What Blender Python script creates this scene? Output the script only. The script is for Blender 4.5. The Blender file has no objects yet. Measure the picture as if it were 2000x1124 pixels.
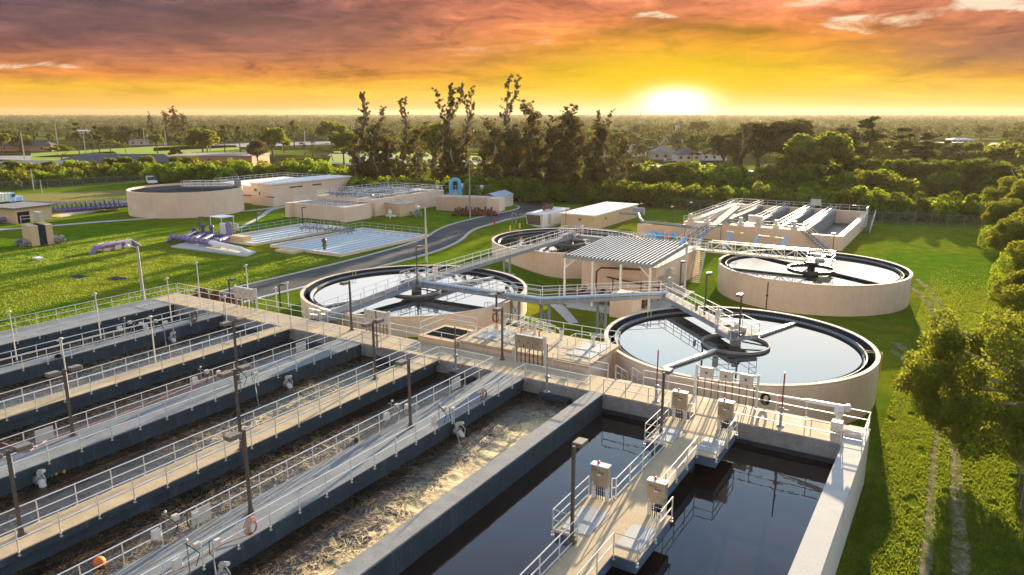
import bpy, math, random
import numpy as np
from mathutils import Vector, Matrix, noise as mn
R = math.radians
random.seed(7); rng = np.random.default_rng(7)
SC = bpy.context.scene; COL = SC.collection
# ---------------------------------------------------------------- frame
# plant frame: +y runs along the aeration channels, +x across them; the camera hovers above the origin.
FPX, PITCH, CH, AZ = 1450.0, R(13.2), 22.0, R(31.5)
SA, CA = math.sin(AZ), math.cos(AZ)
def w2p(X, Y): return (X*CA - Y*SA, X*SA + Y*CA)
def wX(x, y): return x*CA + y*SA
def wY(x, y): return -x*SA + y*CA
def sm(a, b, t):
    t = min(1, max(0, (t-a)/(b-a))); return t*t*(3-2*t)
def gz(x, y):
    X, Y = wX(x, y), wY(x, y)
    h = 1.5*(1-sm(-2, 7, X))*(1-sm(260, 420, Y))
    return h + 0.25*sm(20, 60, Y)*math.sin(X*.045+1)*math.cos(Y*.037)*(1-sm(120, 200, Y))*sm(-18, -40, X)
def at(px, py, z=None):
    """the plant-frame point that stands at height z (or on the ground) in the direction measured on the photograph"""
    dx = (px-1000)/FPX; dz = -(py-562)/FPX
    d = (dx, math.cos(PITCH)+dz*math.sin(PITCH), -math.sin(PITCH)+dz*math.cos(PITCH))
    zz = 0.0 if z is None else z
    for _ in range(1 if z is not None else 6):
        t = (zz-CH)/d[2]; p = w2p(d[0]*t, d[1]*t)
        if z is None: zz = gz(*p)
    return Vector((p[0], p[1], zz))
# ---------------------------------------------------------------- mesh builder
class MB:
    def __init__(s): s.v = []; s.f = []
    def add(s, vs, fs):
        n = len(s.v); s.v += [tuple(v) for v in vs]; s.f += [tuple(i+n for i in f) for f in fs]; return s
    def box(s, x0, x1, y0, y1, z0, z1, M=None):
        vs = [Vector((x, y, z)) for z in (z0, z1) for y in (y0, y1) for x in (x0, x1)]
        if M is not None: vs = [M @ v for v in vs]
        return s.add(vs, [(0,2,3,1),(4,5,7,6),(0,1,5,4),(2,6,7,3),(0,4,6,2),(1,3,7,5)])
    def prism(s, pts, z0, z1):
        n = len(pts); a = sum(pts[i][0]*pts[(i+1)%n][1]-pts[(i+1)%n][0]*pts[i][1] for i in range(n))
        if a < 0: pts = pts[::-1]
        vs = [(p[0], p[1], z0) for p in pts]+[(p[0], p[1], z1) for p in pts]
        return s.add(vs, [tuple(range(n))[::-1], tuple(range(n, 2*n))]+[(i, (i+1)%n, n+(i+1)%n, n+i) for i in range(n)])
    def tube(s, pts, r, n=8, cap=True, closed=False):
        pts = [Vector(p) for p in pts]; rs = r if isinstance(r, (list, tuple)) else [r]*len(pts)
        rings = []; m = len(pts); up = None
        for i, p in enumerate(pts):
            a = pts[i-1] if (i > 0 or closed) else p; b = pts[(i+1) % m] if (i < m-1 or closed) else p
            t = (b-a).normalized() if (b-a).length > 1e-9 else Vector((0,0,1))
            if up is None: up = Vector((0,0,1)) if abs(t.z) < .95 else Vector((1,0,0))
            sx = t.cross(up)
            if sx.length < 1e-4: sx = t.cross(Vector((1,.3,0)))
            sx.normalize(); sy = sx.cross(t).normalized(); up = sy
            rings.append([p + (sx*math.cos(k*2*math.pi/n)+sy*math.sin(k*2*math.pi/n))*rs[i] for k in range(n)])
        vs = [v for rg in rings for v in rg]; fs = []
        for i in range(m if closed else m-1):
            j = (i+1) % m
            for k in range(n): fs.append((i*n+k, i*n+(k+1)%n, j*n+(k+1)%n, j*n+k))
        if cap and not closed: fs += [tuple(range(n))[::-1], tuple((m-1)*n+k for k in range(n))]
        return s.add(vs, fs)
    def bar(s, a, b, w, h=None):
        """rectangular bar from a to b"""
        a = Vector(a); b = Vector(b); h = w if h is None else h; t = (b-a).normalized()
        up = Vector((0,0,1)) if abs(t.z) < .98 else Vector((0,1,0))
        sx = t.cross(up).normalized()*(w/2); sy = sx.cross(t).normalized()*(h/2)
        vs = [p+q for p in (a, b) for q in (-sx-sy, sx-sy, sx+sy, -sx+sy)]
        return s.add(vs, [(3,2,1,0),(4,5,6,7)]+[(i, (i+1)%4, 4+(i+1)%4, 4+i) for i in range(4)])
    def lathe(s, c, prof, n=32, closed=False, cap=True):
        """profile of (r, z) turned round the vertical through c"""
        m = len(prof); vs = []
        for k in range(n):
            a = 2*math.pi*k/n
            vs += [(c[0]+r*math.cos(a), c[1]+r*math.sin(a), z) for r, z in prof]
        fs = []
        for k in range(n):
            l = (k+1) % n
            for i in range(m if closed else m-1):
                j = (i+1) % m; fs.append((k*m+i, l*m+i, l*m+j, k*m+j))
        if not closed and cap:
            for i in (0, m-1):
                if prof[i][0] > 1e-6: 
                    f = tuple(k*m+i for k in range(n)); fs.append(f[::-1] if i == 0 else f)
        return s.add(vs, fs)
    def ball(s, c, r, n=10, sz=1.0):
        return s.lathe(c, [(max(1e-4, r*math.sin(math.pi*i/(n//2+2))), c[2]-r*sz*math.cos(math.pi*i/(n//2+2))) for i in range(n//2+3)], n)
    def build(s, name, m, parent=None, smooth=False, bevel=0):
        me = bpy.data.meshes.new(name); o0 = ORG.get(parent.name, Vector()) if parent else Vector()
        org = Vector(s.org) if hasattr(s, 'org') else None
        if parent is None:
            if s.v and org is None:
                xs = [v[0] for v in s.v]; ys = [v[1] for v in s.v]; zs = [v[2] for v in s.v]
                org = Vector(((min(xs)+max(xs))/2, (min(ys)+max(ys))/2, min(zs)))
            o0 = org or Vector()
        me.from_pydata([(v[0]-o0.x, v[1]-o0.y, v[2]-o0.z) for v in s.v], [], s.f); me.update()
        me.materials.append(m)
        if smooth: me.polygons.foreach_set('use_smooth', [True]*len(me.polygons))
        o = bpy.data.objects.new(name, me); COL.objects.link(o)
        if parent: o.parent = parent; ORG[o.name] = o0
        else: o.location = o0; ORG[o.name] = o0
        if bevel:
            b = o.modifiers.new('bevel', 'BEVEL'); b.width = bevel; b.segments = 1; b.limit_method = 'ANGLE'
        if smooth:
            try: me.set_sharp_from_angle(angle=R(40))
            except Exception: pass
        return o
ORG = {}
def thing(name, label, cat, loc, group=None):
    o = bpy.data.objects.new(name, None); COL.objects.link(o); o.location = loc; ORG[o.name] = Vector(loc)
    o.empty_display_size = .3; tag(o, label, cat, group); return o
def tag(o, label=None, cat=None, group=None, kind=None):
    if label: o['label'] = label
    if cat: o['category'] = cat
    if group: o['group'] = group
    if kind: o['kind'] = kind
    return o
def struct(o): o['kind'] = 'structure'; return o
def child(name, me, parent, loc, rz=0.0, sc=None):
    o = bpy.data.objects.new(name, me); COL.objects.link(o); o.parent = parent
    o.location = Vector(loc)-ORG[parent.name]; o.rotation_euler.z = rz; ORG[o.name] = Vector(loc)
    if sc: o.scale = sc
    return o
def copy_tree(o, loc, rz=0.0, sc=1.0, label=None, group=None):
    r = o.copy(); COL.objects.link(r); r.location = loc; r.rotation_euler = (0, 0, rz)
    r.scale = (sc, sc, sc) if not isinstance(sc, tuple) else sc
    ORG[r.name] = Vector(loc)
    if label: r['label'] = label
    if group: r['group'] = group
    for ch in o.children:
        c = ch.copy(); COL.objects.link(c); c.parent = r
        for g in ch.children:
            d = g.copy(); COL.objects.link(d); d.parent = c
    return r
# ---------------------------------------------------------------- materials
class NT:
    def __init__(s, tree): s.t = tree; s.n = tree.nodes; s.l = tree.links
    def node(s, typ, ins=None, **kw):
        nd = s.n.new(typ)
        for k, v in kw.items(): setattr(nd, k, v)
        for k, v in (ins or {}).items():
            sk = nd.inputs[k]
            if isinstance(v, bpy.types.NodeSocket): s.l.new(v, sk)
            else: sk.default_value = v
        return nd
    def math(s, op, a, b=0.0, c=None, clamp=False):
        nd = s.node('ShaderNodeMath', {0: a, 1: b}, operation=op, use_clamp=clamp)
        if c is not None:
            if isinstance(c, bpy.types.NodeSocket): s.l.new(c, nd.inputs[2])
            else: nd.inputs[2].default_value = c
        return nd.outputs[0]
    def mix(s, fac, a, b, mode='MIX'):
        nd = s.node('ShaderNodeMix', data_type='RGBA', blend_type=mode)
        for sk, v in ((nd.inputs[0], fac), (nd.inputs[6], a), (nd.inputs[7], b)):
            if isinstance(v, bpy.types.NodeSocket): s.l.new(v, sk)
            else: sk.default_value = (*v, 1) if isinstance(v, tuple) and len(v) == 3 else v
        return nd.outputs[2]
    def ramp(s, fac, stops, interp='LINEAR'):
        nd = s.node('ShaderNodeValToRGB', {0: fac}); cr = nd.color_ramp; cr.interpolation = interp
        while len(cr.elements) < len(stops): cr.elements.new(.5)
        for e, (p, c) in zip(cr.elements, stops):
            e.position = p; e.color = (*c, 1) if isinstance(c, tuple) else (c, c, c, 1)
        return nd.outputs[0]
    def noise(s, vec, scale, detail=4, rough=.6, dist=0.0):
        nd = s.node('ShaderNodeTexNoise', {'Scale': scale, 'Detail': detail, 'Roughness': rough, 'Distortion': dist})
        if vec is not None: s.l.new(vec, nd.inputs['Vector'])
        return nd.outputs[0]
    def vscale(s, vec, sc):
        return s.node('ShaderNodeVectorMath', {0: vec, 1: sc}, operation='MULTIPLY').outputs[0]
MATS = {}
def newmat(name):
    m = bpy.data.materials.new(name); m.use_nodes = True; m.node_tree.nodes.clear(); t = NT(m.node_tree)
    out = t.node('ShaderNodeOutputMaterial'); b = t.node('ShaderNodeBsdfPrincipled'); t.l.new(b.outputs[0], out.inputs[0])
    return m, t, b, out
def geo(t): return t.node('ShaderNodeNewGeometry').outputs['Position']
def obc(t): return t.node('ShaderNodeTexCoord').outputs['Object']
def simple(name, col, rough=.6, metal=0.0, var=.25, scale=1.5, bump=.15, streak=0.0, streakcol=(.1,.09,.08), dirt=None, vary=0.0):
    """paint, metal or concrete with mottling, optional vertical run-down stains"""
    m, t, b, out = newmat(name); p = geo(t)
    n1 = t.noise(p, scale, 5, .65); n2 = t.noise(p, scale*9, 3, .6)
    f = t.math('ADD', t.math('MULTIPLY', n1, .65), t.math('MULTIPLY', n2, .35))
    lo = tuple(c*(1-var) for c in col); hi = tuple(min(1, c*(1+var*.7)) for c in col)
    c = t.ramp(f, [(.32, lo), (.68, hi)])
    if streak > 0:
        s = t.noise(t.vscale(p, (2.6, 2.6, .13)), 1.0, 4, .7)
        sm_ = t.ramp(s, [(.54, 0.0), (.72, 1.0)])
        c = t.mix(t.math('MULTIPLY', sm_, streak), c, streakcol)
    if vary > 0:
        rnd = t.node('ShaderNodeObjectInfo').outputs['Random']
        c = t.mix(t.math('MULTIPLY', rnd, vary), c, tuple(x*.55 for x in col))
    t.l.new(c, b.inputs['Base Color']); b.inputs['Metallic'].default_value = metal
    b.inputs['Specular IOR Level'].default_value = .12 if rough > .55 and metal == 0 else .35
    rr = t.ramp(n1, [(.3, max(.05, rough-.12)), (.7, min(1, rough+.12))]); t.l.new(rr, b.inputs['Roughness'])
    if bump > 0:
        bn = t.node('ShaderNodeBump', {'Strength': bump, 'Distance': .03, 'Height': n2}); t.l.new(bn.outputs[0], b.inputs['Normal'])
    MATS[name] = m; return m
# ---------------------------------------------------------------- the materials of the place
beige = simple('beige_wall_paint', (.78, .605, .465), .75, var=.12, scale=.3, streak=.20, streakcol=(.36,.26,.19))
beige2 = simple('yellow_beige_wall', (.62, .47, .29), .8, var=.12, scale=.5, streak=.08, streakcol=(.3,.22,.14))
deckm = simple('tan_concrete_deck', (.47, .375, .245), .8, var=.25, scale=.8, bump=.3)  # tan with the warm yellow of sunlight mixed into it
deckg = simple('grey_concrete_deck', (.22, .235, .245), .8, var=.28, scale=.8, bump=.3)
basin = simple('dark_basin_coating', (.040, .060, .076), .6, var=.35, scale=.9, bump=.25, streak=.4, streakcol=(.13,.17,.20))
bare = simple('weathered_concrete', (.27, .27, .27), .85, var=.35, scale=1.6, bump=.4, streak=.25, streakcol=(.12,.11,.10))
conc = simple('pale_concrete', (.50, .48, .44), .85, var=.2, scale=1.0, bump=.25)
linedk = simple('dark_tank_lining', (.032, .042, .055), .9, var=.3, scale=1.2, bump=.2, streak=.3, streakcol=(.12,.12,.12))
rimm = simple('pale_rim_concrete', (.66, .56, .46), .8, var=.15, scale=2)
alum = simple('satin_aluminium', (.74, .73, .70), .42, metal=.45, var=.10, scale=3, bump=0)
galv = simple('galvanised_steel', (.27, .29, .31), .55, metal=.3, var=.25, scale=4, bump=.05)
steelp = simple('grey_painted_steel', (.25, .29, .33), .55, metal=.1, var=.15, scale=2, bump=.05)
brown = simple('brown_pole_paint', (.10, .082, .068), .45, var=.2, scale=4, bump=0)
brownh = simple('bronze_lamp_housing', (.17, .14, .115), .5, var=.15, scale=4, bump=0)
white = simple('white_paint', (.78, .78, .77), .45, var=.08, scale=2, bump=.03)
offw = simple('off_white_paint', (.62, .60, .55), .6, var=.12, scale=2, bump=.05, streak=.2)
steel = simple('brushed_stainless', (.46, .39, .30), .33, metal=.75, var=.15, scale=2, bump=.03)
grayb = simple('grey_cabinet_paint', (.50, .47, .42), .5, var=.1, scale=2, bump=.02)
redp = simple('red_lens', (.75, .02, .02), .3, var=.05, bump=0)
orange = simple('orange_paint', (.85, .20, .03), .5, var=.1, bump=0)
rust = simple('rusty_iron', (.16, .065, .045), .8, var=.4, scale=5, bump=.4)
hosem = simple('red_rubber_hose', (.27, .07, .05), .6, var=.2, bump=0)
blk = simple('black_rubber', (.02, .02, .022), .55, var=.2, bump=0)
purple = simple('purple_pipe_paint', (.22, .17, .36), .45, var=.2, scale=3, bump=.03)
purpled = simple('dark_purple_paint', (.10, .08, .22), .45, var=.2, scale=3, bump=.03)
bluep = simple('light_blue_pipe_paint', (.30, .50, .74), .5, var=.12, scale=2, bump=.02)
blueb = simple('bright_blue_paint', (.08, .44, .80), .45, var=.12, scale=2, bump=.02)
yellow = simple('yellow_paint', (.72, .50, .12), .5, var=.15, bump=0)
gratm = simple('dull_metal_grating', (.15,.16,.17), .8, var=.2, scale=3, bump=.1)
hatchm = simple('dull_hatch_plate', (.36,.37,.37), .6, var=.15, bump=.05)
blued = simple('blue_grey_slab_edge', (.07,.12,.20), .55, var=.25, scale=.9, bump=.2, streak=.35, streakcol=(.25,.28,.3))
kerbm = simple('kerb_concrete', (.50, .47, .42), .85, var=.2, scale=2)
glassm = simple('dark_window_glass', (.05, .07, .09), .1, var=.1, bump=0)
roofw = simple('white_roof_coating', (.78, .76, .72), .6, var=.06, scale=.6, bump=.05, streak=0)
roofg = simple('dark_shingle_roof', (.10, .11, .13), .85, var=.3, scale=1.5, bump=.3)
roofh = simple('pale_shingle_roof', (.34, .30, .27), .85, var=.2, scale=1.5, bump=.2, vary=.6)
housew = simple('pale_house_stucco', (.55, .50, .43), .85, var=.15, scale=.5, vary=.5)
brickr = simple('salmon_stucco', (.48, .25, .17), .85, var=.15, scale=.5)
bark = simple('brown_bark', (.13, .10, .075), .9, var=.4, scale=4, bump=.6)
barkg = simple('pale_grey_bark', (.36, .33, .29), .9, var=.35, scale=5, bump=.5)
tyre = simple('tyre_rubber', (.025, .025, .025), .8, var=.2)
meshf = None
def asphalt_mat():
    m, t, b, out = newmat('asphalt'); p = geo(t)
    n = t.noise(p, .35, 5, .7, .4); n2 = t.noise(p, 25, 2, .6)
    c = t.ramp(t.math('ADD', t.math('MULTIPLY', n, .8), t.math('MULTIPLY', n2, .2)), [(.3, (.045,.048,.053)), (.55, (.085,.086,.09)), (.8, (.13,.125,.12))])
    t.l.new(c, b.inputs['Base Color']); b.inputs['Roughness'].default_value = .85; b.inputs['Specular IOR Level'].default_value = .08
    bn = t.node('ShaderNodeBump', {'Strength': .4, 'Distance': .02, 'Height': n2}); t.l.new(bn.outputs[0], b.inputs['Normal']); return m
asphalt = asphalt_mat()
for _m, _s in ((linedk, 0), (basin, .15), (blk, 0)): _m.node_tree.nodes['Principled BSDF'].inputs['Specular IOR Level'].default_value = _s
def water_mat(name, deep, rough=.02, wave=.02, wscale=.6, murk=0.0, spec=.5, ior=1.33, streaky=(1,1,1)):
    m, t, b, out = newmat(name); p = geo(t)
    n = t.noise(p, .12, 3, .5, .6)
    c = t.ramp(n, [(.3, deep), (.7, tuple(min(1, x*1.6+murk*.02) for x in deep))])
    t.l.new(c, b.inputs['Base Color']); b.inputs['Roughness'].default_value = rough; b.inputs['IOR'].default_value = ior
    b.inputs['Specular IOR Level'].default_value = spec
    if wave > 0:
        w1 = t.noise(t.vscale(p, streaky), wscale, 3, .55, .8); w2 = t.noise(p, wscale*7, 2, .5)
        h = t.math('ADD', w1, t.math('MULTIPLY', w2, .10))
        bn = t.node('ShaderNodeBump', {'Strength': 1.0, 'Distance': wave, 'Height': h}); t.l.new(bn.outputs[0], b.inputs['Normal'])
    return m
clearw = water_mat('settled_water', (.010,.012,.013), .006, .0010, .35, ior=2.8)
stillw = water_mat('dark_basin_water', (.016,.010,.008), .015, .010, .45, ior=1.45)
channelw_ = None
murkw = water_mat('murky_basin_water', (.030,.020,.014), .5, .02, 1.0, spec=.08)
def churn_mat():
    """aerated brown liquor with threads and mats of tan foam"""
    m, t, b, out = newmat('churning_brown_water'); p = geo(t)
    warp = t.node('ShaderNodeTexNoise', {'Scale': .55, 'Detail': 3.0, 'Vector': p}).outputs['Color']
    pw = t.node('ShaderNodeVectorMath', {0: p, 1: t.node('ShaderNodeVectorMath', {0: warp, 1: (1.3, 1.3, 0)}, operation='MULTIPLY').outputs[0]}, operation='ADD').outputs[0]
    def ridge(sc, w, det=4):
        n = t.noise(pw, sc, det, .6, .6)
        r = t.math('ABSOLUTE', t.math('SUBTRACT', n, .5)); return t.math('SUBTRACT', 1.0, t.math('DIVIDE', r, w), clamp=True)
    r1 = ridge(.7, .016, 6); r2 = ridge(1.6, .019, 6); r3 = ridge(3.6, .024, 5)
    fo = t.node('ShaderNodeAttribute', attribute_name='foam').outputs['Fac']
    cr = t.noise(p, 9, 3, .7)
    thr = t.math('MAXIMUM', t.math('MAXIMUM', r1, t.math('MULTIPLY', r2, .8)), t.math('MULTIPLY', r3, .5))
    a = t.math('MULTIPLY', thr, t.math('MULTIPLY_ADD', t.math('POWER', fo, 1.4), 3.0, -.02), clamp=True)
    mat_ = t.math('MULTIPLY', t.math('SUBTRACT', t.math('ADD', t.math('MULTIPLY', fo, 1.0), t.noise(pw, 2.2, 8, .78, .3)), 1.12), 4.0, clamp=True)
    f = t.math('ADD', a, mat_, clamp=True)
    dark = t.ramp(t.noise(p, .5, 4, .6, .5), [(.3, (.010,.007,.005)), (.7, (.034,.021,.013))])
    foamc = t.ramp(cr, [(.35, (.50,.35,.17)), (.65, (.88,.70,.40))])
    c = t.mix(f, dark, foamc); t.l.new(c, b.inputs['Base Color'])
    t.l.new(t.math('MULTIPLY_ADD', f, .6, .24), b.inputs['Roughness']); b.inputs['Specular IOR Level'].default_value = .22
    h = t.math('ADD', t.math('MULTIPLY', f, .25), t.math('MULTIPLY', t.noise(p, 1.6, 4, .55, .4), 1.6))
    bn = t.node('ShaderNodeBump', {'Strength': 1.0, 'Distance': .032, 'Height': h}); t.l.new(bn.outputs[0], b.inputs['Normal'])
    return m
churn = churn_mat()
def leaf_mat(name, a, b_, tr=.35, sat=(.25,.28,.02), scale=.35, rnd=.6, rough=.55):
    m, t, b, out = newmat(name); p = geo(t)
    oi = t.node('ShaderNodeObjectInfo').outputs['Random']
    n = t.noise(p, scale, 3, .6); n2 = t.noise(p, scale*9, 2, .6)
    f = t.math('ADD', t.math('MULTIPLY', n, .6), t.math('MULTIPLY', n2, .4))
    c = t.ramp(f, [(.34, a), (.64, b_)])
    c = t.mix(t.math('MULTIPLY', oi, rnd), c, tuple((x*.62 if i != 0 else x*.95) for i, x in enumerate(a)))
    t.l.new(c, b.inputs['Base Color']); b.inputs['Roughness'].default_value = rough
    b.inputs['Specular IOR Level'].default_value = .0
    tl = t.node('ShaderNodeBsdfTranslucent'); c2 = t.mix(.55, c, sat); t.l.new(c2, tl.inputs[0])
    mx = t.node('ShaderNodeMixShader', {0: tr}); t.l.new(b.outputs[0], mx.inputs[1]); t.l.new(tl.outputs[0], mx.inputs[2])
    t.l.new(mx.outputs[0], out.inputs[0]); return m
leafA = leaf_mat('broad_leaves', (.050,.080,.014), (.16,.19,.030), .5, (.48,.48,.05))
leafB = leaf_mat('bright_shrub_leaves', (.065,.12,.014), (.20,.28,.03), .5, (.50,.60,.04))
leafD = leaf_mat('dark_needle_leaves', (.060,.055,.025), (.135,.12,.045), .35, (.34,.27,.07))
leafP = leaf_mat('palm_leaves', (.045,.075,.014), (.13,.17,.035), .35, (.34,.38,.05))
leafF = leaf_mat('distant_leaves', (.040,.055,.018), (.095,.11,.030), .28, (.26,.28,.05), scale=.05, rnd=.7)
leafN = leaf_mat('pine_leaves', (.045,.062,.022), (.12,.13,.045), .35, (.35,.33,.07))
def ground_mat():
    """mown lawn near the plant, rougher mixed ground beyond the fence"""
    m, t, b, out = newmat('grass_ground'); p = geo(t)
    big = t.noise(p, .045, 4, .6, .5); mid = t.noise(p, .5, 5, .65, .3); fine = t.noise(p, 6.0, 4, .75); vf = t.noise(p, 26, 2, .7)
    f = t.math('ADD', t.math('MULTIPLY', mid, .45), t.math('ADD', t.math('MULTIPLY', fine, .3), t.math('MULTIPLY', vf, .25)))
    lawn = t.ramp(f, [(.34, (.05,.115,.006)), (.50, (.095,.185,.010)), (.66, (.17,.26,.018))])
    lawn = t.mix(t.ramp(big, [(.42, 0.0), (.62, .85)]), lawn, t.ramp(f, [(.35, (.10,.12,.008)), (.65, (.28,.27,.025))]))  # random yellow patches paint sunlit grass into the lawn colour
    d = t.node('ShaderNodeVectorMath', {0: p}, operation='LENGTH').outputs['Value']
    farn = t.noise(p, .012, 4, .65, .6)
    far = t.ramp(farn, [(.40, (.030,.034,.013)), (.52, (.060,.062,.018)), (.60, (.20,.26,.03)), (.70, (.10,.10,.03))])
    far = t.mix(t.math('MULTIPLY', fine, .5), far, (.03,.035,.012))
    c = t.mix(t.ramp(t.math('DIVIDE', d, 1000.0), [(.245, 0.0), (.30, 1.0)]), lawn, far)
    t.l.new(c, b.inputs['Base Color']); b.inputs['Roughness'].default_value = .9; b.inputs['Specular IOR Level'].default_value = .0
    h = t.math('ADD', t.math('MULTIPLY', fine, .6), t.math('MULTIPLY', vf, .4))
    bn = t.node('ShaderNodeBump', {'Strength': 1.0, 'Distance': .22, 'Height': h})
    t.l.new(bn.outputs[0], b.inputs['Normal']); return m
grassm = ground_mat()
def dirt_mat():
    m, t, b, out = newmat('sandy_dirt_track'); p = geo(t)
    n = t.noise(p, 1.2, 5, .7, .5); n2 = t.noise(p, 12, 3, .7)
    f = t.math('ADD', t.math('MULTIPLY', n, .6), t.math('MULTIPLY', n2, .4))
    c = t.ramp(f, [(.43, (.085,.15,.012)), (.52, (.24,.20,.11)), (.68, (.46,.38,.29))])
    t.l.new(c, b.inputs['Base Color']); b.inputs['Roughness'].default_value = .95; b.inputs['Specular IOR Level'].default_value = 0
    bn = t.node('ShaderNodeBump', {'Strength': .8, 'Distance': .12, 'Height': n2}); t.l.new(bn.outputs[0], b.inputs['Normal']); return m
dirtm = dirt_mat()
def blades_mat():
    m, t, b, out = newmat('grass_blades'); p = geo(t)
    n = t.noise(p, .8, 4, .7)
    c = t.ramp(n, [(.35, (.08,.15,.008)), (.65, (.18,.26,.02))])
    t.l.new(c, b.inputs['Base Color']); b.inputs['Roughness'].default_value = .6
    tl = t.node('ShaderNodeBsdfTranslucent'); t.l.new(t.mix(.5, c, (.42,.46,.03)), tl.inputs[0])
    mx = t.node('ShaderNodeMixShader', {0: .5}); t.l.new(b.outputs[0], mx.inputs[1]); t.l.new(tl.outputs[0], mx.inputs[2]); t.l.new(mx.outputs[0], out.inputs[0]); return m
bladem = blades_mat()
def stripe_mat(name, col, dark, scale, axis=0, duty=.5):
    """ribbed metal sheet: ribs from a wave"""
    m, t, b, out = newmat(name); p = geo(t)
    sx = t.node('ShaderNodeSeparateXYZ', {0: p}).outputs[axis]
    s = t.math('SINE', t.math('MULTIPLY', sx, scale)); f = t.math('MULTIPLY_ADD', s, .5, .5)
    t.l.new(t.ramp(f, [(.3, dark), (.6, col)]), b.inputs['Base Color']); b.inputs['Roughness'].default_value = .5
    bn = t.node('ShaderNodeBump', {'Strength': .8, 'Distance': .05, 'Height': f}); t.l.new(bn.outputs[0], b.inputs['Normal']); return m
ribbeige = stripe_mat('ribbed_beige_sheet', (.62,.46,.35), (.45,.33,.25), 22)
def fence_mat():
    m, t, b, out = newmat('chain_link'); p = obc(t)
    b.inputs['Base Color'].default_value = (.10,.11,.10,1); b.inputs['Roughness'].default_value = .6
    tr = t.node('ShaderNodeBsdfTransparent'); mx = t.node('ShaderNodeMixShader', {0: .30})
    t.l.new(tr.outputs[0], mx.inputs[1]); t.l.new(b.outputs[0], mx.inputs[2]); t.l.new(mx.outputs[0], out.inputs[0]); return m
chain = fence_mat()
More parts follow.
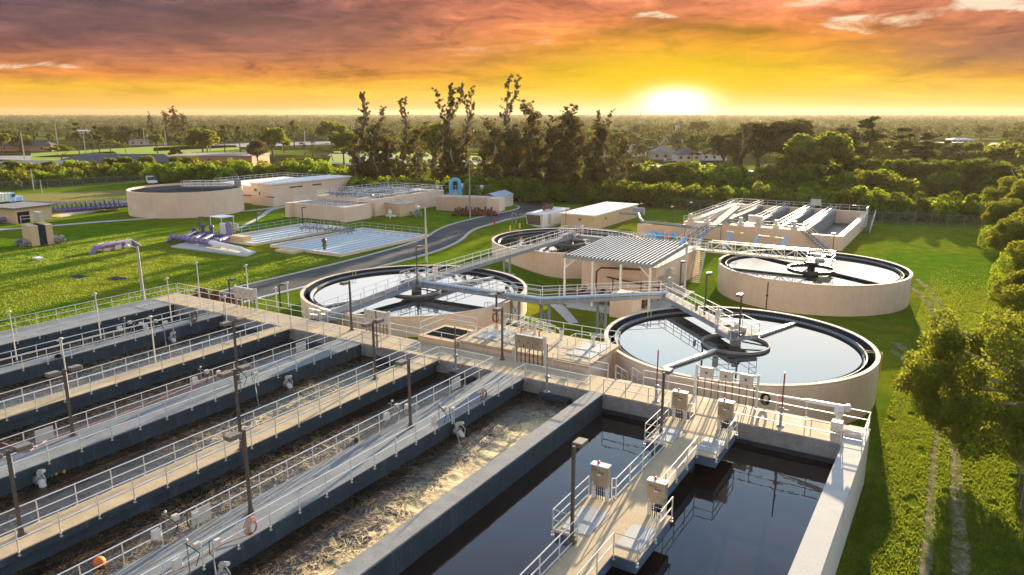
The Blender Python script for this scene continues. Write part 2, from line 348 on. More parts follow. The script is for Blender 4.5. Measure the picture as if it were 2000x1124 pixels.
# ---------------------------------------------------------------- sky and sun
SUN_AZ, SUN_EL = 23.0, 10.0          # degrees right of the camera's heading, above the horizon
GLOW_AZ, GLOW_EL = 12.1, 1.3
def pdir(az, el):
    az, el = R(az), R(el); x, y = w2p(math.sin(az)*math.cos(el), math.cos(az)*math.cos(el)); return Vector((x, y, math.sin(el)))
def make_world():
    w = bpy.data.worlds.new('World'); SC.world = w; w.use_nodes = True; w.node_tree.nodes.clear(); t = NT(w.node_tree)
    out = t.node('ShaderNodeOutputWorld'); bg = t.node('ShaderNodeBackground', {'Strength': .27}); t.l.new(bg.outputs[0], out.inputs[0])
    d = t.node('ShaderNodeTexCoord').outputs['Generated']
    d = t.node('ShaderNodeVectorMath', {0: d}, operation='NORMALIZE').outputs[0]
    sep = t.node('ShaderNodeSeparateXYZ', {0: d}); z = sep.outputs[2]
    el = t.math('MULTIPLY', t.math('ARCSINE', z), 57.2958)          # degrees above the horizon
    g = pdir(GLOW_AZ, 0); hl = t.math('SQRT', t.math('MAXIMUM', t.math('SUBTRACT', 1.0, t.math('MULTIPLY', z, z)), 1e-5))
    dot = t.math('DIVIDE', t.math('ADD', t.math('MULTIPLY', sep.outputs[0], g.x), t.math('MULTIPLY', sep.outputs[1], g.y)), hl)
    aza = t.math('MULTIPLY', t.math('ARCCOSINE', t.math('MINIMUM', dot, 1.0)), 57.2958)   # degrees of azimuth from the glow
    # cloud deck seen in perspective
    inv = t.math('DIVIDE', 1.0, t.math('ADD', t.math('MAXIMUM', z, 0.0), .05))
    cx = t.math('MULTIPLY', sep.outputs[0], inv); cy = t.math('MULTIPLY', sep.outputs[1], inv)
    cv = t.node('ShaderNodeCombineXYZ', {0: cx, 1: cy, 2: 0.0}).outputs[0]
    n3 = t.noise(cv, .27, 3, .5, .3)
    hx = pdir(0, 0); rx = pdir(90, 0)
    dt = lambda v: t.node('ShaderNodeVectorMath', {0: d, 1: tuple(v)}, operation='DOT_PRODUCT').outputs['Value']
    saz = t.math('MULTIPLY', t.math('ARCTAN2', dt(rx), dt(hx)), 57.2958)
    cvv = t.node('ShaderNodeCombineXYZ', {0: t.math('DIVIDE', saz, 12.0), 1: t.math('DIVIDE', t.math('POWER', t.math('MAXIMUM', el, 0.0), .8), 1.7), 2: 3.7}).outputs[0]
    cv = cvv
    n1 = t.noise(cv, .8, 6, .58, .6); n2 = t.noise(cv, 1.5, 5, .55, .5)
    elw = t.math('ADD', el, t.math('MULTIPLY', t.math('SUBTRACT', n1, .5), t.math('MULTIPLY', el, .55)))
    e = t.math('DIVIDE', elw, 12.0)
    near = t.ramp(e, [(0.0, (1.0,.56,.20)), (.09, (1.0,.70,.12)), (.22, (1.0,.48,.01)), (.36, (1.0,.31,.04)), (.55, (.84,.25,.10)), (.80, (.70,.25,.17)), (1.0, (.45,.24,.22))])
    away = t.ramp(e, [(0.0, (.92,.40,.12)), (.06, (1.0,.54,.08)), (.14, (1.0,.56,.03)), (.22, (.92,.32,.06)), (.36, (.56,.20,.11)), (.52, (.31,.15,.135)), (.75, (.19,.115,.13)), (1.0, (.17,.14,.17))])
    azf = t.ramp(t.math('DIVIDE', aza, 50.0), [(.05, 0.0), (.75, 1.0)], 'EASE')
    c = t.mix(azf, near, away)
    # torn cloud texture, darker undersides and bright gaps
    n4 = t.noise(cv, 3.6, 8, .62, .8); n5 = t.noise(t.vscale(cv, (1.0, 1.5, 1.0)), 1.3, 7, .62, 1.0)
    tx = t.math('ADD', t.math('MULTIPLY', n4, .45), t.math('MULTIPLY', n5, .55))
    tm = t.ramp(tx, [(.38, (.50,.46,.54)), (.47, (.88,.84,.88)), (.56, (1.15,1.12,1.08)), (.66, (1.75,1.65,1.5))])
    c = t.mix(t.ramp(t.math('DIVIDE', el, 9.0), [(.08, 0.15), (.35, 1.0)]), c, t.mix(1.0, c, tm, 'MULTIPLY'))
    dk = t.ramp(n2, [(.30, .42), (.50, .95), (.70, 1.45)]); up = t.ramp(t.math('DIVIDE', el, 9.0), [(.15, 0.0), (.6, 1.0)])
    c = t.mix(t.math('MULTIPLY', up, .85), c, t.mix(1.0, c, dk, 'MULTIPLY'))
    gap = t.ramp(t.math('ADD', t.math('MULTIPLY', n1, .6), t.math('MULTIPLY', n2, .4)), [(.62, 0.0), (.68, 1.0)])
    gap = t.math('MULTIPLY', gap, t.ramp(t.math('DIVIDE', el, 10.0), [(.30, 0.0), (.55, .75), (1.0, 1.0)]))
    c = t.mix(gap, c, (1.0,.80,.62))
    # signed azimuth from the camera's heading, for the two big cloud banks and the bright breaks
    sazw = t.math('ADD', saz, t.math('MULTIPLY', t.math('SUBTRACT', n1, .5), 16.0)); elv = t.math('ADD', el, t.math('MULTIPLY', t.math('SUBTRACT', n2, .5), 3.2))
    def g2(a0, e0, sa, se):
        a = t.math('DIVIDE', t.math('SUBTRACT', sazw, a0), sa); b = t.math('DIVIDE', t.math('SUBTRACT', elv, e0), se)
        return t.math('EXPONENT', t.math('MULTIPLY', t.math('ADD', t.math('MULTIPLY', a, a), t.math('MULTIPLY', b, b)), -1.0))
    c = t.mix(t.math('MULTIPLY', g2(33, 4.1, 9, 1.6), .72), c, (.23,.115,.12))
    c = t.mix(t.math('MULTIPLY', g2(-34, 6.2, 22, 2.6), .70), c, (.115,.078,.095))
    c = t.mix(t.math('MULTIPLY', g2(-14, 5.2, 11, 1.5), .45), c, (.26,.13,.11))
    c = t.mix(t.math('MULTIPLY', g2(2, 3.9, 13, .9), .35), c, (.60,.20,.08))
    brk = t.math('ADD', t.math('ADD', g2(24.5, 6.1, 4.2, .55), g2(32, 6.9, 4.0, .6)), t.math('ADD', g2(11, 6.6, 2.6, .45), t.math('MULTIPLY', g2(-33, 3.1, 7, .28), .8)))
    bk = t.ramp(t.math('MULTIPLY', brk, t.math('ADD', n2, .35)), [(.42, 0.0), (.62, 1.0)])
    bk = t.math('MULTIPLY', bk, t.ramp(n4, [(.38, .0), (.56, 1.0)]))
    c = t.mix(t.math('MULTIPLY', bk, .95), c, (1.05,.84,.60))
    # sun glow behind the cloud
    def gauss(sa, se, off=GLOW_EL):
        a = t.math('DIVIDE', aza, sa); b = t.math('DIVIDE', t.math('SUBTRACT', el, off), se)
        return t.math('EXPONENT', t.math('MULTIPLY', t.math('ADD', t.math('MULTIPLY', a, a), t.math('MULTIPLY', b, b)), -1.0))
    c = t.mix(t.math('MULTIPLY', gauss(12.5, 3.1, 1.9), .97), c, (1.0,.68,.0))
    c = t.mix(t.math('MULTIPLY', gauss(15.0, .8, .3), .8), c, (1.0,.80,.34))
    c = t.mix(gauss(2.1, .85, .8), c, (3.0,2.7,1.9))
    # the clear sky overhead
    sky = t.node('ShaderNodeTexSky', sky_type='NISHITA', sun_disc=False, sun_elevation=R(SUN_EL), sun_rotation=R(SUN_AZ)-AZ,
                 altitude=20.0, air_density=1.2, dust_density=1.5, ozone_density=1.0).outputs[0]
    skyb = t.mix(1.0, sky, (.11,.11,.11), 'MULTIPLY')
    hi = t.node('ShaderNodeVectorMath', {0: t.ramp(t.math('DIVIDE', el, 60.0), [(0.0, (1.0,.97,.92)), (.22, (1.0,1.0,1.0)), (.32, (.70,.90,1.0)), (.50, (.34,.54,.84)), (.74, (.11,.17,.28)), (1.0, (.07,.10,.17))]), 1: (3.0,3.0,3.0)}, operation='MULTIPLY').outputs[0]
    upc = t.mix(t.math('MULTIPLY', t.ramp(n3, [(.42, 0.0), (.68, .45)]), t.ramp(el, [(0.0,1.0),(1.0,1.0)])), hi, t.mix(.5, hi, (.85,.72,.70)))
    upc = t.mix(.2, upc, skyb)
    back = t.ramp(t.math('DIVIDE', aza, 180.0), [(.35, 0.0), (.8, 1.0)])
    upc = t.mix(t.math('MULTIPLY', back, t.ramp(t.math('DIVIDE', el, 60.0), [(.3, 1.0), (.8, .0)])), upc, (.95,.80,.72))
    low = t.mix(back, c, (.95,.74,.60))
    hf = t.ramp(t.math('DIVIDE', elw, 20.0), [(.43, 0.0), (.54, 1.0)])
    c = t.mix(hf, low, upc)
    c = t.mix(t.ramp(el, [(0.0, 0.0), (1.0, 1.0)]), c, c)
    # below the horizon: the dim earth
    c = t.mix(t.math('LESS_THAN', z, -.004), c, (.10,.09,.06))
    t.l.new(c, bg.inputs[0])
make_world()
def make_sun():
    l = bpy.data.lights.new('sun', 'SUN'); l.energy = 5.0; l.angle = R(.6); l.color = (1.0, .80, .52)
    o = bpy.data.objects.new('sun', l); COL.objects.link(o); o.location = (0, 0, 60)
    o.rotation_euler = (-pdir(SUN_AZ, SUN_EL)).to_track_quat('-Z', 'Y').to_euler()
make_sun()
cam = bpy.data.cameras.new('camera'); cam.lens = FPX/2000*36; cam.clip_end = 30000; cam.clip_start = .3
co = bpy.data.objects.new('camera', cam); COL.objects.link(co); co.location = (0, 0, CH); co.rotation_euler = (R(90)-PITCH, 0, AZ); SC.camera = co
vs = SC.view_settings; vs.view_transform = 'Standard'; vs.look = 'None'; vs.gamma = 1; vs.exposure = 1.8
SC.cycles.max_bounces = 6; SC.cycles.transparent_max_bounces = 12; SC.cycles.sample_clamp_indirect = 4.0
# ================================================================ railings
ZD = 3.5       # deck level of the aeration basins
POSTS = {}
def post_mesh(h, drop, m, r=.030):
    k = (h, drop, m.name, r)
    if k not in POSTS:
        b = MB().tube([(0,0,-drop), (0,0,h)], r, 6)
        if drop > .1: b.box(-.06, .06, -.06, .06, -drop, -drop+.05).box(-.05, .05, -.05, .05, -.06, -.02)
        me = bpy.data.meshes.new('post'); me.from_pydata(b.v, [], b.f); me.materials.append(m); POSTS[k] = me
    return POSTS[k]
def rail(pts, parent=None, h=1.07, sp=1.75, drop=.22, m=None, posts=True, name='railing', toe=False, closed=False, r=.026):
    """pipe guard rail through pts (x, y, deck level); every post a sub-part when it shows"""
    m = m or alum; P = [Vector(p) for p in pts]; b = MB()
    for hh in (h, h*.53): b.tube([p+Vector((0,0,hh)) for p in P], r, 6, closed=closed)
    if toe:
        for i in range(len(P)-1): b.bar(P[i]+Vector((0,0,.07)), P[i+1]+Vector((0,0,.07)), .015, .11)
    pp = []
    Q = P+[P[0]] if closed else P
    for i in range(len(Q)-1):
        L = (Q[i+1]-Q[i]).length; n = max(1, round(L/sp))
        for k in range(n): pp.append(Q[i].lerp(Q[i+1], k/n))
    if not closed: pp.append(Q[-1])
    if not posts:
        for p in pp: b.tube([p-Vector((0,0,drop*.5)), p+Vector((0,0,h))], r*1.1, 5)
    o = b.build(name, m, parent)
    if posts:
        me = post_mesh(h, drop, m)
        for p in pp: child('post', me, o, p)
    return o
# ================================================================ aeration basins
YN = 8.0; YC = 43.6; YF = 46.6          # near end (behind the frame), near and far edge of the cross walkway
def walkway(label, x0, x1, y0, y1, z, mdeck, wall=True, shade_wx=None, rails=(1,1), thick=.42, grp='walkways between the aeration channels', name='walkway'):
    t = thing(name, label, 'walkway', ((x0+x1)/2, (y0+y1)/2, z), grp)
    MB().box(x0, x1, y0, y1, z-.06, z).build('deck', mdeck, t)
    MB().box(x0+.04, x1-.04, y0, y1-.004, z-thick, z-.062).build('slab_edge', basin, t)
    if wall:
        a, b_ = shade_wx or (x0+.12, x1-.12); MB().box(a, b_, y0, y1-.006, 0, z-thick-.002).build('wall', basin, t)
    if rails[0]: rail([(x0-.03, y0, z), (x0-.03, y1-.1, z)], t)
    if rails[1]: rail([(x1+.03, y0, z), (x1+.03, y1-.1, z)], t)
    return t
W1 = walkway('broad grey walkway with railings beside the lawn at the far left', -70.0, -66.2, YN, YF, ZD, deckg, thick=.3)
W2 = walkway('narrow grey walkway on a tall dark wall, second from the lawn', -60.0, -58.6, YN, YC, ZD, deckg)
W3 = walkway('sunlit tan walkway third from the lawn, between two dark channels', -51.1, -49.6, YN, YC, ZD, deckm, shade_wx=(-50.7, -49.85))  # recessed wall is added, its dark colour stands for shade under the slab
W4 = walkway('grey walkway with a pink hose lying on it and water pouring off', -43.6, -41.2, YN, YC, ZD, deckg)
W5 = walkway('sunlit tan walkway crossing the picture between foamy channels', -35.1, -33.3, YN, YC, ZD, deckm, shade_wx=(-34.7, -33.55))  # added dark wall below paints the shade beneath this deck
W6 = walkway('grey walkway beside the foamiest channel, with a coiled red hose', -28.3, -25.6, YN, YC, ZD, deckg)
def plain_wall(label, x0, x1, y0, y1, z, mtop, mside, cat='wall'):
    t = thing('concrete_wall', label, cat, ((x0+x1)/2, (y0+y1)/2, 0))
    MB().box(x0, x1, y0, y1, z-.10, z).build('coping', mtop, t); MB().box(x0+.015, x1-.015, y0, y1, 0, z-.102).build('wall_face', mside, t)
    return t
plain_wall('bare concrete dividing wall with blue side beside the foamy channel', -20.45, -19.45, YN, YC-.01, ZD+.04, bare, basin)
plain_wall('thick pale outer wall at the right edge of the dark still basin', -4.45, -3.3, YN, YF, ZD+.04, conc, offw)
# cross walkway at the far end of the channels
cw = thing('cross_walkway', 'long tan walkway running across the far end of all the channels', 'walkway', (-36, 45, ZD))
MB().box(-70.0, -4.45, YC, YF, ZD-.062, ZD+.002).build('deck', deckm, cw)
MB().box(-70.0, -4.46, YC+.03, YF-.03, 0, ZD-.064).build('end_wall', basin, cw)
MB().box(-66.2, -4.5, YC-.10, YC+.028, ZD-1.0, ZD-.07).build('beam', bare, cw)
b = MB()
for x in (-63, -55, -47, -38.5, -31, -23): b.box(x-1.2, x+1.2, YC-.65, YC-.11, ZD-1.9, ZD-.75)
b.build('outlet_box', basin, cw)
gaps = [(-66.2,-70.0),(-60.0,-58.6),(-51.1,-49.6),(-43.6,-41.2),(-35.1,-33.3),(-28.3,-25.6),(-20.45,-19.45),(-13.0,-11.2)]
xs = [-66.2,-60.0,-58.6,-51.1,-49.6,-43.6,-41.2,-35.1,-33.3,-28.3,-25.6,-20.4,-19.5,-13.0,-11.2,-4.5]
for i in range(0, len(xs), 2): rail([(xs[i]+.05, YC-.03, ZD), (xs[i+1]-.05, YC-.03, ZD)], cw)
rail([(-70.0, YF+.03, ZD), (-51.2, YF+.03, ZD)], cw)
rail([(-48.2, YF+.03, ZD), (-33.5, YF+.03, ZD)], cw)
rail([(-25.0, YF+.03, ZD), (-20.5, YF+.03, ZD)], cw)
rail([(-17.8, YF+.03, ZD), (-3.4, YF+.03, ZD), (-3.4, YC-.4, ZD), (-4.4, YC-.4, ZD)], cw)
MB().box(-4.5, -3.3, YC-.5, YF, ZD+.045, ZD+.055).build('corner_slab', conc, cw)
# pier of the still basin: the bridge with side bays
bt = thing('basin_bridge', 'tan walkway bridge with side bays over the dark still basin', 'bridge', (-12, 30, ZD))
LX, RX = -14.25, -10.1
def bridge_outline(i):
    return [(-13.0+i,YN),(-11.2-i,YN),(-11.2-i,26.6+i),(RX-i,26.6+i),(RX-i,30.9-i),(-11.2-i,30.9-i),(-11.2-i,38.0+i),(RX-i,38.0+i),(RX-i,42.2-i),(-11.2-i,42.2-i),(-11.2-i,YC-.004-i),(-13.0+i,YC-.004-i),(-13.0+i,42.3-i),(LX+i,42.3-i),(LX+i,38.1+i),(-13.0+i,38.1+i),(-13.0+i,30.9-i),(LX+i,30.9-i),(LX+i,26.9+i),(-13.0+i,26.9+i)]
MB().prism(bridge_outline(0), ZD-.06, ZD).build('deck', deckm, bt)
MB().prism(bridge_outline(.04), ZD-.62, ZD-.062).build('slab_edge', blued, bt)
e = .04
rail([(-13.0-e,YN,ZD),(-13.0-e,26.9-e,ZD),(LX-e,26.9-e,ZD),(LX-e,30.6,ZD)], bt, toe=True)
rail([(-13.2,30.9+e,ZD),(-13.0-e,31.1,ZD),(-13.0-e,38.1-e,ZD),(LX-e,38.1-e,ZD),(LX-e,42.0,ZD)], bt, toe=True)
rail([(-13.0-e,42.4,ZD),(-13.0-e,YC-.1,ZD)], bt, toe=True)
rail([(-11.2+e,YN,ZD),(-11.2+e,26.6-e,ZD),(RX+e,26.6-e,ZD),(RX+e,30.8,ZD)], bt)
rail([(-11.2+e,31.2,ZD),(-11.2+e,38.0-e,ZD),(RX+e,38.0-e,ZD),(RX+e,42.1,ZD)], bt)
rail([(-11.2+e,42.5,ZD),(-11.2+e,YC-.1,ZD)], bt)
b = MB()
for y in (14, 22, 29.5, 38.5): b.box(-12.7, -11.5, y-.3, y+.3, 0, ZD-.622)
b.build('pier', basin, bt)
for (x0,x1,y0,y1) in ((-14.1,-12.7,27.3,29.6),(-11.4,-10.2,27.3,29.3),(-14.1,-12.8,38.6,40.6),(-11.4,-10.2,38.5,40.4)):
    MB().box(x0, x1, y0, y1, ZD+.004, ZD+.03).build('hatch_cover', hatchm, bt)
# water in the channels: real relief, foam painted by a per-vertex amount
def foam_at(x, y, ch):
    n = mn.noise(Vector((x*.22+ch*13, y*.12, 1.3)))*.5+.5; s = mn.noise(Vector((x*.9, y*.5, ch*7.1)))*.5+.5
    v = .25+.75*n*.8+.25*(s-.5)
    if ch == 5:
        c = sm(-25.4, -21.0, x + (y-30)*.02)          # mats pushed against the bare wall
        return max(0, min(1, .10+.95*c*(.45+.75*n)*sm(43.5, 38, y)*(1) + .12*(s-.5)))
    if ch == 4: return max(0, min(1, .02+.24*n + .22*math.exp(-((x+30.5)/1.4)**2)*n*2 - .16*sm(30,42,y)))
    if ch == 3: return max(0, min(1, .02+.24*n+.45*math.exp(-((x+37.5)/1.7)**2)*sm(22,30,y)*sm(42,36,y)))
    if ch == 2: return max(0, .03+.22*n)
    if ch == 1: return max(0, .05+.25*n+.35*math.exp(-((x+56)/1.5)**2)*math.exp(-((y-31)/3)**2))
    return max(0, .03+.28*n*math.exp(-((y-35)/4)**2))
def channel(x0, x1, y0, y1, ch, amp, z=2.45, step=.16):
    nx = int((x1-x0)/step)+1; ny = int((y1-y0)/step)+1
    vs = []; fo = []
    for j in range(ny):
        y = y0+(y1-y0)*j/(ny-1)
        for i in range(nx):
            x = x0+(x1-x0)*i/(nx-1); f = foam_at(x, y, ch)
            q = Vector((x*.8, y*.8, ch*3.0)); w = mn.noise(q)+.5*mn.noise(q*2.7)+.3*mn.noise(q*6.1)
            vs.append((x, y, z+amp*w*(.35+1.1*f))); fo.append(f)
    fs = [(j*nx+i, j*nx+i+1, (j+1)*nx+i+1, (j+1)*nx+i) for j in range(ny-1) for i in range(nx-1)]
    b = MB(); b.v = vs; b.f = fs; b.org = ((x0+x1)/2, (y0+y1)/2, z)
    o = b.build('channel_water', churn, None, smooth=False); me = o.data
    me.polygons.foreach_set('use_smooth', [True]*len(me.polygons))
    a = me.attributes.new('foam', 'FLOAT', 'POINT'); a.data.foreach_set('value', fo); struct(o); return o
channel(-66.3, -59.5, 22, 43.7, 0, .05, step=.3); channel(-59.5, -50.35, 18, 43.7, 1, .06, step=.28)
channel(-50.35, -43.4, 14, 43.7, 2, .05, step=.25); channel(-41.4, -34.2, 12, 43.7, 3, .06, step=.17)
channel(-34.2, -28.1, 10, 43.7, 4, .05, step=.17); channel(-25.8, -20.4, 10, 43.7, 5, .075, step=.10)
for n_, x0, x1, m in (('basin_water', -19.5, -4.4, stillw),):
    o = MB().add([(x0,YN,2.15),(x1,YN,2.15),(x1,YC,2.15),(x0,YC,2.15)], [(0,1,2,3)]).build(n_, m); struct(o)
# ================================================================ clarifier tanks
def clarifier(cx, cy, Rr, label, arm, gz0=0.0, rim=3.5, wz=3.02, water=None, drive='pale'):
    t = thing('clarifier_tank', label, 'tank', (cx, cy, gz0), 'round clarifier tanks'); c = (cx, cy); N = 96
    MB().lathe(c, [(Rr-.30, rim-.02), (Rr-.02, rim-.02), (Rr-.02, rim-.25), (Rr, rim-.27), (Rr, gz0-.5), (Rr-.3, gz0-.5)], N, closed=True).build('outer_wall', beige, t, smooth=True)
    MB().lathe(c, [(Rr-.31, rim-.021), (Rr-.31, rim+.03), (Rr+.03, rim+.03), (Rr+.03, rim-.021)], N, closed=True).build('coping', rimm, t, smooth=True)
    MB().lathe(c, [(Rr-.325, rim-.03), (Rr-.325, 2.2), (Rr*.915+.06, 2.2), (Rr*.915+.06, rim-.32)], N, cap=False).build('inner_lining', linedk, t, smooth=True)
    wb = MB().lathe(c, [(Rr*.915+.05, rim-.25), (Rr*.915, rim-.25), (Rr*.915, 2.4), (Rr*.915+.05, 2.4)], N, closed=True)
    for k in range(180):                       # v-notch weir teeth
        a = 2*math.pi*k/180; x, y = cx+(Rr*.915+.06)*math.cos(a), cy+(Rr*.915+.06)*math.sin(a)
        M = Matrix.Translation((x, y, rim-.25)) @ Matrix.Rotation(a, 4, 'Z'); wb.box(-.01, .01, -.09, .09, -.05, .05, M)
    wb.build('weir_ring', steelp, t)
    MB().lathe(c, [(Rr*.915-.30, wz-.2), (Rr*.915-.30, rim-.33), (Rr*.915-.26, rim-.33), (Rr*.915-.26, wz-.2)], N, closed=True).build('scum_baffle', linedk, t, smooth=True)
    o = MB().lathe(c, [(0.001, wz), (Rr*.915, wz)], N); o.f = [f for f in o.f if len(f) == 4]; o.org = (cx, cy, wz); o = o.build('tank_water', clearw); struct(o)
    o = MB().lathe(c, [(Rr*.915+.06, 2.35), (Rr-.32, 2.35)], N); o.f = [f for f in o.f if len(f) == 4]; o.org = (cx, cy, 2.35); o = o.build('launder_water', clearw); struct(o)
    # feed well and rotating arms
    fr = 2.75
    MB().lathe(c, [(fr-.10, wz-.8), (fr-.10, wz+.22), (fr+.06, wz+.22), (fr+.06, wz+.12), (fr, wz+.12), (fr, wz-.8)], 48, closed=True).build('feed_well', brown if drive == 'dark' else bare, t, smooth=True)
    MB().lathe(c, [(.45, 1.5), (.45, wz+.6), (.9, wz+.62), (.95, wz+.9), (.6, wz+1.0), (.25, wz+1.02)], 20).build('drive_unit', linedk if drive == 'dark' else bare, t, smooth=True)
    for s in (arm, arm+math.pi):
        d = Vector((math.cos(s), math.sin(s), 0)); p = Vector((cx, cy, 0)); b = MB()
        b.bar(p+d*2.9+Vector((0,0,wz+.20)), p+d*(Rr*.88)+Vector((0,0,wz+.16)), .30, .10)
        b.bar(p+d*2.9+Vector((0,0,wz+.08)), p+d*(Rr*.88)+Vector((0,0,wz+.05)), .05, .22)
        b.build('skimmer_arm', linedk if drive == 'dark' else alum, t)  # dark arms of the far right tank paint the bridge's reflection
    d = Vector((math.cos(arm+.5), math.sin(arm+.5), 0)); p = Vector((cx, cy, wz))
    b = MB()
    for q in (-.7, .7): 
        dd = Vector((math.cos(arm+q*1.6), math.sin(arm+q*1.6), 0)); b.bar(p+dd*.5+Vector((0,0,.35)), p+dd*2.7+Vector((0,0,.18)), .10, .10)
    b.build('well_strut', linedk, t)
    return t
SE = clarifier(-15.2, 60.8, 10.95, 'front right clarifier full of sky-blue water beside the still basin', R(72))
NE = clarifier(-15.6, 97.0, 11.2, 'far right clarifier glaring white with sun under a trussed bridge', R(-33), drive='dark')  # dark arms, laid along the bridge reflection they stand for
TW = clarifier(-50.3, 61.9, 12.15, 'left clarifier by the road with a walkway crossing to its middle', R(70), gz0=.8)
TN = clarifier(-50.6, 98.6, 11.4, 'far middle clarifier behind the ribbed solar canopy', R(60))
def ladder_clip(cx, cy, Rr, ang, rim=3.5):
    """yellow pipe hoop that hooks over the tank rim"""
    d = Vector((math.cos(ang), math.sin(ang), 0)); s = Vector((-d.y, d.x, 0)); p = Vector((cx, cy, rim))
    b = MB()
    for k in (-.22, .22):
        b.tube([p+d*(Rr+.12)+s*k-Vector((0,0,1.9)), p+d*(Rr+.12)+s*k+Vector((0,0,.25)), p+d*(Rr-1.15)+s*k+Vector((0,0,.25)), p+d*(Rr-1.15)+s*k-Vector((0,0,.75))], .035, 6)
    return b
for (tk, cx, cy, rr, ang, lab) in ((SE,-15.2,60.8,10.95,R(8),'yellow pipe bracket over the right rim of the front right clarifier'),(SE,-15.2,60.8,10.95,R(158),'yellow pipe bracket over the left rim of the front right clarifier'),
    (NE,-15.6,97.0,11.2,R(-5),'yellow pipe bracket at the right end of the far right clarifier'),(NE,-15.6,97.0,11.2,R(168),'yellow pipe bracket at the left end of the far right clarifier'),
    (TW,-50.3,61.9,12.15,R(170),'yellow pipe bracket on the lawn side rim of the left clarifier'),(TW,-50.3,61.9,12.15,R(-12),'yellow pipe bracket on the right rim of the left clarifier'),
    (TN,-50.6,98.6,11.4,R(165),'yellow pipe bracket on the roadside rim of the far middle clarifier')):
    o = ladder_clip(cx, cy, rr, ang).build('rim_bracket', yellow); tag(o, lab, 'pipe bracket', 'yellow brackets on the clarifier rims')
def downpipe(p, z0, z1, lab):
    o = MB().tube([(p.x, p.y, z0), (p.x, p.y, z1)], .06, 6).box(p.x-.12, p.x+.12, p.y-.12, p.y+.12, (z0+z1)/2-.1, (z0+z1)/2+.1).build('drain_pipe', brown); tag(o, lab, 'pipe')
for (cx, cy, rr, ang, lab) in ((-15.6,97.0,11.25,R(-104),'thin brown pipe down the front of the far right clarifier wall'),):
    downpipe(Vector((cx+rr*math.cos(ang), cy+rr*math.sin(ang), 0)), 0, 3.2, lab)
# ================================================================ elevated walkways 
def catwalk(name, label, pts, w, z, md=gratm, th=.38, grp='elevated metal walkways', rails=(1,1), legs=(), pipe=False, zoff=None, posts=True, sp=1.75, gsk=(0,0)):
    """raised metal walkway along pts (x, y[, z]); legs = list of (x, y)"""
    P = [Vector((p[0], p[1], p[2] if len(p) > 2 else z)) for p in pts]; t = thing(name, label, 'walkway', P[0], grp)
    L, Rr_ = [], []
    for i, p in enumerate(P):
        a = (P[i]-P[i-1]) if i > 0 else (P[1]-P[0]); c = (P[i+1]-P[i]) if i < len(P)-1 else a
        a = Vector((a.x, a.y, 0)).normalized(); c = Vector((c.x, c.y, 0)).normalized(); n = Vector((-(a.y+c.y), a.x+c.x, 0)).normalized()
        k = (w/2)/max(.5, n.dot(Vector((-a.y, a.x, 0)))); L.append(p+n*k); Rr_.append(p-n*k)
    b = MB(); g = MB()
    for i in range(len(P)-1):
        q = [L[i], L[i+1], Rr_[i+1], Rr_[i]]
        b.add([v+Vector((0,0,-.05)) for v in q]+q, [(0,1,2,3),(7,6,5,4),(0,4,5,1),(1,5,6,2),(2,6,7,3),(3,7,4,0)])
        for s in (L, Rr_): g.bar(s[i]-Vector((0,0,.052+th/2)), s[i+1]-Vector((0,0,.052+th/2)), .09, th)
        n_ = max(1, int((P[i+1]-P[i]).length/1.6))
        for k in range(1, n_+1):
            f = (k-.5)/n_; g.bar(L[i].lerp(L[i+1], f)-Vector((0,0,.2)), Rr_[i].lerp(Rr_[i+1], f)-Vector((0,0,.2)), .07, .1)
    b.build('deck', md, t); g.build('girder', steelp, t)
    if rails[0]: rail(L, t, drop=.3, posts=posts, sp=sp)
    if rails[1]: rail(Rr_, t, drop=.3, posts=posts, sp=sp)
    for (lx, ly) in legs:
        z0 = gz(lx, ly); b = MB()
        for s in (-.45, .45): b.bar((lx+s, ly, z0-.2), (lx+s, ly, P[0].z-.43), .20, .20)
        b.bar((lx-.45, ly, z0+.6), (lx+.45, ly, P[0].z-.9), .07, .07).bar((lx+.45, ly, z0+.6), (lx-.45, ly, P[0].z-.9), .07, .07)
        b.build('support_leg', steelp, t)
        MB().box(lx-.9, lx+.9, ly-.5, ly+.5, z0-.1, z0+.18).build('footing', conc, t)
    if pipe:
        MB().tube([v+Vector((0,0,.14)) for v in (Rr_ if pipe == 1 else L)], .13, 10).build('air_pipe', bluep, t, smooth=True)
    return t
ZW = 4.25
catwalk('elevated_walkway', 'raised steel walkway from the channels to the middle of the left clarifier', [(-49.8, YF+.02, ZD+.1), (-50.0, 61.4, ZW)], 1.25, ZW)
catwalk('elevated_walkway', 'long raised steel walkway linking the left clarifier to the far middle one', [(-50.0, 62.8), (-50.2, 98.4)], 1.25, ZW, legs=[(-50.1, 80.5)])
catwalk('elevated_walkway', 'raised walkway carrying a blue pipe from the left clarifier past the lawn', [(-49.1, 62.0), (-34.6, 62.0), (-25.2, 70.6)], 1.35, ZW, legs=[(-37.6, 62.0), (-34.3, 62.3), (-30.0, 66.2)], pipe=1)
catwalk('elevated_walkway', 'steel bridge with a sloping start reaching the middle of the front right clarifier', [(-25.0, 70.8), (-23.8, 69.6), (-16.6, 62.4)], 1.3, ZW-.1, rails=(1,1))
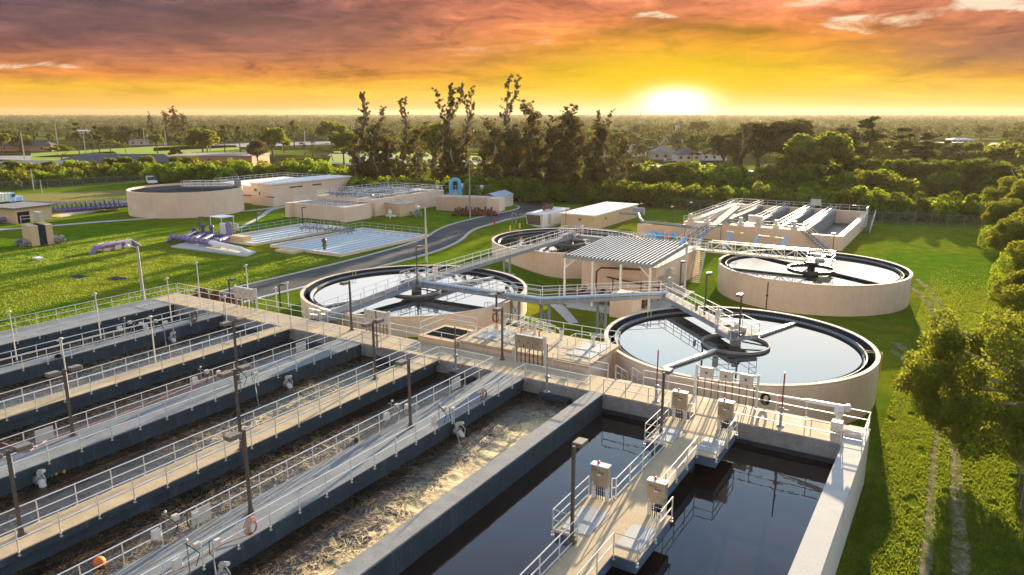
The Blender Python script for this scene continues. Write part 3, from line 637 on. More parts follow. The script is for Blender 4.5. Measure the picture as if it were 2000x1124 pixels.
def platform(cx, cy, s, z, label, open_=None, rot=0.0):
    t = thing('centre_platform', label, 'platform', (cx, cy, z), 'platforms over the clarifier centres')
    M = Matrix.Translation((cx, cy, 0)) @ Matrix.Rotation(rot, 4, 'Z')
    MB().box(-s, s, -s, s, z-.05, z+.004, M).build('deck', gratm, t); MB().box(-s+.03, s-.03, -s+.03, s-.03, z-.35, z-.052, M).build('frame', steelp, t)
    q = [M @ Vector(p) for p in ((-.6,-s,z),(-s,-s,z),(-s,s,z),(s,s,z),(s,-s,z),(.6,-s,z))]
    rail(q, t)
    b = MB(); b.box(-.35, .35, -.3, .5, z+.006, z+.5, M); b.tube([M @ Vector((0,.1,z+.5)), M @ Vector((0,.1,z+.85))], .2, 10); b.box(.4, .8, -.2, .2, z+.006, z+.35, M)
    b.build('gear_motor', grayb, t)
    MB().tube([(cx,cy,2.9),(cx,cy,z-.35)], .35, 12).build('centre_column', steelp, t, smooth=True)
    return t
platform(-15.2, 60.9, 1.3, ZW-.1, 'railed square platform over the front right clarifier centre', rot=R(45+0))
platform(-50.1, 62.1, 1.35, ZW+.002, 'railed platform where three walkways meet over the left clarifier')
platform(-50.4, 99.3, 1.35, ZW+.002, 'railed platform over the far middle clarifier')
catwalk('elevated_walkway', 'raised walkway from the far middle clarifier to the splitter box', [(-49.0, 99.4), (-37.2, 99.0)], 1.25, ZW)
# trussed bridge of the far right clarifier
tb = thing('truss_bridge', 'trussed metal bridge reaching the far right clarifier centre', 'bridge', (-30, 97, ZW))
x0, x1 = -31.0, -15.0
MB().box(x0, x1+1.2, 96.3, 97.9, ZW-.05, ZW).build('deck', gratm, tb)
b = MB()
for y in (96.3, 97.9):
    for z in (ZW-.12, ZW+1.15): b.bar((x0+2.5, y, z), (x1-1.0, y, z), .12, .14)
    n = 8
    for k in range(n):
        xa = x0+2.5+(x1-1-x0-2.5)*k/n; xb = x0+2.5+(x1-1-x0-2.5)*(k+1)/n
        b.bar((xa, y, ZW-.1), (xa, y, ZW+1.15), .08, .08)
        b.bar((xa, y, ZW+(1.1 if k % 2 else -.1)), (xb, y, ZW+(-.1 if k % 2 else 1.1)), .08, .08)
b.build('truss', alum, tb)
rail([(x0, 96.3, ZW), (x0+2.4, 96.3, ZW)], tb, posts=True); rail([(x0, 97.9, ZW), (x0+2.4, 97.9, ZW)], tb)
rail([(-16.0,96.2,ZW),(-16.0,95.4,ZW),(-13.2,95.4,ZW),(-13.2,98.8,ZW),(-16.0,98.8,ZW),(-16.0,98.0,ZW)], tb)
MB().box(-16.0, -13.2, 95.4, 98.8, ZW-.10, ZW-.052).build('platform_plate', galv, tb)
MB().box(-15.2, -14.2, 96.7, 97.6, ZW+.01, ZW+.55).lathe((-15.0,97.1), [(.5,ZW+.55),(.5,ZW+.8),(.2,ZW+.85)], 12).build('gear_motor', grayb, tb)
# ================================================================ splitter box and stairs among the clarifiers
sp_ = thing('splitter_box', 'tall beige concrete box with railed top between the clarifiers', 'tank', (-33, 92, 0))
MB().box(-41.0, -31.0, 84.0, 101.0, 0, 3.7).build('wall', beige, sp_)
MB().box(-41.1, -30.9, 83.9, 101.1, 3.702, 3.85).build('top_slab', conc, sp_)
MB().box(-39.5, -37.0, 86, 90, 3.853, 3.90).box(-39.5, -37.0, 92, 96, 3.853, 3.90).build('hatch_cover', galv, sp_)
rail([(-31.0,98.2,3.85),(-31.0,101.0,3.85),(-41.0,101.0,3.85),(-41.0,84.0,3.85),(-31.0,84.0,3.85),(-31.0,87.2,3.85)], sp_, posts=False)
def stairs(name, label, a, b_, w, n=14, m=None, rails=True, posts=False, cat='stairs'):
    a = Vector(a); b_ = Vector(b_); d = Vector((b_.x-a.x, b_.y-a.y, 0)).normalized(); s = Vector((-d.y, d.x, 0))*(w/2)
    t = thing(name, label, cat, a); m = m or gratm; b = MB()
    for k in range(n):
        p = a.lerp(b_, (k+.5)/n); q = d*((b_-a).to_2d().length/n*.46)
        b.add([p-s-q, p-s+q, p+s+q, p+s-q, p-s-q-Vector((0,0,.04)), p-s+q-Vector((0,0,.04)), p+s+q-Vector((0,0,.04)), p+s-q-Vector((0,0,.04))], [(0,1,2,3),(7,6,5,4),(0,4,5,1),(1,5,6,2),(2,6,7,3),(3,7,4,0)])
    b.build('treads', m, t)
    MB().bar(a+s, b_+s, .06, .25).bar(a-s, b_-s, .06, .25).build('stringer', steelp, t)
    if rails:
        for q in (s, -s): rail([a+q, b_+q], t, posts=posts, sp=1.4, drop=.05)
    return t
stairs('staircase', 'long metal stair climbing beside the beige splitter box', at(1357,553), (-30.3, 99.0, 3.85), 1.3, 18, deckm)
# ================================================================ helpers that need the lens
def pz(p, py):
    """height of the point above/below p whose row in the photograph is py"""
    Y = wY(p[0], p[1]); k = -(py-562)/FPX
    # up/fwd = k, with fwd = Y cos + d sin, up = Y sin - d cos, d = CH - z
    d = (Y*math.sin(PITCH)-k*Y*math.cos(PITCH))/(math.cos(PITCH)+k*math.sin(PITCH)); return CH-d
# ================================================================ lamps
def light_pole(p, h, heads, label, w=.13, grp='brown light poles', big=1.0, wob=0.0):
    x, y, z = p; t = thing('light_pole', label, 'lamp post', (x, y, z), grp)
    MB().box(x-w/2, x+w/2, y-w/2, y+w/2, z+.05, z+h).build('pole', brown, t)
    MB().box(x-.17*big, x+.17*big, y-.17*big, y+.17*big, z, z+.05).box(x-w*.7, x+w*.7, y-w*.7, y+w*.7, z+.05, z+.3).build('base_plate', brown, t)
    for s in heads:
        yc = y+s*.62*big
        b = MB().box(x-.05, x+.05, min(y+s*w/2, yc-s*.3*big), max(y+s*w/2, yc-s*.3*big), z+h-.16, z+h-.08); b.build('arm', brown, t)
        MB().box(x-.24*big, x+.24*big, yc-.33*big, yc+.33*big, z+h-.2, z+h+.02).build('lamp_head', brownh, t, bevel=.02)
    return t
def lp(px, bpy_, tpy, heads, label, z=ZD, **k):
    p = at(px, bpy_, z); return light_pole(p, pz(p, tpy)-p.z, heads, label, **k)
lp(42,1045,880,(-1,1),'brown lamp post on the tan walkway at the left edge, its second head cut off')
lp(143,851,722,(-1,1),'brown two-headed lamp post on the hose-strewn grey walkway, left part')
lp(466,748,626,(-1,1),'brown two-headed lamp post at the middle of the grey walkway beside a valve')
lp(472,878,722,(-1,1),'brown two-headed lamp post in line behind the single-headed one')
lp(490,1003,840,(-1,),'brown lamp post with one head, nearest on the grey walkway with the red hose coil')
lp(733,741,628,(-1,1),'brown two-headed lamp post near the far end of the sunlit tan walkway')
lp(802,835,700,(-1,),'brown one-headed lamp post beside the discharge elbow of the foamiest channel')
lp(687,645,549,(-1,),'brown lamp post on the cross walkway in front of the left clarifier')
lp(981,703,599,(-1,),'brown lamp post beside the steel panel rack on the cross walkway')
lp(970,655,572,(-1,1),'reddish brown two-headed lamp post beside the orange tipped stems')
p = at(1055,662,0); light_pole(p, pz(p,585)-p.z, (-1,), 'brown lamp post rising from the lawn in front of the pipe walkway')
lp(1117,1061,872,(1,),'lone brown lamp post on the near bay of the bridge over still water')
lp(1291,848,728,(1,),'brown lamp post on the far bay of the bridge, reflected in dark water')
lp(1443,655,572,(-1,),'brown lamp post on the front right clarifier platform', z=ZW)
lp(1376,615,535,(1,),'brown lamp post partway along the bridge to the front right clarifier', z=ZW)
p = at(1326,600,0); light_pole(p, pz(p,512)-p.z, (1,), 'brown lamp post at the foot of the sloping bridge near the canopy')
lp(815,556,482,(1,),'brown lamp post on the left clarifier platform', z=ZW, w=.1)
lp(1335,505,438,(-1,),'brown lamp post in front of the stairs to the far basins', z=0.2, w=.1)
lp(1406,487,438,(-1,),'brown lamp post standing before the light blue pipes', z=0.2, w=.1)
lp(1626,492,455,(-1,),'lamp post on the far rim walkway with its head catching the sun', z=3.5, w=.1)
lp(1105,440,410,(1,),'small brown lamp post in front of the white roofed building', z=3.6, w=.09)
for i,(x,b_,t_,s,lab) in enumerate([(592,443,405,1,'brown lamp post in the white filter bed'),(503,455,417,1,'brown lamp post on the lawn beside the concrete path'),(391,457,424,1,'brown lamp post behind the purple pipework'),(449,578,546,1,'short brown lamp post beside the road near the tall panel rack'),
    (548,600,556,1,'brown lamp post at the small stairs beside the road'),(690,362,336,1,'brown lamp post behind the railed tanks'),(747,360,340,-1,'brown lamp post right of the railed tanks, before the dark trees')]):
    p = at(x, b_); light_pole(p, pz(p,t_)-p.z, (s,), lab, w=.12, grp='brown lamp posts on the lawn')
for i,(x,b_,t_) in enumerate([(1253,425,397),(1313,432,403),(1350,420,395),(1388,412,383),(1474,405,375),(1495,408,390),(1565,410,380),(1600,415,397),(1635,412,385),(1703,420,390),(1400,425,402),(1570,430,410)]):
    p = at(x, b_+6); light_pole(p, pz(p,t_)-p.z, (-1,), 'slim dark lamp post with a pale flat head around the far basins', w=.1, grp='slim lamp posts around the far basins')
def globe_lamp(px, b_, t_, label, z=ZD):
    p = at(px, b_, z); h = pz(p, t_)-p.z; t = thing('globe_lamp', label, 'lamp post', p, 'thin pale lamp posts on the walkways')
    MB().tube([p, p+Vector((0,0,h))], [.055,.04], 8).build('pole', offw, t)
    MB().lathe((p.x,p.y), [(.04,p.z+h-.02),(.11,p.z+h-.02),(.14,p.z+h+.04),(.11,p.z+h+.10),(.03,p.z+h+.13)], 12).tube([p+Vector((0,0,h-.05)), p+Vector((-.1,-.25,h-.08))], .05, 6).build('lamp_head', offw, t, smooth=True)
for a in ((33,704,610,'thin pale lamp post nearest the left edge on the second walkway'),(197,662,575,'thin pale lamp post in the middle of the second walkway'),(335,627,545,'thin pale lamp post near the far left corner of the channels'),
    (304,709,620,'thin pale lamp post with a white head on the sunlit third walkway'),(135,772,663,'thin pale lamp post behind the left two-headed brown post'),(443,628,580,'short thin lamp post with white globe by the coiled hose'),
    (541,602,563,'thin pale lamp post beside the small stairs'),(564,600,553,'rightmost thin pale lamp post before the curved tank wall')): globe_lamp(*a)
for a in ((392,598,514,'thin pale lamp post rising by the rust-coloured pipes, lawn behind'),(487,600,519,'thin pale lamp post just right of the tall panel rack')): globe_lamp(*a)
def street_lamp(px, b_, t_, label, double=False, col=None):
    p = at(px, b_); h = pz(p, t_)-p.z; t = thing('street_lamp', label, 'street lamp', p, 'tall concrete street lamps'); m = col or conc
    MB().tube([p-Vector((0,0,.2)), p+Vector((0,0,h))], [.20,.10], 10).build('pole', m, t, smooth=True)
    for s in ((-1,1) if double else (-1,)):
        q = p+Vector((0,0,h-.1)); d = Vector((wX(1,0), 0, 0)); e_ = Vector((CA*s*1.1, SA*s*1.1, .15))
        MB().tube([q, q+e_], .05, 6).build('arm', m, t)
        MB().lathe(((q+e_).x,(q+e_).y), [(.03,q.z+.05),(.26,q.z-.0),(.33,q.z+.12),(.22,q.z+.30),(.05,q.z+.36)], 14).build('lamp_head', offw, t, smooth=True)
street_lamp(281,592,482,'tall pale street lamp on the lawn behind the far left corner of the channels')
street_lamp(833,513,405,'tall pale street lamp beside the bend of the road')
street_lamp(918,428,316,'tall two-armed street lamp in front of the beige container', True, galv)
# ================================================================ cabinets and racks
def rack(label, x0, x1, y, z0, zb, zt, n, mpost=alum, mbox=grayb, cond=8, gap=.03, dep=.35, mcond=brown):
    t = thing('panel_rack', label, 'electrical panel', ((x0+x1)/2, y, z0), 'electrical panel racks')
    b = MB()
    for x in (x0-.08, x1+.08): b.box(x-.07, x+.07, y-.07, y+.07, z0, zt+.08)
    b.box(x0-.02, x1+.02, y+.02, y+.07, zb+.1, zb+.18).box(x0-.02, x1+.02, y+.02, y+.07, zt-.15, zt-.05)
    b.build('frame', mpost, t); w = (x1-x0)/n
    for k in range(n):
        c = MB().box(x0+k*w+gap, x0+(k+1)*w-gap, y-dep, y-.01, zb, zt).build('cabinet', mbox, t, bevel=.015)
        MB().box(x0+k*w+w*.44, x0+k*w+w*.54, y-dep-.02, y-dep-.002, (zb+zt)/2-.08, (zb+zt)/2+.08).build('latch', brown, c)
    for k in range(cond):
        x = x0+.1+(x1-x0-.2)*k/(cond-1)
        MB().tube([(x, y-.15, z0), (x, y-.15, zb-.002)], .035, 6).build('conduit', mcond, t)
    return t
rack('tall grey four-door panel rack beside the road with the rust-coloured pipes', -60.0, -57.2, 46.2, ZD, ZD+1.05, ZD+2.1, 4, cond=6)
rack('grey four-door panel rack in front of the left clarifier wall', -43.2, -40.7, 46.35, ZD, ZD+1.0, ZD+2.1, 4, cond=7)
rack('stainless three-door panel rack over black conduits beside a brown lamp post', -28.0, -25.6, 46.4, ZD, ZD+1.25, ZD+2.25, 3, mpost=offw, mbox=steel, cond=7, mcond=blk)
t = rack('pale wide rack with three separate boxes in front of the front right clarifier', -14.1, -10.2, 47.0, ZD-.2, ZD+1.3, ZD+2.0, 3, mpost=offw, gap=.22, dep=.22, cond=9)
for xq in (-14.8, -9.5): pass
def control_cabinet(x, y, label, w=.88, d=.35, grp='stainless cabinets with red beacons on the bridge'):
    z = ZD; t = thing('control_cabinet', label, 'control cabinet', (x, y, z), grp)
    c = MB().box(x-w/2, x+w/2, y-d/2, y+d/2, z+.78, z+1.85).build('cabinet', steel, t, bevel=.015)
    MB().box(x-w/2-.03, x+w/2+.03, y-d/2-.05, y+d/2+.03, z+1.853, z+1.90).build('rain_hood', white, c)
    b = MB()
    for k in range(4): b.box(x-w*.38+k*.1, x-w*.38+k*.1+.04, y-d/2-.02, y-d/2-.002, z+1.60, z+1.65)
    for k in range(3): b.box(x-.05+k*.11, x+k*.11, y-d/2-.025, y-d/2-.002, z+1.47, z+1.53)
    b.build('switch', blk, c); MB().box(x-.1, x+.08, y-d/2-.012, y-d/2-.003, z+1.36, z+1.44).build('label_plate', white, c); MB().box(x-w*.42, x-w*.34, y-d/2-.012, y-d/2-.003, z+.86, z+.95).build('label_plate', white, c)
    MB().lathe((x-.12, y), [(.07,z+1.902),(.07,z+2.0),(.05,z+2.04),(.001,z+2.06)], 10).build('beacon', redp, t, smooth=True)
    for s in (-.36, .36): MB().box(x+s-.09, x+s+.09, y-.02, y+.1, z, z+.778).build('leg', offw, t)
    MB().bar((x-.45,y+.04,z+.45),(x+.45,y+.04,z+.45),.05).build('cross_bar', brown, t)
    for k in range(4): MB().tube([(x-.18+k*.11, y-.05, z), (x-.18+k*.11, y-.05, z+.778)], .02, 6).build('conduit', blk, t)
control_cabinet(-13.65, 30.55, 'stainless cabinet with red beacon nearest the lone lamp post on the bridge')
control_cabinet(-10.7, 30.45, 'stainless cabinet with red beacon at the right side of the near bridge bays')
control_cabinet(-13.6, 42.0, 'stainless cabinet with red beacon at the left side of the far bridge bays')
control_cabinet(-10.75, 41.9, 'stainless cabinet with red beacon at the right side of the far bridge bays')
# valve operator stems on the cross walkway
def stem(px, b_, t_, label, tube_m, z=ZD):
    p = at(px, b_, z); h = pz(p, t_)-p.z; t = thing('floor_stand', label, 'valve', p, 'gate operator stems')
    MB().lathe((p.x,p.y), [(.22,p.z),(.22,p.z+.05),(.10,p.z+.08),(.08,p.z+.95),(.15,p.z+1.0),(.15,p.z+1.15),(.06,p.z+1.2)], 12).build('pedestal', galv, t, smooth=True)
    MB().tube([p+Vector((0,0,1.2)), p+Vector((0,0,h))], .045, 8).build('stem_cover', tube_m, t, smooth=True)
    b = MB().tube([p+Vector((.15,0,1.08)), p+Vector((.4,0,1.08))], .03, 6)
    b.build('crank', galv, t)
redt = simple('red_tinted_tube', (.28,.05,.05), .35, var=.1, bump=0)
stem(1281,785,684,'operator stem with a dark red tube left of the bridge, before the blue water', redt)
stem(1524,832,728,'operator stem with a dark red tube beside the white crane', redt)
stem(1068,766,672,'operator stem with a grey tube on the cross walkway before the lawn', galv)
stem(890,722,638,'operator stem with a slim brown tube near the square pit', brown)
stem(737,680,608,'operator stem with a rust red tube before the left clarifier wall', rust)
for i,(px,b_,t_,lab) in enumerate(((930,645,624,'orange topped pipe left of the stainless panel rack'),(970,657,632,'orange topped pipe by the reddish lamp post'),(1018,655,640,'orange topped pipe behind the stainless panel rack'),(1053,672,646,'orange topped pipe right of the stainless panel rack'))):
    p = at(px, b_, 3.9); t = thing('vent_pipe', lab, 'pipe', p, 'orange topped pipes around the splitter platform')
    h = pz(p, t_)-p.z; MB().tube([p, p+Vector((0,0,h*.4))], .09, 8).build('base_pipe', offw, t); MB().tube([p+Vector((0,0,h*.4)), p+Vector((0,0,h))], .08, 8).build('orange_tube', orange, t)
for i,(px,b_,t_,lab) in enumerate(((1298,478,454,'orange tube standing left of the far stairs'),(1305,478,451,'taller orange tube beside the far stairs'),(1348,480,455,'orange tube right of the far stairs'),(1357,478,455,'orange tube nearest the first light blue pipe'))):
    p = at(px, b_, 1.5); h = pz(p, t_)-p.z; o = MB().tube([p, p+Vector((0,0,h))], .09, 8).tube([p-Vector((0,0,1.5)), p], .06, 6).build('marker_tube', orange); tag(o, lab, 'pipe', 'orange tubes by the far stairs')
# railed flow splitter platform beyond the cross walkway
fp = thing('splitter_platform', 'beige raised platform full of railings behind the stainless panel rack', 'platform', (-30, 51, 0))
MB().box(-37.8, -34.2, YF+.04, 50.4, 0, 3.95).build('pit_wall', beige2, fp); 
MB().box(-37.4, -34.6, 47.2, 49.9, 3.955, 3.97).build('pit_shade_sheet', blk, fp)  # black sheet on the solid block paints the dark inside a pit
MB().box(-34.15, -22.6, 47.4, 52.6, 0, 3.7).build('platform_wall', beige, fp)
MB().box(-34.3, -22.3, 47.3, 53.0, 3.702, 3.95).build('platform_slab', deckm, fp)
for (a,b0,c,d) in ((-33.6,-31.2,48.6,51.8),(-30.6,-28.6,48.6,51.8),(-24.9,-22.8,48.6,52.2)): MB().box(a,b0,c,d,3.955,4.0).build('grating', galv, fp)
rail([(-34.2,53.0,3.95),(-22.35,53.0,3.95),(-22.35,47.4,3.95),(-25.0,47.4,3.95)], fp)
rail([(-37.8,50.4,3.95),(-34.4,50.4,3.95)], fp); rail([(-37.8,47.0,3.95),(-37.8,50.4,3.95)], fp)
rail([(-33.9,48.3,3.95),(-30.0,48.3,3.95),(-28.9,47.3,3.95)], fp); rail([(-30.9,48.4,3.95),(-30.9,52.9,3.95)], fp)
rail([(-25.2,48.0,3.95),(-25.2,50.8,3.95),(-22.5,50.8,3.95)], fp)
for k,(x,y) in enumerate(((-32.6,52.0),(-29.6,52.0),(-26.9,51.6),(-24.0,51.6),(-31.9,49.6))):
    t = thing('gate_operator', 'pale gate operator with handwheel on the railed splitter platform', 'valve', (x,y,3.95), 'gate operators on the splitter platform')
    MB().lathe((x,y), [(.16,3.955),(.12,4.1),(.10,4.6),(.2,4.62),(.2,4.8),(.05,4.86)], 10).build('pedestal', offw, t, smooth=True)
    MB().tube([(x+.3*math.cos(a), y+.3*math.sin(a), 4.9) for a in [k_*math.pi/6 for k_ in range(12)]], .025, 5, closed=True).build('handwheel', galv, t)
t = stairs('staircase', 'short metal steps down from the cross walkway beside the front right clarifier', (-19.6, 49.6, 2.0), (-19.3, YF+.1, ZD), 1.2, 7, conc)
MB().box(-21.6, -17.6, YF+.04, 50.0, 0, 2.0).build('landing', conc, t)
stairs('staircase', 'small metal stair from the cross walkway down to the roadside lawn', (-52.6, 51.5, 1.7), (-49.9, YF+.15, ZD), 1.1, 8, posts=False)
stairs('staircase', 'short stair up to the splitter platform beside the left clarifier wall', (-29.4, 55.6, 2.6), (-31.5, 53.1, 3.95), 1.0, 7, posts=False)
# white davit crane on the right end of the cross walkway
cr = thing('davit_crane', 'white hoist crane lying along the right end of the cross walkway', 'crane', (-4.9, 45.6, ZD))
MB().box(-5.35, -4.7, 45.15, 45.75, ZD+.004, ZD+.6).build('base', offw, cr, bevel=.03); b = MB()
b.tube([(-5.0,45.45,ZD+.75),(-5.0,45.45,ZD+1.25)], .16, 12).box(-5.25,-4.75,45.25,45.65,ZD+1.0,ZD+1.45)
b.build('mast', white, cr)
b = MB().bar((-4.7,45.45,ZD+1.55),(-7.0,45.9,ZD+1.35),.15,.22).bar((-7.0,45.9,ZD+1.35),(-8.4,46.1,ZD+1.25),.09,.12); b.build('boom', white, cr, bevel=.02)
MB().tube([(-4.55,45.25,ZD+1.55),(-4.55,45.65,ZD+1.55)], .2, 14).tube([(-4.9,45.0,ZD+1.2),(-4.9,45.2,ZD+1.2)], .12, 10).build('winch', offw, cr)
MB().tube([(-8.4,46.1,ZD+1.2),(-8.4,46.1,ZD+.8)], .02, 5).build('hook_cable', blk, cr)
o = MB(); 
for k in range(5): o.tube([(-4.1+.5*math.cos(a), 45.0+.22*math.sin(a), ZD+.10+.03*k) for a in [j*math.pi/10 for j in range(20)]], .02, 5, closed=True)
tag(o.build('coiled_cable', offw), 'pale cable coiled on the corner slab beside the white crane', 'cable')
# hoses
def coil(c, r, n, m, label, axis='y', rr=.02, name='hose', tail=None, squash=1.3):
    b = MB(); c = Vector(c)
    for k in range(n):
        ra = r*(1-.11*k)*.8; pts = []
        for j in range(22):
            a = 2*math.pi*j/22
            pts.append(c+(Vector((ra*math.cos(a), .05*k-.1, ra*squash*math.sin(a))) if axis == 'y' else (Vector((.05*k-.1, ra*math.cos(a), ra*squash*math.sin(a))) if axis == 'x' else Vector((ra*math.cos(a), ra*squash*math.sin(a), .04*k)))))
        b.tube(pts, min(rr,.025), 5, closed=True)
    if tail: b.tube([Vector(q) for q in tail], rr, 6)
    o = b.build(name, m); tag(o, label, 'hose'); return o
p = at(432,1035,ZD+.5)
coil((-25.55, 19.4, ZD+.5), .42, 5, hosem, 'coil of red hose hung on the near railing of the grey walkway', 'x', tail=[(-25.7,19.2,ZD+.1),(-26.1,18.2,ZD+.06),(-26.0,16.5,ZD+.06),(-26.3,15.0,ZD+.06),(-26.1,13.6,ZD+.4)])
coil((-25.55, 38.2, ZD+.5), .40, 4, hosem, 'coil of faded red hose on the railing near the far end of the grey walkway', 'x', tail=[(-25.7,38.2,ZD+.1),(-26.1,37.2,ZD+.06),(-26.3,36.0,ZD+.3)])
coil((-58.55, 40.3, ZD+.55), .55, 6, rust, 'brown coiled hose under a grey cover at the far left corner', 'x', .04)
coil((-58.9, 28.5, ZD+.06), .4, 4, blk, 'black cable coiled flat on the second walkway', 'z', .025, squash=.8)
coil((-9.6, 47.1, ZD+.5), .38, 5, blk, 'black hose coil hung behind the far right cabinet', 'y', .03)
coil((-33.6, 52.2, 4.75), .42, 3, hosem, 'dark red hose hung in loops at the corner of the splitter platform', 'y', .03, squash=1.3)
coil((-51.6, 62.3, ZW+.55), .45, 4, hosem, 'red hose coil on the left clarifier platform railing', 'y', .04)
coil((-48.9, 99.6, ZW+.5), .35, 3, hosem, 'red life ring shaped hose on the far middle clarifier platform', 'y', .05)
coil((-19.9, 64.9, ZW+.5), .35, 3, rust, 'brown hose loops on the bridge railing of the front right clarifier', 'x', .03)
pts = [at(x,y,ZD+.03) for x,y in ((5,866),(30,874),(60,880),(78,868),(95,858),(130,846),(230,812),(330,772),(420,735),(455,722))]
o = MB().tube(pts, .035, 6).build('hose', simple('pale_pink_hose', (.50,.24,.22), .5, bump=0)); tag(o, 'pale pink hose lying along the grey walkway and pouring at its end', 'hose')
j0 = at(84,877,ZD-.15); j1 = at(113,921,2.5)
pts = [j0.lerp(j1, k/8)+Vector((0,0,.30*math.sin(math.pi*k/8)+.1*(1-k/8))) for k in range(9)]
wj = water_mat('falling_water', (.45,.50,.55), .15, .05, 6.0); o = MB().tube(pts, [.045,.05,.05,.045,.04,.05,.04,.05,.06], 6).build('water', wj); struct(o)
sb = MB()
for k in range(40):
    a = random.random()*6.28; r_ = random.random()**.5*.55; sb.ball((j1.x+r_*math.cos(a), j1.y+r_*math.sin(a), 2.50+random.random()*.06), .05+.04*random.random(), 6, .6)
o = sb.build('splash_foam', simple('amber_foam', (.55,.33,.10), .5, var=.4, scale=8)); tag(o, 'amber foam where the hose water splashes into the channel', 'foam', kind='stuff')
# discharge valves under the walkways
def discharge(x, y, label):
    z = ZD-.85; t = thing('discharge_valve', label, 'valve', (x, y, z), 'elbow pipes with valves under the walkways')
    MB().tube([(x-.3,y,z),(x+.55,y,z),(x+.85,y-.05,z-.08),(x+1.0,y-.08,z-.3),(x+1.05,y-.08,z-.75)], [.17,.17,.18,.18,.18], 12).build('elbow_pipe', offw, t, smooth=True)
    MB().tube([(x+.35,y,z),(x+.43,y,z)], .27, 14).tube([(x+.62,y,z-.01),(x+.70,y-.01,z-.03)], .27, 14).build('flange', galv, t)
    b = MB(); b.ball((x+.5,y+.05,z+.40), .15, 10).ball((x+.75,y+.1,z+.52), .12, 10).tube([(x+.5,y,z+.1),(x+.5,y+.05,z+.55)], .09, 8).tube([(x+.5,y+.05,z+.5),(x+.95,y+.1,z+.62)], .1, 8)
    b.tube([(x+.9,y,z+.5),(x+1.15,y,z+.3),(x+1.1,y,z-.1),(x+.8,y,z-.05)], .025, 6)
    b.build('valve_actuator', offw, t, smooth=True)
discharge(-26.0, 35.0, 'white valve and elbow pipe under the far part of the hose walkway, over bright foam')
discharge(-41.6, 35.3, 'white valve and elbow pipe over the foamy middle channel')
discharge(-26.0, 17.6, 'white valve and pipe at the bottom edge under the near railing')
discharge(-41.6, 18.0, 'white valve and pipe at the left edge under the pouring hose')
discharge(-58.9, 37.8, 'valve and elbow pipe under the second walkway')
# dissolved oxygen instrument stands on the railings
def instruments(x, y, side, label):
    t = thing('instrument_stand', label, 'instrument', (x, y, ZD), 'instrument stands on the walkway railings')
    MB().box(x-.04, x+.16, y-.8, y-.4, ZD+.5, ZD+.95).build('clear_box', offw, t, bevel=.03)
    MB().box(x-.05, x+.16, y+.2, y+.5, ZD+.9, ZD+1.18).build('sunshade_box', grayb, t, bevel=.02)
    MB().tube([(x,y-.05,ZD-.2),(x,y-.05,ZD+1.5)], .035, 6).tube([(x-.25,y-.05,ZD+1.3),(x+.2,y-.05,ZD+1.3)], .03, 6).build('mount_post', galv, t)
    MB().tube([(x+.1,y-.2,ZD+1.45),(x+.25,y,ZD+1.2),(x+.3,y+.3,ZD+.8),(x+.25,y+.1,ZD+.3)], .02, 5).tube([(x+.1,y+.9,ZD+1.0),(x+.2,y+.8,ZD+.5),(x+.1,y+1.0,ZD+.2)], .02, 5).build('cable', blk, t)
    MB().ball((x+.1, y-.1, ZD+1.55), .07, 8).box(x-.06, x+.12, y+1.2, y+1.45, ZD+.55, ZD+.82).build('sensor_head', offw, t, smooth=False)
    MB().tube([(x+side*.2,y+1.0,ZD+.9),(x+side*.6,y+.7,ZD+.1),(x+side*1.3,y+.3,2.4)], .03, 6).build('probe_pipe', galv, t)
instruments(-28.35, 17.2, -1, 'cluster of white and beige instrument boxes on the near railing of the hose walkway')
instruments(-25.6, 16.3, 1, 'white instrument box on the railing above the bottom edge valve')
instruments(-28.35, 32.3, -1, 'instrument boxes on the railing beside the one-headed lamp post')
instruments(-25.6, 33.4, 1, 'instrument box and cables above the white elbow pipe')
instruments(-43.65, 30.2, -1, 'white instrument boxes on the middle walkway beside the two-headed lamp post')
instruments(-41.15, 31.4, 1, 'grey instrument boxes above the middle channel foam')
instruments(-60.05, 34.8, -1, 'white instrument boxes on the second walkway from the lawn')
instruments(-58.55, 36.2, 1, 'instrument boxes above the valve of the second walkway')
o = MB().ball((-30.9, 15.4, 2.62), .26, 16).build('float_ball', orange, smooth=True); tag(o, 'orange float ball bobbing beside the near railing', 'float')
o = MB().ball((-30.2, 31.0, 2.5), .15, 10).tube([(-30.2,31.0,2.5),(-28.4,31.6,3.9)], .02, 5).build('float_probe', rust, smooth=True); tag(o, 'small rusty float on a rod in the second foamy channel', 'float')
for (x,y,lab) in ((-43.75,39.3,'grey plate hung on the railing by the dark end of the middle channels'),(-43.75,19.8,'grey board hung on the railing beside the pouring hose'),(-28.4,39.0,'small grey plate on the railing near the cross walkway'),(-28.4,18.9,'grey board hung on the rail behind the red hose coil')):
    o = MB().box(x-.02, x+.02, y-.5, y+.5, ZD+.1, ZD+.85).build('rail_board', grayb); tag(o, lab, 'board', 'boards on the railings')
# red topped control box on the right clarifier bridge, drive box on the left one
for (x,y,z,lab) in ((-17.1,61.9,ZW,'pale control box with a red beacon on the front right clarifier platform'),(-48.9,63.6,ZW,'white drum shaped box on the left clarifier platform'),(-49.2,100.5,ZW,'pale control box on the far middle clarifier platform')):
    t = thing('control_box', lab, 'control box', (x,y,z), 'control boxes on the clarifier platforms')
    MB().box(x-.22,x+.22,y-.2,y+.2,z+.5,z+1.35).build('box', offw, t, bevel=.02); MB().box(x-.08,x+.08,y-.05,y+.05,z,z+.498).build('stand', offw, t)
    MB().lathe((x,y),[(.08,z+1.352),(.08,z+1.45),(.001,z+1.5)],8).build('beacon', redp, t)
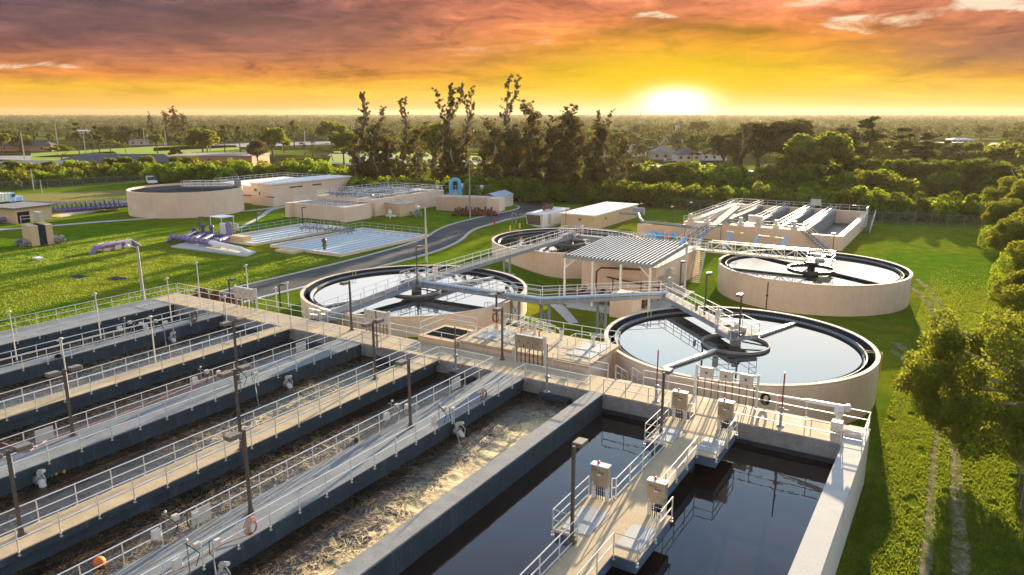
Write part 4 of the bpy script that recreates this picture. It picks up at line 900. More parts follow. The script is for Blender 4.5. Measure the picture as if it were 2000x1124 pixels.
# ================================================================ ribbed canopy
ZC = 5.75
cA, cB, cC, cD = at(1103,497,ZC), at(1285,518,ZC), at(1333,487,ZC+1.0), at(1165,466,ZC+1.0)
cp = thing('pipe_canopy', 'white framed canopy with dark and white ribbed roof over brown pipes', 'canopy', ((cA.x+cB.x)/2, cA.y, 0))
x0, x1, y0, y1 = -39.6, -28.8, 76.4, 88.6
def zc(y): return ZC+.6*(y-y0)/(y1-y0)
n = 23; b = MB(); w_ = MB()
for k in range(n):
    xa = x0+(x1-x0)*k/n; xb = x0+(x1-x0)*(k+1)/n; xm = xa+(xb-xa)*.55
    b.add([(xa,y0,zc(y0)+.10),(xm,y0,zc(y0)+.10),(xm,y1,zc(y1)+.10),(xa,y1,zc(y1)+.10),(xa,y0,zc(y0)+.04),(xm,y0,zc(y0)+.04),(xm,y1,zc(y1)+.04),(xa,y1,zc(y1)+.04)], [(0,1,2,3),(7,6,5,4),(0,4,5,1),(2,6,7,3),(0,3,7,4),(1,5,6,2)])
    w_.bar((xm+.09,y0-.05,zc(y0)+.11), (xm+.09,y1+.05,zc(y1)+.11), .13, .05)
b.build('dark_panel', linedk, cp); w_.build('white_rib', white, cp)
b = MB()
b.bar((x0-.1,y0,zc(y0)-.15),(x1+.1,y0,zc(y0)-.15),.15,.32).bar((x0-.1,y1,zc(y1)-.15),(x1+.1,y1,zc(y1)-.15),.15,.32).bar((x1,y0,zc(y0)-.16),(x1,y1,zc(y1)-.16),.16,.34).bar((x0,y0,zc(y0)-.16),(x0,y1,zc(y1)-.16),.16,.34)
b.build('roof_beam', steelp, cp)
for x in (x0+.1, x0+3.7, x0+7.2, x1-.1):
    for y in (y0, y1):
        z = zc(y)-.3; q = MB().box(x-.11,x+.11,y-.11,y+.11,-.1,z).build('post', white, cp)
    if x in (x0+.1, x1-.1):
        s = 1 if x < -35 else -1; MB().bar((x,y0,zc(y0)-1.5),(x+s*1.3,y0,zc(y0)-.3),.12,.12).build('brace', white, cp)
o = MB().add([(-29.5,87.9,6.9),(-29.0,88.4,7.3),(-28.7,86.6,6.6),(-29.2,86.2,6.5),(-29.5,87.9,6.94),(-29.0,88.4,7.34),(-28.7,86.6,6.64),(-29.2,86.2,6.54)], [(0,1,2,3),(7,6,5,4),(0,4,5,1),(1,5,6,2),(2,6,7,3),(3,7,4,0)]).build('loose_roof_sheet', bluep); tag(o, 'pale blue sheet flapping loose at the far right corner of the canopy', 'roof sheet')
o = MB().box(-41,-28,74.6,90,.01,.08).build('concrete_pad', conc); tag(o, 'grey concrete pad beneath the ribbed canopy', 'slab')
pb = thing('pipe_gallery', 'rust brown pumps and pipes under the ribbed canopy', 'pipework', (-35,79,0)); b = MB()
for k in range(9):
    x = -40.5+k*1.25; b.tube([(x,77.5,.5),(x,80.5,.5),(x,81.5,.9)], .28, 10).tube([(x,78.6,.4),(x,78.7,1.0)], .34, 10)
b.tube([(-41,78,.6),(-30,78,.6)], .3, 10).tube([(-38,82,.6),(-38,82,3.0),(-37.6,82.6,3.4),(-33,84,3.4)], .12, 8).tube([(-37,83,2.2),(-29.5,83,1.6)], .10, 8); b.build('pipe_run', rust, pb, smooth=True)
b = MB()
for x in (-36.2, -32.5, -30.2): b.tube([(x,83,0),(x,83,2.1)], .09, 8)
b.build('pipe_stand', rust, pb)
o = MB().box(-37.5,-29.6,84.6,85.6,0,2.6).build('low_wall', conc); tag(o, 'grey low wall behind the brown pipes under the canopy', 'wall')
o = MB().box(-32.4,-29.7,73.6,76.2,0,2.6).box(-32.2,-29.9,73.8,76.0,2.605,2.65).build('meter_vault', beige); tag(o, 'beige square vault beside the pipe walkway under the canopy corner', 'vault')
o = MB().tube([(-30.5,87.6,0),(-30.5,87.6,3.2)], .28, 12).tube([(-31.8,87.2,.1),(-31.8,87.2,2.2),(-31.6,87.2,2.4),(-29.4,87.4,2.4)], .11, 8).box(-29.8,-28.6,86.9,88.1,0,1.1).build('scrubber', offw); tag(o, 'pale vertical pipe and valve group by the stair foot', 'pipework')
# ================================================================ far aeration basins
ZB = 2.85
nb = thing('far_basins', 'low beige basins with railed walkways between them, far right', 'basin', (-28, 130, 0))
bx0, bx1, by0, by1 = -43.5, -16.6, 130.8, 164.0
fl = [bx0, bx0+5.4, bx0+6.6, bx0+11.2, bx0+12.4, bx0+17.2, bx0+18.4, bx1-5.2]
MB().box(bx0, -23.4, by0, by0+2.0, -.2, ZB).box(bx0, bx0+1.2, by0+2.0, by1, -.2, ZB).box(bx0+1.2, bx1, by1-1.2, by1, -.2, ZB).build('front_wall', beige, nb)
for x in (-37.4, -32.1, -27.1): MB().box(x-.45, x+.45, by0+2.0, by1-1.2, -.2, ZB-.002).build('dividing_wall', deckg, nb)
MB().box(-23.3, -22.4, by0+2.0, by1-1.2, -.2, ZB-.002).build('dividing_wall', deckg, nb); MB().box(-23.4, -22.4, by0, by0+1.998, -.2, ZB-.002).box(-22.4, bx1-1.0, by0, by0+1.0, -.2, ZB-.5).box(bx1-1.0, bx1, by0, by1-1.2, -.2, ZB-.5).build('right_wall', beige, nb)
MB().box(bx1-6.0, bx1-1.05, by0+1.1, by1-1.3, .05, .3).build('basin_floor', brown, nb)
for k,(xa,xb) in enumerate(((bx0+1.2,-37.85),(-36.95,-32.55),(-31.65,-27.55),(-26.65,-23.31))):
    o = MB().add([(xa,by0+2,1.6),(xb,by0+2,1.6),(xb,by1-1.2,1.6),(xa,by1-1.2,1.6)], [(0,1,2,3)]).build('basin_water', murkw); struct(o)
for x in (bx0+.1, bx0+1.1, -37.85, -36.95, -32.55, -31.65, -27.55, -26.65, -23.3, -22.4): rail([(x,by0+2,ZB),(x,by1-1.2,ZB)], nb, posts=False, sp=2.2, r=.026)
rail([(bx0,by0,ZB),(-22.4,by0,ZB)], nb, posts=False, r=.035); rail([(bx0,by1,ZB),(bx1,by1,ZB),(bx1,by1-4,ZB)], nb, posts=False, r=.035)
for k in range(7):
    x = bx0+1+k*3.0; b = MB().box(x-.5,x+.5,by0+.5,by0+1.5,ZB+.004,ZB+.5).tube([(x,by0+1,ZB+.5),(x,by0+1,ZB+1.35)],.32,10); 
    t = b.build('mixer_motor', offw if k % 2 else grayb); tag(t, 'squat pale mixer motor on the front walkway of the far basins', 'motor', 'mixer motors along the far basins')
o = MB().box(bx0+11,bx0+13.4,by0+1.8,by0+2.4,ZB+.5,ZB+1.7).build('electrical_box', offw); tag(o, 'large pale electrical box standing on the far basins', 'electrical box')
o = MB().box(-27.6,-25.6,by1-.5,by1-.2,ZB+.6,ZB+1.9).build('electrical_box', offw); tag(o, 'pale box frame on the back railing of the far basins', 'electrical box')
stairs('staircase', 'metal stair at the back right corner of the far basins', (bx1+1.0, by1-11.5, .1), (bx1+1.0, by1-5.0, ZB), 1.5, 12)
stairs('staircase', 'metal stair at the right front of the far basins', (-18.2, 127.5, .1), (-22.9, 131.4, ZB), 1.3, 10)
stairs('staircase', 'wide metal stairs climbing from the splitter box to the far basins', at(1312,492,1.8), at(1392,440,4.4), 1.7, 16)
catwalk('elevated_walkway', 'raised catwalk along the left of the far basins', [at(1392,440,4.4), at(1440,402,4.4)], 1.4, 4.4, posts=False, sp=2)
for k,(px,py) in enumerate(((1378,453),(1428,458),(1481,463),(1535,468))):
    p = at(px,py,1.7); q = at(px-16,py+28,.1)
    o = MB().tube([p+Vector((0,.6,.1)), p, p.lerp(q,.55)-Vector((0,0,0)), q.lerp(p,.15)-Vector((0,0,.1)), Vector((q.x,q.y,-.2))], .30, 12).build('inlet_pipe', bluep, smooth=True)
    tag(o, ['leftmost light blue pipe bending out of the far basin wall','second light blue pipe from the left at the far basin wall','third light blue pipe from the left at the far basin wall','rightmost light blue pipe at the far basin wall'][k], 'pipe', 'light blue pipes at the far basin wall')
o = MB().bar(at(1375,447,2.2), at(1530,466,2.2), .12).build('gas_pipe', yellow); tag(o, 'thin yellow pipe along the far basin wall', 'pipe')
rail([at(1340,487,.6), at(1520,497,.6)], None, posts=False, name='guard_rail'); tag(SC.objects['guard_rail'], 'low grey railing in front of the light blue pipes', 'railing')
# forebay and big blue valve
_a, _b = at(1244,462,0), at(1345,466,0); _n = Vector((-(_b-_a).y,(_b-_a).x,0)).normalized(); o = MB().prism([tuple(q[:2]) for q in (_a,_b,_b+_n*.8,_a+_n*.8)], 0, 2.3).build('forebay_tank', beige); tag(o, 'low beige forebay wall beside the bright blue valve', 'tank')
p = at(1290,467,.5); b = MB().tube([p+Vector((-2.2,-1,.5)), p+Vector((2.2,1,.5))], .5, 12)
for s in (-2.1,-.7,.7,2.1): b.tube([p+Vector((s,s*.45,.5))-Vector((.09,.04,0)), p+Vector((s,s*.45,.5))+Vector((.09,.04,0))], .75, 12)
b.ball((p.x-.8,p.y-.3,1.4), .45, 8); o = b.build('blue_valve', blueb); tag(o, 'bright blue pipe and valve lying by the forebay wall', 'valve')
def longpipe(name, pts, r, m, label, cat='pipe', fl=()):
    b = MB().tube(pts, r, 12); o = b.build(name, m, smooth=True); tag(o, label, cat); return o
longpipe('air_main', [at(1210,416,2.6), at(1246,418,2.6), at(1250,428,2.6), at(1256,434,2.6), at(1300,438,2.6), at(1380,447,2.6)], .28, galv, 'grey air main running from the white roofed building to the far basins')
o = MB().tube([at(1246,414,2.4)+Vector((-1,0,0)), at(1246,414,2.4)+Vector((1.2,.4,0))], .8, 14).build('silencer', galv, smooth=True); tag(o, 'grey drum silencer on the side of the white roofed building', 'silencer')
# ================================================================ blower building
bb = thing('blower_building', 'beige flat building with a sunlit white roof and side pipe', 'building', (-61, 139, 0)); zz = 2.95
x0,x1,y0,y1 = -68.0,-60.7,129.4,151.0
MB().box(x0,x1,y0,y1,-.1,zz-.25).build('wall', beige2, bb)
MB().box(x0-.25,x1+.25,y0-.25,y1+.25,zz-.248,zz).build('roof', roofw, bb)
MB().box(x0+3.9,x0+4.5,y0-.03,y0+.0,1.7,2.1).build('vent', brown, bb); MB().box(x0+3.0,x0+5.2,y0-.035,y0+.0,.05,1.1).build('door', grayb, bb)
MB().box(x1+.0,x1+.03,y0+5,y0+5.6,1.5,2.0).build('vent', brown, bb)
gn = thing('generator_house', 'white generator enclosure with louvred front and a rusty silencer on top', 'generator', (-72,130,0))
x0,x1,y0,y1 = -74.0,-70.2,126.2,137.5
MB().box(x0,x1,y0,y1,.3,2.9).build('housing', white, gn, bevel=.05); MB().box(x0-.3,x1+.3,y0-.3,y1+.3,0,.298).build('base', conc, gn)
MB().add([(x0+.1,y0-.65,2.75),(x1-.1,y0-.65,2.75),(x1-.1,y0-.01,2.75),(x0+.1,y0-.01,2.75),(x0+.3,y0-.1,.6),(x1-.3,y0-.1,.6),(x1-.3,y0-.01,.6),(x0+.3,y0-.01,.6)], [(0,1,2,3),(7,6,5,4),(0,4,5,1),(1,5,6,2),(2,6,7,3),(3,7,4,0)]).build('grille_box', offw, gn)
b = MB()
for r_ in range(7):
    for c_ in range(6):
        f = (r_+.5)/7; yy = y0-.67+.55*f*.98; zz_ = 2.62-1.95*f; xx = x0+.3+.2*f+(x1-x0-.6-.4*f)*(c_+.5)/6; b.box(xx-.22,xx+.22,yy-.04,yy+.02,zz_-.11,zz_+.11)
b.build('grille', brown, gn)
b = MB().tube([(x0+1.6,y0+4,3.5),(x0+1.6,y0+7.5,3.5)], .45, 12).bar((x0+1.6,y0+4.3,2.9),(x0+1.6,y0+4.3,3.2),.3).bar((x0+1.6,y0+7.2,2.9),(x0+1.6,y0+7.2,3.2),.3).tube([(x0+1.6,y0+7.5,3.5),(x0+1.6,y0+8.2,4.2)],.15,8); b.build('exhaust_silencer', rust, gn)
MB().box(x1,x1+.04,y0+2,y0+3.2,.5,2.6).box(x1,x1+.04,y0+7.5,y0+8.6,.5,2.6).build('door', grayb, gn)
# ================================================================ container, shed and chlorine pad
cn = thing('shipping_container', 'long beige ribbed container behind the rusty valve pile', 'container', (-96,137,gz(-96,137)))
def obox(b, A, B, w, z0, z1):
    """box whose front bottom edge runs from A to B, w deep away from the camera"""
    A = Vector((A[0],A[1],0)); B = Vector((B[0],B[1],0)); n = Vector((-(B-A).y,(B-A).x,0)).normalized()*w
    return b.prism([tuple(p[:2]) for p in (A,B,B+n,A+n)], z0, z1)
A, B = at(852,411), at(951,415); g0 = gz(*A[:2])
obox(MB(), A, B, 4.2, g0, g0+3.0).build('body', ribbeige, cn); C_ = at(970,411)
obox(MB(), B+Vector((.02,.02,0)), B+(B-A).normalized()*2.7, 4.1, g0+.1, g0+2.9).build('door_end', beige, cn)
b = MB(); d_ = (B-A).normalized(); 
for k in range(4): q = B+d_*(.4+k*.65)+Vector((d_.y,-d_.x,0))*.04; b.tube([q+Vector((0,0,.2)), q+Vector((0,0,2.8))], .05, 5)
b.build('lock_rod', offw, cn)
sh = thing('metal_shed', 'pale green metal shed with a bluish gable roof by the road', 'shed', (-92,148,0)); A, B = at(973,409), at(1002,402)
D = (B-A).normalized(); N_ = Vector((-D.y,D.x,0)); L_ = (B-A).length; g0 = gz(*A[:2])-.1; W_ = 4.2
obox(MB(), A, B, W_, g0, g0+2.5).build('wall', simple('pale_green_sheet', (.50,.55,.50), .5, var=.08), sh)
r0 = [A-D*.2-N_*.2, B+D*.2-N_*.2, B+D*.2+N_*(W_/2), A-D*.2+N_*(W_/2), B+D*.2+N_*(W_+.2), A-D*.2+N_*(W_+.2)]
zv = [g0+2.5,g0+2.5,g0+3.4,g0+3.4,g0+2.5,g0+2.5]; vs_ = [Vector((p.x,p.y,z)) for p,z in zip(r0,zv)]
MB().add(vs_+[v+Vector((0,0,.07)) for v in vs_], [(3,2,1,0),(5,4,2,3),(6,7,8,9),(9,8,10,11),(0,1,7,6),(1,2,8,7),(2,4,10,8),(4,5,11,10),(5,3,9,11),(3,0,6,9)]).build('roof', simple('bluish_roof_sheet', (.42,.50,.58), .4, var=.1), sh)
q = B-D*1.2-N_*.03; MB().add([q-D*.6, q+D*.6, q+D*.6+Vector((0,0,2.1)), q-D*.6+Vector((0,0,2.1)), q-D*.6-N_*.03, q+D*.6-N_*.03, q+D*.6-N_*.03+Vector((0,0,2.1)), q-D*.6-N_*.03+Vector((0,0,2.1))], [(0,1,2,3),(7,6,5,4),(0,4,5,1),(1,5,6,2),(2,6,7,3),(3,7,4,0)]).build('door', beige2, sh)
rp = thing('valve_pile', 'pile of rusty dark red valves and fittings stacked by the container', 'valve pile', at(910,420)); 
for k in range(34):
    p = at(888+k*2.3+random.uniform(-2,2), 421+random.uniform(-3,2.5)); b = MB(); a = random.uniform(0,3.14); r_ = random.uniform(.22,.38); L_ = random.uniform(.5,1.0)
    d = Vector((math.cos(a),math.sin(a),0)); z = r_+.1
    b.tube([p-d*L_+Vector((0,0,z)), p+d*L_+Vector((0,0,z))], r_, 8).tube([p-d*L_+Vector((0,0,z)), p-d*(L_-.1)+Vector((0,0,z))], r_*1.4, 8).tube([p+d*(L_-.1)+Vector((0,0,z)), p+d*L_+Vector((0,0,z))], r_*1.4, 8).tube([p+Vector((0,0,z)), p+Vector((0,0,z+random.uniform(.5,1.3)))], r_*.6, 8)
    b.build('valve', rust, rp)
tk = thing('filter_tank', 'pale raised basin with blue pipes behind the container', 'tank', at(900,395))
g0 = 1.2; A, B = at(835,392), at(945,392); obox(MB(), A, B, 9, g0-.3, g0+2.3).build('wall', offw, tk)
rail([A+Vector((0,0,2.5)), B+Vector((0,0,2.5)), B+Vector((2.5,9,2.5)), A+Vector((2.5,9,2.5))], tk, posts=False, closed=True)
P = at(881,383,3.6); Q = at(898,383,3.6); h = 3.7; d = (Q-P)
o = MB().tube([P-Vector((0,0,1)), P+Vector((0,0,h-.9)), P+d*.12+Vector((0,0,h-.3)), P+d*.3+Vector((0,0,h)), P+d*.7+Vector((0,0,h)), P+d*.88+Vector((0,0,h-.3)), Q+Vector((0,0,h-.9)), Q-Vector((0,0,1))], .42, 14).build('blue_pipe_arch', blueb, smooth=True); tag(o, 'tall bright blue pipe arch standing above the container', 'pipe')
longpipe('blue_main', [at(822,383,3.2), at(850,374,3.6), at(930,374,3.6), at(960,378,3.2)], .42, bluep, 'light blue pipe lying on the basin behind the blue arch')
for k,(px,py) in enumerate(((855,368),(868,362),(904,365),(911,362),(924,360),(935,358),(941,368))):
    p = at(px,py+8,3.8); o = MB().tube([p, p+Vector((0,0,1.2))], .16, 8).tube([p+Vector((-.25,0,1.3)), p+Vector((.25,0,1.3))], .45, 10).build('pipe_valve', offw); tag(o, 'pale upright valve on the pipes behind the blue arch', 'valve', 'pale valves behind the blue arch')
o = MB().lathe(at(826,397)[:2], [(1.2,gz(*at(826,397)[:2])), (1.2,3.4), (.6,4.0), (.05,4.1)], 16).build('storage_tank', offw, smooth=True); tag(o, 'small pale cylindrical tank with a green foot near the container', 'tank')
stairs('staircase', 'metal stair from the small yellow block down to the lawn', at(818,424), at(785,396,3.6), 1.2, 12)
yb = thing('yellow_block', 'yellowish square concrete block with white valves beside the stairs', 'vault', at(765,422)); A, B = at(753,420), at(781,424); g0 = gz(*A[:2])
obox(MB(), A, B, 4.0, g0-.2, g0+2.5).build('wall', beige2, yb); obox(MB(), A+Vector((-.1,-.1,0)), B+Vector((.1,-.1,0)), 4.2, g0+2.502, g0+2.6).build('cap', conc, yb)
p = at(762,427); o = MB().tube([p+Vector((-1,0,.5)), p+Vector((1,.5,.5))], .22, 8).ball((p.x,p.y,p.z+1.2), .4, 8).tube([p, p+Vector((0,0,1.8))], .14, 8).build('white_valve', white); tag(o, 'white valve group in front of the yellowish block', 'valve')
# ================================================================ railed treatment tanks (middle left)
rt = thing('railed_tanks', 'cluster of beige concrete tanks crowded with railings and pipes, middle left', 'tank', (-110, 118, 1.4)); zt = 4.3
MB().box(-117.0,-103.2,105.6,114.0,1.0,zt).build('front_tank', beige, rt)
MB().box(-118.4,-117.05,104.6,111,1.0,zt).build('buttress', beige, rt); MB().box(-103.15,-101.9,104.6,112,1.0,zt+.05).build('buttress', beige, rt)
MB().box(-116.4,-103.8,106.2,113.4,zt+.002,zt+.03).build('tank_cover', brownh, rt)
MB().box(-119.0,-102.6,114.05,137.5,1.0,zt+.6).build('rear_tank', beige, rt)
MB().box(-118.4,-103.2,115,136.5,zt+.602,zt+.63).build('tank_deck', conc, rt)
for (xa,xb,ya,yb_) in ((-117.6,-113,116.5,122),(-112,-108,116.5,122),(-117.6,-113,124,134),(-112,-108,124,134),(-107,-104,117,134)): MB().box(xa,xb,ya,yb_,zt+.632,zt+.66).build('tank_opening', basin, rt)
for yy in (114.2,122.8,123.6,137.2): rail([(-119,yy,zt+.62),(-102.8,yy,zt+.62)], rt, posts=False, sp=1.5, r=.035)
for xx in (-118.8,-112.6,-107.5,-102.9): rail([(xx,114.3,zt+.62),(xx,137.2,zt+.62)], rt, posts=False, sp=1.5, r=.035)
rail([(-117,113.6,zt),(-117,105.8,zt)], rt, posts=False, r=.035); rail([(-108,106,zt),(-103.3,106,zt),(-103.3,113.6,zt)], rt, posts=False, r=.035)
b = MB(); 
for k in range(26):
    x,y = random.uniform(-117,-104), random.uniform(113,131); b.tube([(x,y,zt+.6),(x,y,zt+1.5+random.random())],.09,6).tube([(x,y,zt+1.4),(x+random.uniform(-1.2,1.2),y+random.uniform(-1,1),zt+1.4)],.08,6)
b.tube([(-116,115,zt+1.2),(-104,115,zt+1.2)],.18,8).tube([(-112,113,zt+1.5),(-104,122,zt+1.5)],.18,8); b.build('pipework', galv, rt)
p = at(735,405); o = MB().tube([p+Vector((-2,0,.4)),p+Vector((-2,0,2)),p+Vector((-1,0,2.2)),p+Vector((0,0,2.0)),p+Vector((0,0,.5)),p+Vector((1,.5,.4)),p+Vector((1.4,.5,1.8)),p+Vector((2.6,1,1.9)),p+Vector((3,1,.3))], .2, 8).build('rusty_pipes', rust); tag(o, 'looping rusty pipes between the railed tanks and the yellowish block', 'pipework')
# control building beside the storage tank
cb = thing('control_building', 'beige building with stepped white roofs left of the railed tanks', 'building', (-137,118,1.3))
MB().box(-141.0,-133.8,115.0,140,1.0,6.3).build('front_wall', beige, cb); MB().box(-141.3,-133.5,114.7,140.3,6.302,6.6).build('roof', roofw, cb)
MB().box(-156.0,-141.35,116.5,138,1.0,5.3).build('left_wall', beige, cb); MB().box(-156.3,-141.305,116.2,138.3,5.302,5.6).build('roof', roofw, cb)
MB().box(-139.9,-139.1,114.97,115.0,4.6,5.2).box(-138.4,-138.0,114.97,115.0,3.9,4.5).build('window', brown, cb); 
MB().box(-133.8,-133.77,120,124,5.2,5.5).box(-133.8,-133.77,127,130,5.2,5.5).build('window', glassm, cb)
MB().tube([(-154,116.2,3.2),(-141,116.0,3.4),(-133,114.6,3.6)],.12,8).tube([(-148,116.0,1.2),(-148,116.0,5)],.12,8).build('wall_pipe', brown, cb)
rail([(-156,138,5.6),(-141.5,138,5.6)], cb, posts=False, r=.035); rail([(-156,116.5,5.6),(-156,138,5.6)], cb, posts=False, r=.035)
# storage tank
st = thing('storage_tank', 'large round beige tank with a dark sunken cover and small bridge', 'tank', (-143.3,99.9,1.2)); c = (-143.3,99.9)
MB().lathe(c, [(11.5,1.0),(11.5,6.5),(11.2,6.5),(11.2,5.2)], 80, cap=False).build('wall', beige, st, smooth=True)
o = MB().lathe(c, [(11.19,6.1),(9,6.2),(.01,6.4)], 64); o.f = [f for f in o.f if len(f)==4]; o.build('cover', linedk, st, smooth=True)
rail([(-144,100,6.9),(-134.5,107,6.9)], st, posts=False, r=.05); rail([(-143.2,98.8,6.9),(-133.7,105.8,6.9)], st, posts=False, r=.05)
MB().add([(-144,100,6.7),(-134.5,107,6.7),(-133.7,105.8,6.7),(-143.2,98.8,6.7),(-144,100,6.9),(-134.5,107,6.9),(-133.7,105.8,6.9),(-143.2,98.8,6.9)], [(3,2,1,0),(4,5,6,7),(0,1,5,4),(1,2,6,5),(2,3,7,6),(3,0,4,7)]).build('bridge', galv, st)
MB().tube([(-133.5,105.5,5),(-133.5,105.5,9.5)],.12,8).box(-134,-133,105,106,6.9,8.3).build('mast', galv, st)
# ================================================================ white filter beds
palew = simple('shade_blue_white', (.62,.70,.78), .7, var=.06, bump=0)  # blue of tree shade is mixed into this white
def filt(label, x0, x1, y0, y1, z, n, notch=None):
    t = thing('filter_bed', label, 'filter bed', (x0, y0, 1.3), 'pale filter beds on the lawn')
    MB().box(x0,x1,y0,y0+.5,.8,z).box(x0,x1,y1-.5,y1,.8,z).box(x0,x0+.5,y0+.502,y1-.502,.8,z).box(x1-.5,x1,y0+.502,y1-.502,.8,z).build('curb_wall', beige, t)
    MB().box(x0+.04,x1-.04,y0+.04,y1-.04,z+.002,z+.03).build('top_slab', white, t) if False else None
    MB().box(x0+.502,x1-.502,y0+.502,y1-.502,z-.6,z-.55).build('bed', simple('shade_blue_bed', (.42,.58,.74), .8, var=.08, bump=0) if 'shade_blue_bed' not in MATS else MATS['shade_blue_bed'], t)  # bed colour is tinted blue to paint in the tree shade
    b = MB(); w = (x1-x0-1.0)/n
    for k in range(1, n): b.box(x0+.5+k*w-.22, x0+.5+k*w+.22, y0+.5, y1-2.2, z-.5, z-.05)
    b.build('trough', palew, t); MB().box(x0+.5,x1-.5,y1-2.1,y1-1.7,z-.5,z).box(x0+.01,x1-.01,y0-.0,y0+.48,z+.003,z+.03).box(x0+.01,x1-.01,y1-.48,y1,z+.003,z+.03).box(x0+.01,x0+.48,y0+.5,y1-.5,z+.003,z+.03).box(x1-.48,x1-.01,y0+.5,y1-.5,z+.003,z+.03).build('white_edge', palew, t)
    rail([(x0+.2,y0+.3,z),(x0+.2,y1-.2,z),(x1-.2,y1-.2,z)], t, m=simple('pale_green_rail', (.50,.60,.50), .5, bump=0) if 'pale_green_rail' not in MATS else MATS['pale_green_rail'], posts=True, drop=.02)
    return t
filt('pale blue white filter bed with lengthwise troughs nearest the road', -92.3, -77.2, 78.0, 99.0, 1.95, 9)
filt('pale filter bed behind, with a dark lamp post standing in it', -105.6, -95.4, 77.5, 98.0, 1.95, 5)
MB_ = MB().box(-88.5,-84.6,75.6,77.95,.8,1.9); o = MB_.build('inlet_box', beige2); tag(o, 'small beige annex at the front of the near filter bed', 'box')
p = at(634,487,1.95); o = MB().tube([p, p+Vector((0,0,1.1))], .25, 10).ball((p.x,p.y,p.z+1.3), .42, 10).tube([p+Vector((-.4,0,.6)), p+Vector((.4,0,.6))], .12, 8).build('dark_valve', brown); tag(o, 'dark valve with a chrome ball on the near edge of the filter bed', 'valve')
for k in range(14):
    p = at(590+k*7.5, 452+k*.6-3*(k%2), 1.9); b = MB().tube([p, p+Vector((0,0,1.0+.5*(k%3)))], .08, 6).tube([p+Vector((-.5,0,.6)), p+Vector((.5,.2,.6))], .16, 8)
    o = b.build('filter_valve', galv); tag(o, 'grey upright valve in the row at the back of the rear filter bed', 'valve', 'valves at the back of the rear filter bed')
# purple reclaimed-water pumps
pp = thing('purple_pipework', 'purple pumps and flanged pipe with a white pipe bending into the lawn', 'pipework', at(400,480)); 
def seg(a, b_, r, fl, m, name): 
    q = MB().tube([a, b_], r, 12); n_ = fl
    for k in range(n_+1): c_ = Vector(a).lerp(Vector(b_), k/n_); d_ = (Vector(b_)-Vector(a)).normalized()*.08; q.tube([c_-d_, c_+d_], r*1.25, 12)
    return q.build(name, m, pp, smooth=True)
a0, a1 = at(338,463,2.4), at(410,474,2.4); a2 = at(470,487,2.3); a3 = at(494,501,1.3)
seg(a0, a1, .42, 8, purple, 'flanged_pipe'); MB().tube([a0, at(333,468,2.1), at(327,478,1.0)], .42, 12).build('bent_pipe', purple, pp, smooth=True)
MB().tube([a1, a1.lerp(a2,.9), a2, a3.lerp(a2,.3), a3-Vector((0,0,.3))], [.36,.36,.36,.36,.36], 12).build('white_pipe', bluep if False else white, pp, smooth=True)
for k,(px,py,tp) in enumerate(((380,462,448),(398,466,441),(415,468,444),(449,470,439))):
    p = at(px,py,1.6); h = pz(p,tp)-p.z; b = MB().tube([p+Vector((0,0,.3)), p+Vector((0,0,h))], .30 if k<3 else .5, 10).ball((p.x,p.y,p.z+h), .42 if k<3 else .55, 10).tube([p+Vector((0,0,.7)), at(px-22,py+2,2.2)], .38, 10)
    b.tube([p+Vector((0,0,.5)), p+Vector((2.2,1.5,.5))], .36, 10); b.build('pump', purpled if k!=3 else purple, pp, smooth=True)
b = MB()
for k in range(7): q = at(343+k*17, 472+k*3.4, 1.4); b.tube([q, q+Vector((0,0,1.0))], .12, 6)
b.build('pipe_stand', galv, pp)
for (q0,q1,q2,q3) in (((333,484),(482,503),(500,495),(400,466)),):
    o = MB().prism([at(x,y)[:2] for x,y in (q0,q1,q2,q3)], 1.3, 1.82).build('pump_slab', conc); tag(o, 'pale concrete slab under the purple pumps', 'slab')
p = at(436,457); o = MB().box(p.x-1.6,p.x+1.6,p.y-1.4,p.y+1.4,p.z+3.0,p.z+3.12).box(p.x-1.5,p.x-1.4,p.y-1.3,p.y-1.2,p.z,p.z+3).box(p.x+1.4,p.x+1.5,p.y-1.3,p.y-1.2,p.z,p.z+3).box(p.x+1.4,p.x+1.5,p.y+1.2,p.y+1.3,p.z,p.z+3).box(p.x-.8,p.x+.5,p.y,p.y+.8,p.z,p.z+1.8).build('white_shelter', white); tag(o, 'small white flat shelter behind the purple pumps', 'shelter')
p = at(471,475); o = MB().box(p.x-1.6,p.x+1.6,p.y-.8,p.y+.8,p.z,p.z+1.2).build('equipment_box', beige2); tag(o, 'low beige box beside the purple pumps', 'box')
p = at(462,455,1.9); o = MB().box(p.x-.5,p.x+.5,p.y-.2,p.y+.2,p.z+.5,p.z+1.6).box(p.x-.4,p.x-.3,p.y-.1,p.y,p.z,p.z+.5).build('meter_box', offw); tag(o, 'small cream meter box at the corner of the rear filter bed', 'meter box')
# purple pipe on the left lawn
q = [at(178,498,1.5), at(187,484,2.5), at(200,481,2.5), at(256,472,2.5), at(271,482,1.6)]
longpipe('purple_pipe', q, .42, purple, 'purple pipe arching out of the lawn at the left')
for k,(px,py) in enumerate(((204,490),(226,487),(246,484))): p = at(px,py); o = MB().box(p.x-.8,p.x+.8,p.y-.5,p.y+.5,p.z-.1,p.z+1.1).build('pipe_support', beige); tag(o, ['leftmost beige block under the purple pipe','middle beige block under the purple pipe','rightmost beige block under the purple pipe'][k], 'block')
